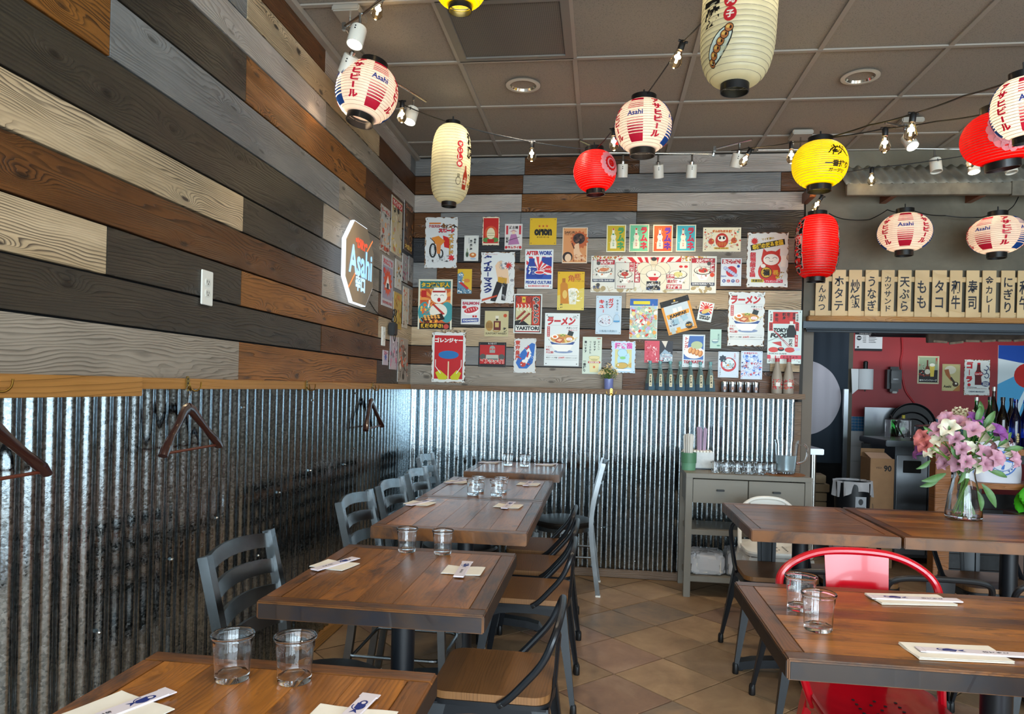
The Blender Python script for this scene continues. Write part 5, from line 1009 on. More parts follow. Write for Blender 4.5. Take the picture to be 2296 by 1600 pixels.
MATL = M('leaf_green', '#4c6a2c', .6, noise=.3, scale=60)
for mb, nm, m in ((lf, 'foliage', MATL), (fl_, 'petals', M('cream_petal', '#e0cfa0', .6)), (fc, 'flower_centres', M('daisy_centre', '#c89a30', .6))): o = mb.build(nm, m, fp, smooth=0, fix=False); o['kind'] = 'stuff'
# ---------------------------------------------------------------- coat hooks and hangers
hk0 = None
def hook(loc, left, lab):
    global hk0
    if hk0 is None:
        h = thing('coat_hook', lab, 'hook', loc, group='brass double coat hooks on the rail')
        MB().prism(rrect(.018, .052, .008, 4), 0, .003, Matrix.Rotation(rad(90), 4, 'X')).build('back_plate', brass, h)
        for sx in (-1, 1): MB().tube(smoothpath([(0, -.002, -.008), (sx * .012, -.022, -.028), (sx * .03, -.032, -.016), (sx * .036, -.03, .006)], .014), .0028, 8).build('hook_arm', brass, h)
        for z in (.016, .002): MB().lathe([(.003, 0), (.002, .002), (0, .002)], 8).build('screw', wire, h, (0, -.003, z), (rad(90), 0, 0))
        hk0 = h
    else: h = copy_tree(hk0, lab, None, loc)
    h.rotation_euler = (0, 0, rad(90) if left else 0); h.location = loc; return h
for px, lab in ((-14, 'brass coat hook at the left end of the pine rail, holding the cut-off hanger'), (428, 'brass coat hook holding the wooden hanger'), (693, 'empty brass coat hook on the left rail'), (840, 'brass coat hook with the far hanger near the corner')):
    hook((WL + .0365, kl(px, 1.345, WL + .05), 1.343), True, lab)
hook((at(1370, 880, Y=YB).x, YB - .110, 1.343), False, 'brass coat hook on the back ledge below the flower pot')
hm = M('mahogany_hanger', '#2a1410', .22, coat=.5)
def hanger(y, ang, lab, s_=1.0):
    h = thing('coat_hanger', lab, 'hanger', (WL + .065, y, 1.325), rot=(0, 0, rad(90 + ang)), group='wooden coat hangers')
    h.scale = (s_, s_, s_)
    MB().tube([(-.0 + .018 * cos(rad(a)), 0, -.0 + .018 * sin(rad(a)) - .004) for a in range(200, -91, -20)] + [(0, 0, -.05), (0, 0, -.07)], .0016, 6).build('hook_wire', chrome, h)
    def arm(sx):
        pts = [Vector((0, 0, -.072)), Vector((sx * .03, 0, -.082)), Vector((sx * .08, -.006, -.125)), Vector((sx * .14, -.012, -.172)), Vector((sx * .195, -.02, -.215)), Vector((sx * .212, -.022, -.235))]
        return pts
    for sx in (-1, 1):
        mb = MB(); pts = arm(sx); vs = []; fs = []; n = 10
        ws = [.022, .024, .017, .014, .017, .012]
        for i, p in enumerate(pts):
            a = pts[max(0, i - 1)]; b = pts[min(len(pts) - 1, i + 1)]; t_ = (b - a).normalized(); nn = Vector((-t_.z, 0, t_.x))
            for j in range(n): an = 2 * pi * j / n; vs.append(p + nn * (cos(an) * ws[i]) + Vector((0, sin(an) * (.012 if i < 4 else .018), 0)))
        for i in range(len(pts) - 1):
            for j in range(n): fs.append((i * n + j, i * n + (j + 1) % n, (i + 1) * n + (j + 1) % n, (i + 1) * n + j))
        fs += [tuple(range(n)), tuple((len(pts) - 1) * n + j for j in range(n))]; mb.add(vs, fs).build('shoulder_arm', hm, h)
    MB().tube([(-.2, -.018, -.228), (.2, -.018, -.228)], .005, 8).build('trouser_bar', M('hanger_bar', '#5a2c1e', .3), h)
    return h
hanger(kl(430, 1.34, WL + .075), 4, 'dark wooden coat hanger on the brass hook, fully in view', .88); hanger(kl(-36, 1.34, WL + .075), 4, 'dark wooden coat hanger cut off by the left edge', .9); hanger(kl(837, 1.34, WL + .075), 5, 'dark wooden coat hanger seen edge-on near the corner')
# ---------------------------------------------------------------- wall outlets, glowing sign, adapter
def outlet(y, z, lab):
    o = thing('wall_outlet', lab, 'outlet', (WL + .002, y, z), rad(90)); MB().box((0, -.003, 0), (.074, .006, .125), .002).build('cover_plate', M('outlet_plate', '#d8d6cc', .4), o)
    for s_ in (-1, 1):
        f_ = MB().prism([(.017 * cos(rad(a)), max(-.0125, min(.0125, .017 * sin(rad(a))))) for a in range(0, 360, 15)], 0, .0022, Matrix.Translation((0, -.006, s_ * .02)) @ Matrix.Rotation(rad(90), 4, 'X')).build('socket', M('outlet_face', '#c9c7bd', .4), o)
        for dx, hh in ((-.006, .009), (.006, .007)): MB().box((dx, -.0084, s_ * .02 + .003), (.002, .0006, hh)).build('slot', gapm, f_)
        MB().lathe([(.0025, 0), (.0025, .0006)], 8).build('ground_hole', gapm, f_, (0, -.0082, s_ * .02 - .006), (rad(90), 0, 0))
    return o
outlet(kl(461, 1.69), 1.692, 'white double wall outlet on the plank wall, nearest the camera'); outlet(kl(858, 1.68), 1.672, 'white outlet plate half hidden by the power adapter')
sg = thing('beer_sign', 'octagonal backlit beer sign with blue lettering on the plank wall', 'sign', (WL + .03, kl(797, 2.05), 2.035), rad(90), rot=(0, 0, rad(90)))
SW, SH = .60, .82; ow = at(765, 590, X=WL + .03).y; oe = at(829, 590, X=WL + .03).y; SW = oe - ow; sg.location.y = (ow + oe) / 2
zt = at(797, 500, X=WL + .03).z; zb = at(797, 683, X=WL + .03).z; SH = zt - zb; sg.location.z = (zt + zb) / 2
c_ = .27 * SW; oc = [(-SW / 2 + c_, SH / 2), (SW / 2 - c_, SH / 2), (SW / 2, SH / 2 - c_), (SW / 2, -SH / 2 + c_), (SW / 2 - c_, -SH / 2), (-SW / 2 + c_, -SH / 2), (-SW / 2, -SH / 2 + c_), (-SW / 2, SH / 2 - c_)]
RX = Matrix.Rotation(rad(90), 4, 'X')
MB().prism(oc, 0, .022, RX).build('light_box', emit('sign_edge_glow', '#dfe9f4', 1.0), sg)
MB().prism([(a * .97, b * .975) for a, b in oc], .022, .025, RX).build('face_panel', M('sign_face', '#98846a', .35), sg)
te = NT('sign_lettering'); at_ = te.n('Attribute', attribute_name='Col'); te.set(col=at_.outputs['Color'], emi=at_.outputs['Color'], es=.85); te = reg(te)
A = Art(SH / SW, .0003); hh = SH / SW
A.L([(.1, hh * .84), (.36, hh * .6)], .022, '#d8743c').L([(.72, hh * .3), (.93, hh * .12)], .022, '#d8743c').T('SUPER', .48, hh * .205, .22, '#c84a30', .03, h=.03).T('"DRY"', .52, hh * .26, .4, '#d84a30', .05, h=.09).T('Asahi', .51, hh * .48, .8, '#8fc0f0', .025, h=.32).T('辛口', .5, hh * .74, .32, '#a8d0f2', .06, h=.17)
A.mesh(SW, sg, 'lettering', te, y=-.0255)
for dx in (-.5, .5): MB().tube([(dx * (SW - 2 * c_), -.01, SH / 2 - .01), (dx * (SW - 2 * c_), .012, SH / 2 + .015)], .004, 8).build('mount_stud', chrome, sg)
ad = thing('power_adapter', 'black power adapter with bundled cord plugged into the corner outlet', 'adapter', (WL + .008, kl(871, 1.74), 1.73), rad(90))
MB().box((0, -.024, 0), (.075, .045, .085), .006).build('adapter_body', wire, ad)
MB().tube([(.03 * cos(a * .7) * (1 - .3 * sin(a)), -.03 - .01 * sin(a * 2), .09 + .045 * sin(a)) for a in [i * .35 for i in range(40)]], .0028, 6).build('cord_bundle', wire, ad)
MB().tube([(.02 + .02 * sin(i * .6), -.03, -.05 - .03 * cos(i * .6)) for i in range(12)], .0028, 6).build('cord_loop', wire, ad)
p0 = at(829, 676, X=WL + .01); p1 = at(866, 708, X=WL + .02)
o = MB().tube([p0.lerp(p1, t_) + Vector((0, 0, -.03 * sin(pi * t_))) for t_ in [i / 8 for i in range(9)]], .0028, 6).build('sign_cord', wire); tag(o, 'thin black cord from the glowing sign to the adapter', 'cord')
# ---------------------------------------------------------------- paper lanterns
def quad(A, u0, v0, u1, v1, c, nu=4, nv=3):
    A.k += 1
    for i in range(nu):
        for j in range(nv):
            a, b = u0 + (u1 - u0) * i / nu, u0 + (u1 - u0) * (i + 1) / nu; p, q = v0 + (v1 - v0) * j / nv, v0 + (v1 - v0) * (j + 1) / nv
            A.sh.append(([(a, p), (b, p), (b, q), (a, q)], [(0, 1, 2, 3)], c, A.k))
def lantern(lab, px, py, Y, wpx, hpx, paper, tall=False, tilt=(0, 0), art=None, a0=0., power=2.0, cap=.42, cord=True, group=None, ribs=None, glow=(1, .83, .6)):
    ct = at(px, py, Y=Y); k = (ct - Vector((0, 0, ZC))).dot(fw) / F; R = wpx * k / 2; H = hpx * k
    t = thing('paper_lantern', lab, 'lantern', ct, rot=(rad(tilt[0]), rad(tilt[1]), 0), group=group)
    rc_ = R * cap; n = ribs or (26 if tall else 20); hb = H / 2
    def base_r(z):
        s_ = min(1, abs(z) / hb)
        if tall: return rc_ + (R - rc_) * max(0, 1 - s_ ** 3.6) ** .5
        return rc_ + (R - rc_) * max(0, 1 - s_ ** 2.0) ** .58
    prof = []
    for i in range(n * 4 + 1):
        th = i / (n * 4); z = -hb + 2 * hb * th; r = base_r(z); prof.append((r - .018 * R * (1 - abs(sin(pi * n * th)) ** .6), z))
    MB().lathe(prof, 40, cap=False).build('paper_shade', paper, t, smooth=1.2)
    rm = MB()
    for i in range(1, n):
        z = -hb + 2 * hb * i / n; r = base_r(z) * .988
        rm.tube([(r * cos(a), r * sin(a), z) for a in [2 * pi * q / 28 for q in range(28)]], .0009, 4, closed=True)
    o = rm.build('wire_ribs', M('rib_wire', '#8a8172', .6), t, smooth=3); o['kind'] = 'stuff'
    ch = .022 * (R / .15)
    for s_ in (-1, 1):
        z = s_ * (hb + ch * .4); nm = 'top_ring' if s_ > 0 else 'bottom_ring'
        MB().lathe([(rc_ * 1.0, z - ch), (rc_ * 1.06, z - ch), (rc_ * 1.06, z + ch), (rc_ * 1.0, z + ch), (rc_ * 1.0, z - ch)], 32, cap=False).build(nm, M('lantern_ring_black', '#0f0f10', .28), t)
    MB().tube([(-rc_, 0, -hb - ch * .9), (rc_, 0, -hb - ch * .9)], .0012, 5).build('cross_wire', wire, t)
    if art:
        hh = H / (2 * pi * R); A = Art(hh, .0); art(A, hh)
        def fn(x, y, z):
            a = a0 + x / R; r = base_r(max(-hb, min(hb, z))) + .0025 - y * 1.0
            return (r * sin(a), -r * cos(a), z)
        A.step = .00012; A.mesh(2 * pi * R, t, 'printed_pattern', paper_print, fn)
    z = hb - .055 * (R / .15)
    MB().lathe([(0, z + .04), (.011, z + .035), (.011, z + .01), (.02, z - .02), (.012, z - .045), (0, z - .05)], 14).build('bulb', lit, t)
    l = lamp('lantern_bulb_light', 'POINT', (0, 0, z - .08), .6 if not tall else .7, glow, shadow_soft_size=.03); l.parent = t
    if cord: MB().tube([(0, 0, hb - .02), (0, 0, hb + ch * 2 + .02)], .004, 6).build('lamp_cord', wire, t)
    return t
def asahi(A, h):
    r_, b_ = '#c01f3c', '#1c4a94'
    for k in range(8):
        u = (k + .5) / 8
        if k % 2 == 0:
            c = r_ if k % 4 == 0 else b_; w_ = .046
            quad(A, u - w_, h * .06, u + w_, h * .13, c)
            for i in range(4): quad(A, u - w_, h * (.155 + .042 * i), u + w_, h * (.17 + .042 * i), c, 4, 1)
            A.T('Asahi', u, h * .41, .085, '#1c3a8c', .025, h=h * .1)
            for i in range(6): quad(A, u - w_, h * (.52 + .048 * i), u + w_, h * (.527 + .005 * i + .048 * i), c, 4, 1)
            quad(A, u - w_, h * .81, u + w_, h * .94, c)
        else:
            for i, cch in enumerate('アサヒビール'):
                cy = h * (.14 + .135 * i)
                if cch == 'ー': quad(A, u - .006, cy - h * .05, u + .006, cy + h * .05, r_, 1, 4)
                else:
                    vs, fs = text_geo(cch, .06, 2); A.k += 1; A.sh.append(([(u + (p[0] - .5) * .058, cy - (p[1] - .36) * h * .125) for p in vs], fs, r_, A.k))
def sakeL(A, h):
    for i, cch in enumerate('せいしゅ'):
        cy = h * (.3 + .085 * i); A.E(.5, cy, .026, .026 * 1.02, '#b8242c', 16).T(cch, .5, cy, .028, '#e8e0cc', .04)
    for i, cch in enumerate('酒蔵'): A.T(cch, .62, h * (.2 + .17 * i), .085, Bk, .08)
    A.P([(.552, h * .56), (.568, h * .56), (.57, h * .62), (.585, h * .68), (.585, h * .86), (.54, h * .86), (.54, h * .68), (.553, h * .62)], '#8a2c1c').T('大吟醸', .562, h * .75, .04, '#e8dcc4', .03, rot=90).R(.485, h * .68, .022, h * .05, '#8a8468').O(.496, h * .77, .02, .03, .004, '#3a352a').scrib(3, .6, h * .62, .05, h * .2, ['#c8a83a', Bk], 16, .012, .004)
def takoL(A, h):
    for i, cch in enumerate('たこ丸子'): cy = h * (.30 + .10 * i); A.E(.5, cy, .027, .03, '#b8242c', 16).T(cch, .5, cy, .03, '#e8e0cc', .04)
    for i, cch in enumerate('タコ焼'):
        A.T(cch, .415, h * (.28 + .15 * i), .07, Bk, .07, skew=.1)
    cx, cy = .455, h * .80
    A.E(cx, cy, .085, .04, Bk, 20, -52).E(cx, cy, .08, .035, '#cfd6c4', 20, -52)
    for i in range(6): x = cx - .045 + .018 * i; y = cy + .06 - .024 * i; A.E(x, y, .019, .019, Bk, 12).E(x, y, .016, .016, '#b8703c', 12).E(x - .004, y - .004, .009, .007, '#e0b45c', 8).E(x + .006, y, .005, .007, '#3a1c14', 6)
def mon(A, h):
    for k in (0, .5):
        u, v = .25 + k, h * .42; n = 16
        for i in range(n): a = 2 * pi * i / n; A.E(u + .082 * cos(a), v + .082 * sin(a), .026, .026, '#e9a5ac', 10)
        A.k += 1; A.E(u, v, .08, .08, '#e9a5ac', 24).E(u, v, .062, .062, '#d8121a', 24)
        for i in range(5): a = -pi / 2 + 2 * pi * i / 5; A.E(u + .03 * cos(a), v + .03 * sin(a), .022, .02, '#eab4ba', 12, 0)
        A.O(u, v, .052, .052, .004, '#e9a5ac', 24)
def mon2(A, h):
    for k in (0, .5):
        u, v = .25 + k, h * .42; n = 14
        for i in range(n): a = 2 * pi * i / n; A.E(u + .075 * cos(a), v + .075 * sin(a), .022, .022, '#eeb0b8', 10)
        A.E(u, v, .075, .075, '#eeb0b8', 24).E(u, v, .05, .05, '#d8121a', 24).O(u, v, .035, .035, .012, '#eeb0b8', 20)
def kirin(A, h):
    for k in (0, .5):
        u = .25 + k; c = '#23210f'
        A.T('一番搾り', u, h * .64, .16, c, .04, h=h * .13).T('ガーデリ', u, h * .78, .11, c, .03, h=h * .07)
        A.L([(u - .055, h * .36), (u - .03, h * .28), (u, h * .26), (u + .03, h * .3), (u + .05, h * .38)], .008, c).L([(u - .05, h * .36), (u - .065, h * .42)], .006, c).L([(u - .03, h * .34), (u - .04, h * .46)], .006, c).L([(u + .02, h * .36), (u - .01, h * .45)], .006, c).L([(u + .04, h * .36), (u + .07, h * .44)], .007, c).scrib(5, u - .04, h * .24, .09, h * .15, [c], 18, .012, .003)
def redtall(A, h):
    for u in (.285, .715):
        for i, cch in enumerate('居酒屋亭'):
            A.T(cch, u, h * (.2 + .2 * i), .10, '#0f0c0c', .1, under=('#d8c4b8', .04))
lantern('round white and red beer lantern with blue stripes, hanging at the left of the ceiling', 823, 207, 3.35, 138, 118, paper_white, tilt=(-8, 10), art=asahi, a0=rad(-162), group='round striped beer lanterns')
lantern('tall cream lantern with brushed sake lettering above the left posters', 1011, 368, 4.1, 88, 172, paper_cream, tall=True, art=sakeL, a0=rad(38) - 0, cap=.36, tilt=(0, 1.5))
lantern('small round red lantern with pale crest, left of the track lights', 1334, 384, 4.2, 95, 86, paper_red, art=mon2, a0=rad(140), tilt=(0, -3), glow=(1, .25, .1))
lantern('round striped beer lantern in the middle above the track lights', 1442, 283, 3.45, 126, 108, paper_white, art=asahi, a0=rad(-42), group='round striped beer lanterns')
lantern('largest tall cream lantern cut by the top edge, with takoyaki drawing', 1657, 40, 2.55, 164, 300, paper_cream, tall=True, art=takoL, a0=rad(-22), cap=.36, tilt=(0, 2))
lantern('round yellow beer lantern with black lettering', 1838, 369, 3.65, 119, 96, paper_yel, art=kirin, a0=rad(114), glow=(1, .8, .3))
lantern('round red lantern with white flower crest at the right edge', 2243, 308, 3.0, 158, 110, paper_red, art=mon, a0=rad(82), tilt=(4, -8), glow=(1, .25, .1))
lantern('round striped beer lantern cut by the right edge in front of the red one', 2302, 240, 2.55, 140, 128, paper_white, art=asahi, a0=rad(-47), tilt=(6, -8), group='round striped beer lanterns')
lantern('tall red lantern with black side lettering hanging by the menu wall', 1831, 553, 4.9, 91, 138, paper_red, tall=True, art=redtall, a0=rad(0), cap=.42, glow=(1, .25, .1))
lantern('squat striped beer lantern, left of two under the tin awning', 2028, 521, 4.92, 111, 82, paper_white, art=asahi, a0=rad(-42), cap=.32, group='round striped beer lanterns')
lantern('squat striped beer lantern, right of two under the tin awning', 2236, 527, 4.92, 117, 80, paper_white, art=asahi, a0=rad(102), cap=.32, group='round striped beer lanterns')
lantern('round yellow lantern mostly above the top edge of the picture', 1033, -35, 2.6, 120, 96, paper_yel, glow=(1, .8, .3), art=None)
# ---------------------------------------------------------------- string lights
def cable(pts, lab, sag=.02):
    P = [at(x, y, Y=Y) for x, y, Y in pts]; out = []
    for a, b in zip(P, P[1:]):
        for i in range(6): t_ = i / 6; out.append(a.lerp(b, t_) - Vector((0, 0, sag * 4 * t_ * (1 - t_) * (b - a).length * .6)))
    out.append(P[-1]); o = MB().tube(out, .0032, 6).build('light_cable', wire); tag(o, lab, 'cable')
cable([(898, 232, 3.7), (1011, 276, 4.1), (1193, 318, 4.15), (1334, 336, 4.2)], 'black light string from the corner past the cream lantern to the red lantern')
cable([(1334, 336, 4.2), (1375, 290, 3.8), (1442, 222, 3.45), (1530, 95, 3.0), (1600, 20, 2.6), (1660, -60, 2.4)], 'black light string rising from the red lantern to the top edge')
cable([(1640, 338, 4.6), (1676, 332, 4.4), (1775, 319, 4.0), (1838, 312, 3.65), (1985, 288, 3.5), (2100, 272, 3.3), (2235, 250, 3.0)], 'lower black light string over the yellow lantern to the red crest lantern')
cable([(1845, 311, 3.65), (1950, 280, 3.4), (2047, 255, 3.1), (2160, 215, 2.85), (2296, 172, 2.55), (2400, 140, 2.4)], 'upper black light string from the yellow lantern to the right edge')
cable([(1880, 388, 4.9), (1955, 376, 4.9), (2090, 360, 4.85), (2180, 346, 4.8)], 'black light string draped over the tin awning')
cable([(1826, 490, 4.9), (1828, 470, 5.0), (1835, 448, 5.1)], 'short black cable from the wooden bracket to the tall red lantern', 0)
cable([(1858, 478, 5.0), (1900, 492, 5.2), (1950, 492, 5.22), (1990, 470, 5.1), (2018, 476, 4.95), (2050, 473, 5.0), (2120, 483, 5.2), (2190, 487, 5.2), (2220, 480, 4.95), (2250, 478, 4.95), (2272, 462, 5.0), (2284, 440, 5.1)], 'thin black cable looping between the awning lanterns', .05)
cable([(700, -40, 2.9), (835, -12, 3.0), (850, 0, 3.1), (805, 38, 3.15)], 'black light string at the upper left track', .0)
eb = None
def ebulb(px, py, Y, lab, tilt=0, s_=1.0):
    """px, py is where the socket meets the cable"""
    global eb
    p = at(px, py, Y=Y)
    if eb is None:
        b = thing('string_bulb', lab, 'light bulb', p, group='clear string-light bulbs')
        MB().lathe([(0, .004), (.008, .002), (.013, -.006), (.013, -.036), (.011, -.04), (0, -.04)], 14).build('socket', wire, b)
        MB().tube([(-.02, 0, -.002), (.02, 0, -.002)], .005, 6).build('cable_clip', wire, b)
        MB().lathe([(.0, -.04), (.012, -.041), (.014, -.055), (.024, -.082), (.026, -.094), (.019, -.108), (.006, -.116), (0, -.118)], 20).build('glass_envelope', bulbglass, b)
        MB().lathe([(0, -.048), (.004, -.05), (.0045, -.092), (0, -.095)], 8).build('filament', fila, b)
        l = lamp('string_bulb_light', 'POINT', (0, 0, -.07), .9, (1, .78, .48), shadow_soft_size=.012); l.parent = b
        eb = b
    else: b = copy_tree(eb, lab, None, p)
    b.location = p; b.rotation_euler = (0, rad(tilt), 0); b.scale = (s_,) * 3; return b
for px, py, Y, tl, lab in ((902, 226, 3.7, 0, 'clear string bulb at the far left beside the lit track head'), (1193, 317, 4.15, 0, 'clear string bulb between the cream and red lanterns'), (1375, 288, 3.8, -4, 'clear string bulb beside the middle striped lantern'),
 (1532, 92, 3.0, 18, 'clear string bulb high beside the largest cream lantern'), (1684, 333, 4.4, 28, 'clear string bulb tilted beside the track head, left of the yellow lantern'), (1775, 318, 4.0, 0, 'clear string bulb just left of the yellow lantern'),
 (1985, 286, 3.5, 0, 'clear string bulb, lower of the two right of the yellow lantern'), (2048, 253, 3.1, 6, 'clear string bulb, upper of the two right of the yellow lantern'), (1955, 375, 4.9, 0, 'clear string bulb hanging in front of the tin awning'),
 (2176, 335, 4.8, 0, 'clear string bulb behind the lower left of the red crest lantern'), (1845, 438, 5.0, 32, 'clear string bulb on the bracket above the tall red lantern'), (857, -14, 3.05, 14, 'clear string bulb cut by the top edge near the left track')): ebulb(px, py, Y, lab, tl)
# ---------------------------------------------------------------- track lights
TZ = 2.965
def rail(pts, lab):
    t = thing('light_rail', lab, 'track light', at(*pts[0], Z=TZ)); o0 = t.location.copy(); P = [at(x, y, Z=TZ) - o0 for x, y in pts]
    for i, (a, b) in enumerate(zip(P, P[1:])):
        MB().tube([a, b], .0065, 8).build('rail_rod', chrome, t)
        if i: MB().box(a, (.018, .018, .035), .002).build('joint', chrome, t)
    m_ = P[len(P) // 2 - 1].lerp(P[len(P) // 2], .5); MB().box(m_ + Vector((0, 0, .095)), (.13, .13, .03), .006).build('ceiling_canopy', M('canopy_metal', '#a39c90', .4, .4), t); MB().tube([m_, m_ + Vector((0, 0, .09))], .005, 6).build('stem', chrome, t); return t
rail([(900, -30), (772, 60), (795, 95), (845, 160), (955, 227)], 'zigzag brushed rail of spotlights along the left ceiling')
rail([(1300, 314), (1358, 342), (1600, 345), (1602, 334), (1686, 313)], 'brushed spotlight rail in front of the back wall')
rail([(1985, 275), (2030, 285), (2045, 333), (2330, 336)], 'brushed spotlight rail above the tin awning')
rail([(1700, 336), (1890, 334)], 'plain straight rail section at the top of the back wall')
th0 = None
def head(px, py, aim, lit_, lab, s_=1.0):
    global th0
    p = at(px, py, Z=TZ)
    h = thing('track_head', lab, 'spotlight', p, group='white cylinder track heads')
    MB().tube([(0, 0, 0), (0, 0, -.05)], .0065, 8).build('stem', chrome, h)
    d = Vector(aim).normalized(); q = Vector((0, 0, -1)).rotation_difference(d).to_matrix().to_4x4(); mm = Matrix.Translation((0, 0, -.05)) @ q
    MB().lathe([(0, .0), (.014, 0), (.014, -.02), (0, -.02)], 16, mtx=mm).build('swivel_collar', chrome, h)
    MB().lathe([(0, -.018), (.033, -.018), (.0355, -.024), (.0355, -.105), (.0325, -.105), (.0325, -.09), (0, -.088)], 24, mtx=mm).build('shade', M('head_white', '#dcd6c8', .4), h)
    MB().lathe([(0, -.096), (.031, -.096)], 20, mtx=mm, cap=False).build('lens', lampface if lit_ > 5 else M('dark_lens', '#8a857a', .3), h)
    for k in range(2):
        v_ = mm @ Vector((.0, -.0355, -.035 - .012 * k)); MB().lathe([(.0035, 0), (.0035, .001)], 8, mtx=Matrix.Translation(v_) @ Matrix.Rotation(rad(90), 4, 'X')).build('set_screw', wire, h)
    if lit_:
        l = lamp('track_spot_light', 'SPOT', mm @ Vector((0, 0, -.112)), lit_, (1, .80, .52), spot_size=rad(52), spot_blend=.6, shadow_soft_size=.03); l.parent = h; l.rotation_euler = d.to_track_quat('-Z', 'Y').to_euler()
    return h
head(808, 30, (-.12, -.3, -1), 10, 'white cylinder track head, lit, at the upper left'); head(792, 92, (-.6, .45, -1), 34, 'white cylinder track head half hidden behind the left striped lantern')
head(928, 218, (-.15, -.3, -1), 12, 'white cylinder track head, lit, right of the left striped lantern')
head(1397, 345, (.0, .3, -1), 4, 'white cylinder track head, first on the back rail beside the red lantern'); head(1476, 346, (.1, .5, -1), 9, 'white cylinder track head, second on the back rail')
head(1552, 346, (0, .3, -1), 4, 'white cylinder track head, third on the back rail'); head(1658, 320, (-.2, .35, -1), 9, 'white cylinder track head at the right end of the back rail')
head(2030, 285, (.2, -.55, -.8), 12, 'white cylinder track head, lit, above the awning next to the string bulbs'); head(2096, 334, (.05, -.2, -1), 0, 'white cylinder track head, unlit, left end above the awning')
head(2181, 336, (0, -.25, -1), 6, 'white cylinder track head directly left of the red crest lantern foot'); head(2262, 336, (.1, -.2, -1), 0, 'white cylinder track head peeking out under the red crest lantern')
# recessed downlights (two in view; the rest are unseen spots added as ambient fill)
def down(p, lab, e=34):
    d = thing('downlight', lab, 'ceiling light', p)
    MB().lathe([(.098, -.004), (.075, -.006), (.075, -.002), (.098, 0)], 36, cap=False).build('trim_ring', M('trim_white', '#b9b1a2', .4), d)
    MB().lathe([(.075, -.004), (.06, .03), (.045, .06)], 36, cap=False).build('reflector', M('reflector', '#d6d2c8', .12, 1.), d)
    MB().lathe([(0, .02), (.022, .025), (.03, .05), (.03, .06), (0, .062)], 20).build('bulb', lit, d)
    l = lamp('downlight_lamp', 'SPOT', (0, 0, -.01), e, CR, spot_size=rad(130), spot_blend=.7, shadow_soft_size=.06); l.parent = d
down(at(1173, 191, Z=CEIL - .001), 'round recessed downlight below the air grille'); down(at(1929, 172, Z=CEIL - .001), 'round recessed downlight at the upper right')
for x, y in ((-.4, .9), (.9, .9), (2.4, .9), (-.4, -1.2), (1.2, -1.2), (2.8, -1.2), (3.6, 3.3), (4.4, .9)): lamp('fill_downlight', 'SPOT', (x, y, CEIL - .02), 34, CR, spot_size=rad(130), spot_blend=.7, shadow_soft_size=.06)
# ---------------------------------------------------------------- kitchen front: awning, beam, brackets, menu strips
YG = YB + .01
a0_, a1_ = at(1872, 378, Y=YG).x, 3.6
aw = thing('tin_awning', 'corrugated metal awning over the kitchen opening', 'awning', (a0_, YG, 2.965)); w_ = a1_ - a0_
def fa(u, v):
    x = u * w_; return (x, -.25 * v, -.195 * v + .010 * sin(2 * pi * x / .068))
awg = M('dull_galvanised', '#a9a599', .45, .55, noise=.2, scale=8)
MB().grid(fa, int(w_ / .068 * 10), 4).build('corrugated_panel', awg, aw, thick=.0012, smooth=3)
bm_ = thing('awning_beam', 'long grey-brown timber beam under the tin awning', 'beam', (a0_, YG - .245, 2.735)); bl = [0, 1.02, 1.16, 2.0, w_]
for i in range(4): MB().box(((bl[i] + bl[i + 1]) / 2, 0, 0), (bl[i + 1] - bl[i] - .004, .04, .075 if i != 1 else .095), .002).build('beam_board', M('weathered_beam', '#5f584a', .6, noise=.25, scale=18), bm_)
for px, lab in ((2005, 'orange-brown wooden bracket above the left awning lantern'), (2205, 'orange-brown wooden bracket above the right awning lantern'), (1822, 'dark wooden bracket above the tall red lantern')):
    x = at(px, 440, Y=YG - .2).x; b = thing('wood_bracket', lab, 'bracket', (x, YG, 2.705))
    mb = MB().prism([(0, .07), (0, 0), (-.20, 0), (-.222, .02), (-.222, .07)], -.02, .02, Matrix.Rotation(rad(90), 4, 'Z') @ Matrix.Rotation(rad(90), 4, 'X')); mb.build('bracket_arm', M('bracket_wood', '#6b3a1c', .4, noise=.25, scale=20), b)
    MB().lathe([(.004, 0), (.003, .003), (0, .003)], 8).build('screw', chrome, b, (0, -.1, .07))
yl = YG - .012
mr = thing('menu_rack', 'pine rails holding the row of wooden menu strips', 'rack', (1.44, YG - .015, 1.9)); xl = 2.1
MB().box((xl / 2, 0, .275), (xl, .022, .035), .002).build('upper_rail', slip_wood, mr); MB().box((xl / 2, 0, .035), (xl, .022, .035), .002).build('lower_rail', slip_wood, mr)
struct(MB().box((1.42 + 1.9, YG - .035, 1.895), (3.8, .07, .035), .003).build('trim_6', rail_wood))
def clampx(px): return at(px, 665, Y=YG - .03).x
menu = [('とんかつ', 1828, 1857), ('ホタテ', 1865, 1895), ('炒飯', 1902, 1931), ('うなぎ', 1939, 1968), ('カツサンド', 1975, 2004), ('天ぷら', 2012, 2042), ('もも', 2050, 2082), ('タコ', 2089, 2121), ('和牛', 2128, 2156), ('寿司', 2165, 2194), ('金カレー', 2201, 2232), ('にぎり', 2243, 2274), ('和牛', 2280, 2311)]
prv = 'the tall red lantern'
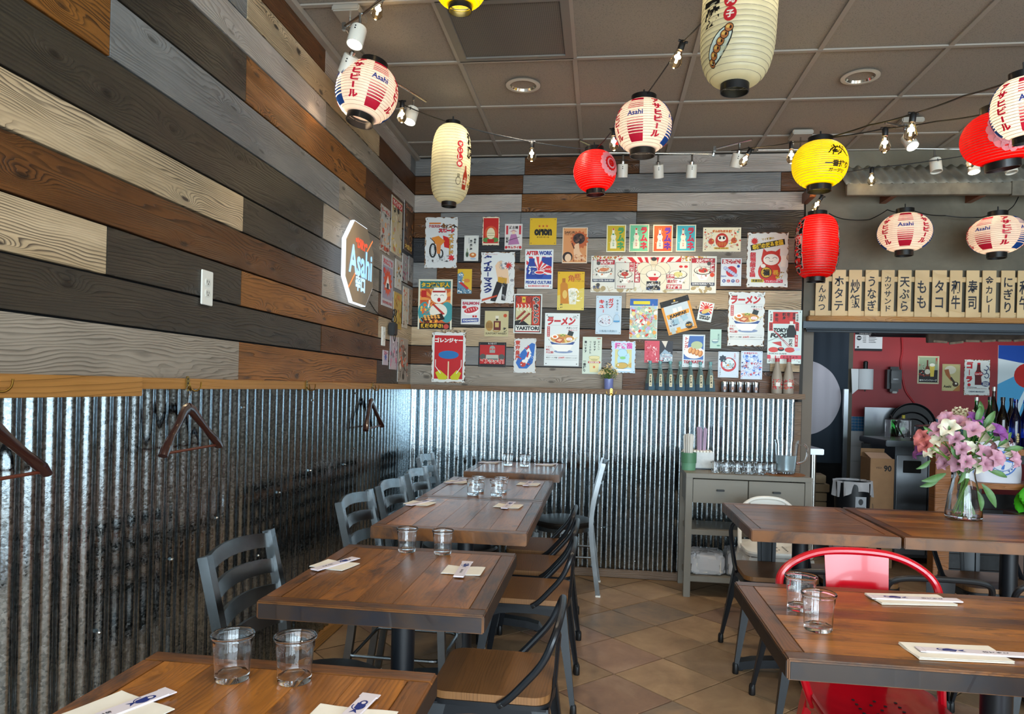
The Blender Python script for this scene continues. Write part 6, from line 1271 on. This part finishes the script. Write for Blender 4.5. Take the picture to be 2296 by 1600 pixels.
for i, (tx, a, b) in enumerate(menu):
    xa, xb = clampx(a), clampx(b); w_ = xb - xa; hh = .325
    ms = thing('menu_strip', '', 'menu strip', ((xa + xb) / 2, YG - .032, 2.075 - .0), group='wooden menu strips over the kitchen opening')
    ms['label'] = 'pale wooden menu strip brushed with ' + ['tonkatsu, leftmost', 'hotate, second', 'fried rice, third', 'unagi, fourth', 'katsu sando, fifth', 'tempura, sixth', 'momo, seventh', 'tako, eighth', 'wagyu, ninth', 'sushi, tenth', 'kin curry, eleventh', 'nigiri, twelfth', 'characters cut by the right edge'][i] + ' in the row'
    MB().box((0, 0, 0), (hh, w_, .008), .0012).build('wood_slip', slip_wood, ms, rot=(rad(90), rad(90), 0))
    A = Art(hh / w_, .0004); h_ = hh / w_; n = len(tx); A.V(tx, .5, h_ * (.12 if n > 2 else .2), h_ * (.9 if n > 2 else .84), '#1a1c26', .8 if n < 4 else .62, .018); A.mesh(w_, ms, 'brushed_writing', y=-.004)
sh_ = struct(MB().box((3.45, YG + .02, 1.855), (4.1, .06, .05), .003).build('trim_7', M('shutter_grey', '#3a4046', .45, .5)))
for k in range(3): MB().tube([(1.42, YG + .02 - .02 * k, 1.845 - .018 * k), (5.4, YG + .02 - .02 * k, 1.845 - .018 * k)], .009, 10).build('shutter_slat', M('shutter_slat_metal', '#4c545b', .35, .6), sh_)
# ---------------------------------------------------------------- kitchen interior
struct(MB().box((2.44, YK - .02, 1.25), (.05, .05, 2.5), .004).build('trim_8', M('door_olive', '#4a4334', .5)))
nr = thing('noren_curtain', 'dark navy doorway curtain with a big pale disc', 'curtain', (0, 0, 0)); nx0, nx1 = 1.66, 2.405; nt, nbz = 2.02, at(1850, 1037, Y=YK - .1).z
def fnr(u, v): return (nx0 + (nx1 - nx0) * u, YK - .10 + .012 * sin(u * 15) * v + .006 * sin(u * 37 + 1), nt + (nbz - nt) * v)
t = NT('noren_cloth'); sp_ = t.n('SeparateXYZ', {0: t.obj()})
cc_ = at(1797, 891, Y=YK - .1); rr_ = at(1886, 891, Y=YK - .1).x - cc_.x
dx_ = t.math('SUBTRACT', sp_.outputs[0], cc_.x); dz_ = t.math('SUBTRACT', sp_.outputs[2], cc_.z); d2 = t.math('ADD', t.math('MULTIPLY', dx_, dx_), t.math('MULTIPLY', dz_, dz_))
t.set(col=t.mix(t.math('LESS_THAN', d2, rr_ * rr_), '#1b2834', '#a6a3ab'), rough=.85); reg(t)
MB().grid(fnr, 40, 16).build('cloth_panel', t.m, nr, thick=.001)
MB().tube([(1.6, YK - .1, 2.02), (2.42, YK - .1, 2.02)], .01, 8).build('curtain_rod', wire, nr)
sd = struct(MB().box((2.02, YK - .004, 1.0), (.78, .006, 2.05)).build('door_1', gapm))
def K(px, py, Y=YK): return at(px, py, Y=Y)
# tiles below the red wall
bt = M('blue_mosaic', '#2f5f86', .25, noise=.35, scale=60); wt = M('white_wall_tile', '#b9bcbe', .2); gb = M('tile_grout', '#9aa0a0', .8)
tx0, tx1 = K(1903, 950).x, 3.7; tz0, tz1 = 1.01, 1.155
ts = struct(MB().box(((tx0 + tx1) / 2, YK - .004, .58), (tx1 - tx0, .01, 1.15)).build('trim_9', gb))
me_ = None
nx_, nz_ = int((tx1 - tx0) / .029), 5; mb = MB()
for i in range(nx_):
    for j in range(nz_):
        if i < 14: 
            o = MB().box((0, 0, 0), (.026, .006, .026)).build('tile', bt, ts, smooth=0) if me_ is None else bpy.data.objects.new('tile', me_)
            if me_ is None: me_ = o.data
            else: C.objects.link(o); o.parent = ts
            o.location = (tx0 + .0145 + .029 * i, YK - .011, tz0 + .0145 + .029 * j)
        else: mb.box((tx0 + .0145 + .029 * i, YK - .011, tz0 + .0145 + .029 * j), (.026, .006, .026))
o = mb.build('mosaic_tiles', bt, ts, smooth=0); o['kind'] = 'stuff'
for j in range(7): 
    for i in range(2): MB().box((tx0 + .075 + .15 * i, YK - .011, tz0 - .075 - .15 * j), (.146, .006, .146), .001).build('tile', wt, ts)
ph = K(1940, 850, YK - .08); pr_ = thing('paper_towel_roll', 'white paper towel roll hanging on the red kitchen wall, end sheet loose', 'paper towel', ph)
MB().lathe([(.018, -.10), (.072, -.10), (.072, .10), (.018, .10)], 28).build('roll', M('towel_paper', '#d4d6d8', .9), pr_)
MB().tube([(0, .06, .14), (0, 0, .14), (0, 0, -.12)], .006, 8).build('holder', wire, pr_); MB().lathe([(.02, .10), (.022, .17), (.014, .18), (0, .18)], 12).build('holder_clamp', wire, pr_)
MB().grid(lambda u, v: (-.072 - .075 * v * (1 - .2 * u), -.02 - .02 * v, .10 * (1 - u) * 2 - .10 - .05 * v * u - .0 * v), 6, 6).build('loose_sheet', M('towel_paper', '#d4d6d8', .9), pr_, thick=.001)
ds = K(2003, 850, YK - .06); so = thing('soap_dispenser', 'black wall-mounted soap dispenser', 'dispenser', ds)
MB().box((0, 0, 0), (.135, .11, .245), .028).build('housing', M('dispenser_black', '#0b0c0f', .4), so); MB().box((0, -.057, .02), (.085, .006, .12), .002).build('front_window', M('dispenser_gloss', '#1c2026', .12), so); MB().box((0, -.02, -.128), (.045, .05, .02), .004).build('nozzle', M('nozzle_grey', '#9a9a96', .4), so)
Aq = Art(.2, .0001); Aq.T('KIMPO', .5, .1, .9, '#c8ccd0', .03); Aq.mesh(.05, so, 'logo_print', y=-.0605)
cp = [K(x, y, YK - .012) for x, y in ((2022, 755), (2024, 790), (2018, 810), (2024, 850), (2030, 878), (2048, 900), (2058, 915))]
o = MB().tube(smoothpath(cp, .1), .008, 8).build('wall_cable', M('red_painted_cable', '#a01c22', .5)); tag(o, 'red painted cable running down the red kitchen wall', 'cable')
# cornice shelf and duct in the kitchen
for i, (lab, Y0, z0, dx) in enumerate((('corrugated dark metal awning underside across the kitchen ceiling', 6.2, 2.02, 0),)):
    du = thing('kitchen_hood', lab, 'hood', (2.55, 6.6, 1.93)); 
    MB().grid(lambda u, v: (0 + 2.6 * u, -.5 + 1.2 * v, .16 - .14 * v + .02 * sin(v * 2 * pi * 9)), 2, 90).build('ribbed_panel', M('dark_ribbed_metal', '#4a474a', .4, .6), du, thick=.002, smooth=3)
pb = thing('hood_plank', 'rough bark-edged plank under the kitchen hood', 'plank', (2.55, 6.05, 1.845), rot=(0, rad(-3.2), rad(14)))
MB().box((1.0, 0, 0), (2.0, .03, .10), .004).build('board', M('bark_plank', '#4f4238', .6, noise=.4, scale=12), pb)
ek = MB(); r_ = random.Random(2)
for i in range(14): ek.box((.1 + .14 * i, -.018, -.05 + r_.uniform(-.006, .006)), (.12, .012, .018), .002, rot=(0, r_.uniform(-.1, .1), 0))
o = ek.build('bark_edge', M('bark_edge_pale', '#8c7a66', .7, noise=.3, scale=30), pb); o['kind'] = 'stuff'
# steel work area
def bxs(name, lab, cat, x0, x1, y0, y1, z0, z1, mat, bev=.004, part='body'):
    t_ = thing(name, lab, cat, ((x0 + x1) / 2, (y0 + y1) / 2, z0)); MB().box((0, 0, (z1 - z0) / 2), (x1 - x0, y1 - y0, z1 - z0), bev).build(part, mat, t_); return t_
dk = M('dark_stainless', '#5e6266', .3, .9, noise=.1, scale=4)
ct = bxs('steel_counter', 'dark stainless kitchen counter along the red wall', 'counter', 2.56, 3.95, 6.85, 7.45, .84, .90, dk, part='worktop')
for x in (2.6, 3.2, 3.9): MB().box((x - 3.255, -.25, -.42), (.04, .04, .82)).build('leg', dk, ct)
MB().box((0, .1, -.6), (1.3, .35, .02)).build('lower_shelf', dk, ct)
xa, xb = K(1963, 950, 7.0).x, K(2110, 950, 7.0).x
sp = bxs('splash_guard', 'upright stainless splash guard with a rounded corner', 'panel', xa, xb, 7.28, 7.30, .90, K(2000, 914, 7.29).z, stainless, .0, 'steel_sheet')
fr = bxs('undercounter_fridge', 'stainless undercounter fridge with recessed handles', 'fridge', K(2006, 1080, 6.2).x, K(2150, 1080, 6.2).x, 6.2, 6.75, .05, K(2050, 1002, 6.2).z, dk, part='cabinet')
fw_ = K(2150, 1080, 6.2).x - K(2006, 1080, 6.2).x; fz = K(2050, 1002, 6.2).z - .05
for s_, nm in ((-.25, 'l'), (.25, 'r')):
    d_ = MB().box((fw_ * s_, -.285, fz / 2 - .02), (fw_ * .48, .02, fz - .1), .004).build('door', stainless, fr); MB().box((fw_ * s_, -.297, fz - .16), (fw_ * .28, .008, .10), .003).build('recessed_handle', gapm, d_)
MB().box((0, -.0, fz + .025), (fw_ * 1.35, .62, .05), .006).build('worktop', dk, fr)
for i, (cx_, cy_, r, Y_, lab) in enumerate(((2046, 952, 46, 7.2, 'largest black round tray leaning at the back of the stack'), (2046, 962, 37, 7.16, 'middle black round tray leaning in the stack'), (2048, 968, 28, 7.12, 'smallest black round pan leaning at the front of the stack'))):
    c_ = K(cx_, cy_, Y_); R_ = r * Y_ / F; q = thing('round_tray', lab, 'tray', c_, rot=(rad(82), 0, 0))
    MB().lathe([(0, 0), (R_ * .93, 0), (R_, .018), (R_ * .985, .02), (R_ * .92, .004), (0, .004)], 36).build('dish', M('tray_black', '#131417', .35), q); MB().lathe([(R_ * .985, .019), (R_ * 1.0, .021), (R_ * .985, .023)], 36, cap=False).build('rim', M('tray_rim', '#4a4d50', .3), q)
c_ = K(2024, 1000, 6.95); b_ = thing('sauce_bottle', 'clear sauce bottle with a yellow cap by the round trays', 'bottle', (c_.x, 6.95, .905)); MB().lathe([(0, 0), (.034, 0), (.036, .1), (.03, .15), (.012, .2), (.011, .27), (0, .27)], 20).build('glass_body', mk_glass('cloudy_glass', '#dfe4e2', .25, 1.3), b_); MB().lathe([(.014, .26), (.014, .29), (0, .29)], 14).build('cap', M('yellow_cap', '#cdbb3a', .4), b_)
c_ = K(2040, 990, 6.75); b_ = thing('steel_pot', 'stainless cooking pot with a lid behind the flowers', 'pot', (K(2072, 985, 6.75).x, 6.6, fz + .10)); MB().lathe([(0, 0), (.13, 0), (.135, .01), (.135, .10), (.14, .105), (.125, .115), (.03, .125), (0, .125)], 30).build('body', stainless, b_); MB().tube(smoothpath([(-.02, 0, .12), (-.02, 0, .15), (.02, 0, .15), (.02, 0, .12)], .01), .004, 6).build('lid_handle', stainless, b_)
b_ = thing('glass_container', 'tall clear rectangular container with utensils on the fridge top', 'container', (K(2018, 985, 6.4).x, 6.45, fz + .10))
for s_ in (-1, 1): MB().box((s_ * .08, 0, .08), (.004, .12, .16)).build('side', glass, b_); MB().box((0, s_ * .06, .08), (.16, .004, .16)).build('wall_pane', glass, b_)
MB().box((0, 0, .163), (.17, .13, .006), .002).build('rim', wire, b_); MB().tube([(-.06, 0, .2), (.05, 0, .01)], .006, 6).build('utensil', M('utensil_dark', '#2c2422', .4), b_)
b_ = thing('spatula', 'teal silicone spatula standing behind the flowers', 'utensil', K(2100, 985, 6.6)); MB().prism(rrect(.03, .1, .014), 0, .006, Matrix.Translation((0, 0, .1)) @ Matrix.Rotation(rad(90), 4, 'X') @ Matrix.Rotation(rad(35), 4, 'Z')).build('blade', M('teal_silicone', '#2c8296', .4), b_); MB().tube([(.02, 0, .06), (.05, 0, -.06)], .005, 6).build('handle', wire, b_)
cb = M('cardboard', '#8f6d4c', .8, noise=.06, scale=20)
x0, x1 = K(1951, 1070, 6.0).x, K(2005, 1070, 6.0).x; zt_ = K(1975, 1028, 6.0).z
b_ = bxs('cardboard_box', 'tall brown cardboard box with open flaps beside the bin', 'box', x0, x1, 6.0, 6.22, .0, zt_, cb, .002, 'carton')
w_ = x1 - x0; MB().box((0, .11, zt_ + .03), (w_ * 1.02, .004, .07), rot=(rad(8), 0, 0)).build('flap', cb, b_); MB().box((.0, -.02, zt_ + .015), (w_ * .9, .16, .004), rot=(rad(14), 0, 0)).build('flap', M('cardboard_light', '#b3937a', .8), b_)
A = Art(4, .0001); A.T('90', .72, .42, .3, '#17120e', .04, h=.24).T('VEBA', .36, .4, .26, '#3a2c20', .0, rot=180).O(.1, 2.2, .05, .22, .02, '#17120e', a0=-70, a1=70); A.mesh(w_, b_, 'printing', fn=lambda x, y, z: (x, y - .1105, z + zt_ - 2 * w_))
# bin with liner
cbn = K(1916, 1100, 5.9); b_ = thing('trash_bin', 'black trash bin with a clear plastic liner folded over the rim', 'bin', (cbn.x, 5.95, 0)); zr = K(1916, 1082, 5.9).z
MB().lathe([(0, 0), (.11, 0), (.135, zr), (.125, zr), (.1, .02), (0, .02)], 28).build('bin_body', black, b_)
MB().grid(lambda u, v: ((.137 + .012 * sin(u * 40) * v + .01 * sin(u * 91)) * cos(u * 2 * pi), (.137 + .012 * sin(u * 40 + 1) * v) * sin(u * 2 * pi), zr + .015 - .10 * v - .03 * v * sin(u * 14)), 60, 8).build('liner', plastic, b_, smooth=.3)
A = Art(1.3, .0001); A.R(0, 0, 1, 1.3, '#8f959c').E(.5, .5, .22, .3, '#1c1e22').R(.1, 1.0, .8, .08, '#333'); A.mesh(.08, b_, 'paper_label', fn=lambda x, y, z: (x + .02, -.134 + y, z + zr - .15))
# prep table at the left of the opening, cartons behind
x0, x1 = 1.53, K(1848, 1015, 5.6).x; zt_ = K(1830, 1006, 5.6).z
pt_ = thing('prep_table', 'small stainless table with a bright edge beside the console', 'table', ((x0 + x1) / 2, 5.85, 0)); w_ = x1 - x0
MB().box((0, 0, zt_ - .022), (w_, .5, .044), .004).build('top', stainless, pt_)
for sx in (-1, 1):
    for sy in (-1, 1): MB().tube([(sx * (w_ / 2 - .06), sy * .21, 0), (sx * (w_ / 2 - .06), sy * .21, zt_ - .03)], .016, 12).build('leg', chrome, pt_)
for i in range(7):
    z = .20 + .075 * i; o = MB().box((0, 0, 0), (.22 + .012 * (i % 3), .2, .068), .004).build('flat_carton', M('carton_tan', '#6f5f48', .8, noise=.1, scale=20), None, (K(1815, 1080, 6.4).x + .01 * (i % 2), 6.4, z), (0, 0, rad(4 * (i % 3) - 4)))
    tag(o, 'flat tan carton behind the steel table legs, ' + ['lowest', 'second from the bottom', 'third from the bottom', 'middle', 'third from the top', 'second from the top', 'topmost'][i] + ' of the stack', 'carton', 'stack of flat cartons')
bxs('carton_shelf', 'low dark shelf carrying the stack of tan cartons', 'shelf', K(1795, 1100, 6.4).x - .05, K(1840, 1100, 6.4).x + .05, 6.28, 6.52, 0, .166, dk)
struct(MB().tube([(K(1893, 1000, 7.3).x, 7.3, 0), (K(1893, 1000, 7.3).x, 7.3, K(1893, 872, 7.3).z)], .02, 4, sq=True).build('trim_10', stainless))
# ---------------------------------------------------------------- bar counter with bottles
YBF = 5.48
zlow = at(2200, 1076, Y=YBF).z; zup = at(2250, 1003, Y=YBF + .15).z
xp = at(2107, 1100, Y=YBF).x
br = thing('bar_counter', 'two-level bar counter with black shingled front and orange wood edges', 'counter', (xp, YBF, 0)); L_ = 1.9
MB().box((0, 0, zup / 2 + .02), (.105, .10, zup + .04), .003).build('corner_post', orange_wood, br)
MB().box((L_ / 2, .16, zup - .022), (L_ + .1, .34, .044), .003).build('upper_top', orange_wood, br)
MB().box((L_ / 2 + .06, -.06, zlow - .02), (L_, .26, .04), .003).build('lower_top', orange_wood, br)
rw = 0; z = .02
blk = M('charred_black_wood', '#15181b', .55, noise=.4, scale=25, bump=.4)
while z < zup - .06:
    if abs(z - zlow + .05) > .06: MB().box((L_ / 2 + .05, .05 + .004 * (rw % 2), z + .055), (L_, .02, .106), .002).build('front_board', blk, br)
    z += .11; rw += 1
for i in range(3): MB().box((.58 + .12 * i if i else .56, -.14, .3), (.045, .045, .6), .002).build('frame_post', orange_wood, br)
def bottle(px, py_top, Y, r, mat, lab, capm, neck=.3, label=None, name='bottle', grp=None, zb=None, sh=.62):
    z0 = zup if zb is None else zb; p = at(px, py_top, Y=Y); h = p.z - z0
    b = thing(name, lab, 'bottle', (p.x, Y, z0), group=grp); MB().lathe([(0, 0), (r * .95, 0), (r, .006), (r, h * .55), (r * .85, h * .64), (r * .42, h * .78), (r * .32, h * .84), (r * .32, h * .96), (0, h * .96)], 24).build('glass_body', mat, b)
    MB().lathe([(r * .38, h * .93), (r * .38, h * 1.0), (0, h * 1.0)], 16).build('cap', capm, b)
    if label: label_panel(b, r * 1.7, h * .26, h * .3, r + .0008, label, '#c9ccc6')
    return b
wc_ = M('silver_cap', '#b5b5ae', .35, .5); bcx = M('black_cap', '#17181a', .35)
bottle(2190, 890, 5.62, .036, green_glass, 'green sake bottle with silver cap, left of the two behind the flowers', wc_); bottle(2220, 889, 5.62, .036, green_glass, 'green sake bottle with dark cap and white label behind the flowers', bcx, label=lambda A, h: A.T('清酒', .5, h / 2, .5, Bk, .04))
bottle(2229, 867, 5.85, .034, brown_glass, 'tall brown bottle with a white cap standing behind the green ones', wc_); bottle(2249, 890, 5.6, .038, brown_glass, 'dark brown bottle with a crest label behind the flowers', bcx, label=lambda A, h: (A.E(.5, .45 * h / 1, .2, .2, '#5a6a58'), A.E(.5, .45 * h, .14, .14, '#c9ccc6'), A.T('純米', .5, h * .45, .2, '#4a5a3a', .03), A.E(.5, h * .78, .05, .04, '#d8cf3a')))
bottle(2268, 892, 5.82, .034, M('black_bottle', '#0c0c0e', .15), 'black bottle between the brown and the blue bottle, set back', bcx)
bottle(2278, 895, 5.58, .036, blue_glass, 'cobalt blue bottle with gold characters at the right edge', blue_glass, label=None); bottle(2300, 897, 5.6, .036, blue_glass, 'second cobalt bottle, half cut by the right edge', blue_glass)
Ab = Art(3.2, .0002); Ab.V('月桂神器', .5, .1, 3.1, '#c8b878', .8, .03); o = Ab.mesh(.024, [x for x in bpy.data.objects if x.get('label', '').startswith('cobalt')][0], 'gold_print', fn=lambda x, y, z: (x, -.0368 + y, z + .075))
b_ = thing('wine_glass', 'clear wine glass left of the green bottles', 'glass', (at(2178, 960, Y=5.7).x, 5.7, zup)); MB().lathe([(0, 0), (.03, .0), (.004, .006), (.004, .08), (.03, .12), (.036, .17), (.032, .22), (.03, .22), (.034, .17), (.028, .125), (0, .095)], 24).build('bowl', glass, b_)
for i, (px, Y_, hh) in enumerate(((2212, 5.75, .27), (2236, 5.72, .2))):
    b_ = thing('glass_jar', 'clear patterned glass jar ' + ('with a lid behind the green bottle' if i == 0 else 'between the green and brown bottles'), 'jar', (at(px, 930, Y=Y_).x, Y_, zup)); MB().lathe([(0, 0), (.034, 0), (.036, .01), (.036, hh - .04), (.03, hh - .02), (.03, hh), (.028, hh), (.028, hh - .02), (.033, hh - .045), (.033, .012), (0, .01)], 20, mod=lambda a, z: 1 + .03 * sin(8 * a) * (z > .02)).build('jar_body', glass, b_); MB().lathe([(.031, hh - .02), (.031, hh + .004), (0, hh + .004)], 20).build('lid', M('jar_lid', '#4f463c', .4), b_)
tk = thing('sake_flask', 'small white ceramic sake flask left of the bottles', 'flask', (at(2121, 940, Y=5.7).x, 5.7, zup)); MB().lathe([(0, 0), (.03, 0), (.042, .03), (.042, .07), (.018, .1), (.014, .125), (.022, .14), (.018, .14), (0, .12)], 24).build('body', M('glazed_ceramic', '#a8a294', .3), tk)
# shopping bags on the lower ledge
bg = thing('plastic_bag', 'white plastic thank-you bag with a blue round print on the bar ledge', 'bag', (at(2232, 1070, Y=YBF - .07).x, YBF - .07, zlow + .001))
bw, bh = .33, at(2232, 985, Y=YBF - .07).z - zlow
def fbag(u, v):
    a = u * 2 * pi; q = 1 - .25 * v ** 2 + .03 * sin(a * 5 + v * 6); return (bw / 2 * cos(a) * q, .085 * sin(a) * q * (1 - .5 * v), bh * v * (1 - .08 * abs(cos(a)) * v) + .006 * sin(a * 9) * v)
MB().grid(fbag, 40, 14).build('bag_body', M('bag_white', '#c5c8d2', .45), bg, smooth=1.5, thick=.001)
A = Art(1, .0002); A.E(.5, .45, .42, .42, '#3f68b0', 28).E(.5, .45, .38, .38, '#c5c8d2', 28).E(.5, .45, .29, .29, '#3f68b0', 28).E(.5, .52, .26, .2, '#c5c8d2', 20).P([(.24, .5), (.42, .28), (.5, .36), (.6, .26), (.76, .48)], '#4f7cc4')
for i, ch in enumerate('THANK YOU'): a = rad(150 - 120 * i / 8); 
for i, ch in enumerate('THANK YOU'):
    a = rad(155 - 130 * i / 8)
    if ch != ' ': A.T(ch, .5 + .335 * cos(a), .45 + .335 * sin(a), .06, '#2c4c94', .04, rot=90 - 0 - math.degrees(a) * 1.0 + 0 if False else (math.degrees(a) - 90), res=1)
A.mesh(.24, bg, 'printed_logo', fn=lambda x, y, z: (x, -.0865 + y + .0 + .35 * x * x * 3 + max(0, (z + bh * .0)) * .10, z + bh * .47))
gb_ = thing('green_bag', 'bright green tied plastic bag at the right edge', 'bag', (at(2312, 1100, Y=YBF - .2).x, YBF - .25, .0)); gz0, gz1 = at(2290, 1146, Y=YBF - .2).z, at(2300, 1060, Y=YBF - .2).z
MB().grid(lambda u, v: ((.11 * sin(pi * min(1, .25 + v * .9)) + .02 * sin(u * 30 + v * 9)) * cos(u * 2 * pi), (.09 * sin(pi * min(1, .25 + v * .9)) + .015 * sin(u * 22)) * sin(u * 2 * pi), gz0 + (gz1 - gz0) * v + .01 * sin(u * 25)), 36, 14).build('bag_body', M('lime_plastic', '#3fae1c', .4), gb_, smooth=.5)
MB().box((0, 0, gz0 - .02), (.3, .2, .03), .004).build('bag_base', M('dark_stool_wood', '#4a342a', .5), gb_)
for sx in (-1, 1):
    for sy in (-1, 1): MB().box((sx * .13, sy * .08, gz0 / 2 - .02), (.03, .03, gz0 - .04)).build('support_leg', M('dark_stool_wood', '#4a342a', .5), gb_)
# ---------------------------------------------------------------- flower vase
vp = at(2160, 1160, Z=.76); vs_ = thing('flower_vase', 'glass vase of pink, white and purple alstroemeria on the right table', 'vase', (vp.x, vp.y, .7605)); VH = .262
MB().lathe([(0, 0), (.078, 0), (.083, .006), (.082, .03), (.07, .12), (.05, .2), (.046, .225), (.052, VH), (.049, VH), (.043, .225), (.047, .2), (.066, .12), (.076, .03), (.074, .012), (0, .010)], 40).build('glass_vase', glass, vs_)
stm = M('flower_stem', '#5d8a35', .5, noise=.2, scale=40); r_ = random.Random(11); heads = []
pink, whi, pur, sal = M('pink_petal', '#b98798', .6, noise=.25, scale=25), M('ivory_petal', '#ddd8c0', .6, noise=.1, scale=25), M('violet_petal', '#7d3f85', .6, noise=.25, scale=25), M('salmon_petal', '#c26a66', .6, noise=.25, scale=25)
spec = [(2105, 968, pink), (2125, 945, pink), (2150, 955, pink), (2178, 968, pink), (2195, 990, whi), (2170, 1005, whi), (2142, 985, pink), (2110, 990, whi), (2095, 1012, whi), (2128, 1020, pink), (2155, 1008, pink), (2188, 1010, whi), (2215, 1010, pink), (2240, 1000, whi), (2225, 1028, pink), (2205, 1040, pink), (2165, 1035, pink), (2120, 1040, pink), (2075, 985, sal), (2080, 1000, sal), (2072, 1015, pur), (2182, 945, pur), (2228, 975, pur), (2250, 1020, whi), (2262, 1030, pink), (2185, 1045, whi), (2148, 1040, pink), (2212, 965, whi), (2165, 975, whi), (2245, 985, pink), (2130, 965, whi), (2200, 1020, pink)]
def bloom(mat, s_):
    mb = MB()
    for k in range(6):
        a = k * pi / 3; out = .030 * s_ * (1 if k % 2 == 0 else .92); wd = .0155 * s_ if k % 2 == 0 else .012 * s_
        def fn(u, v, a=a, out=out, wd=wd):
            r = out * v; w2 = wd * sin(pi * min(.97, v * .82 + .12)) * (u * 2 - 1); z = .034 * s_ * (v ** .6) + .004 * (abs(u * 2 - 1)) - .016 * s_ * v ** 4
            r2 = .003 + r * (.35 + .65 * v); return (r2 * cos(a) - w2 * sin(a), r2 * sin(a) + w2 * cos(a), z)
        mb.grid(fn, 4, 6)
    return mb
fl_cache = {}
st = MB(); c0 = Vector(vs_.location)
for i, (px, py, m) in enumerate(spec):
    Yh = vp.y + r_.uniform(-.10, .09) - (.05 if m is pink else 0); p = at(px, py, Y=Yh) - c0
    key = m.name
    if key not in fl_cache: o = bloom(m, 1.35).build('flower', m, vs_, smooth=1.2, fix=False); fl_cache[key] = o.data
    else: o = bpy.data.objects.new('flower', fl_cache[key]); C.objects.link(o); o.parent = vs_
    o.location = p; d = (p - Vector((0, 0, .22))); d.y -= .07; d.z *= .5; o.rotation_euler = d.to_track_quat('Z', 'Y').to_euler(); s_ = r_.uniform(.85, 1.25); o.scale = (s_, s_, s_)
    a = r_.uniform(0, 6.28); b0 = Vector((.05 * cos(a), .05 * sin(a), .018)); nk = Vector((.03 * cos(a + 2.6 + r_.uniform(-.5, .5)), .03 * sin(a + 2.6), .225))
    if i % 2 == 0 or m is not pink: MB().tube(smoothpath([b0, nk, nk.lerp(p, .5) + Vector((0, 0, .02)), p], .06, 5), .0026, 6).build('stem', stm, vs_)
lfm = M('alstroemeria_leaf', '#4f7440', .5, noise=.25, scale=30)
for i, (px, py, ang, l_) in enumerate(((2120, 1060, 200, .12), (2105, 1072, 205, .10), (2200, 1085, -60, .13), (2190, 1100, -80, .10), (2140, 1000, 60, .07), (2165, 985, 90, .08), (2205, 960, 60, .10), (2190, 950, 80, .09), (2225, 990, 40, .09), (2238, 1000, 50, .09), (2085, 1030, 215, .08), (2215, 1055, -20, .09), (2095, 975, 140, .07), (2180, 1025, 20, .08), (2150, 1030, 120, .08), (2250, 1010, 10, .09), (2160, 1050, 250, .08), (2135, 975, 100, .07), (2200, 935, 95, .08))):
    p = at(px, py, Y=vp.y - .06 + r_.uniform(-.05, .06)) - c0
    mb = MB().grid(lambda u, v: (l_ * v, .03 * sin(pi * min(1, v * .9 + .06)) * (u - .5) * (l_ / .09), .012 * sin(v * 3) + .006 * abs(u - .5) * 2), 4, 8); mb.build('leaf', lfm, vs_, p, (rad(70), rad(-ang), 0), smooth=1.2, fix=False)
gy = MB(); gs = MB()
for i in range(150):
    a = r_.random(); px = 2075 + 90 * a + r_.uniform(-8, 8); py = 940 - 24 * sin(pi * a) + r_.uniform(-4, 16); p = at(px + 30 - 0, py, Y=vp.y + r_.uniform(-.02, .1)) - c0
    m_ = Matrix.Translation(p)
    for k in range(5): t_ = k * 1.256 + i; gy.add([(0, 0, .002), (.006 * cos(t_ - .4), .006 * sin(t_ - .4) * .6, .003), (.006 * cos(t_ + .4), .006 * sin(t_ + .4) * .6, .003 + .003 * sin(t_))], [(0, 1, 2)], mtx=m_ @ Euler((rad(60), 0, 0)).to_matrix().to_4x4())
    if i % 3 == 0: gs.tube([p, Vector((.01, .02, .24)).lerp(p, .45)], .0007, 3)
o = gy.build('filler_blossom', M('cream_blossom', '#ddd3ae', .6), vs_, smooth=0, fix=False); o['kind'] = 'stuff'; o = gs.build('filler_stems', stm, vs_, smooth=0, fix=False); o['kind'] = 'stuff'
# kitchen lighting
lamp('kitchen_ceiling_light', 'AREA', (3.0, 6.6, 2.9), 20, (.92, .96, 1), (0, 0, 0), shape='RECTANGLE', size=1.2, size_y=.3)
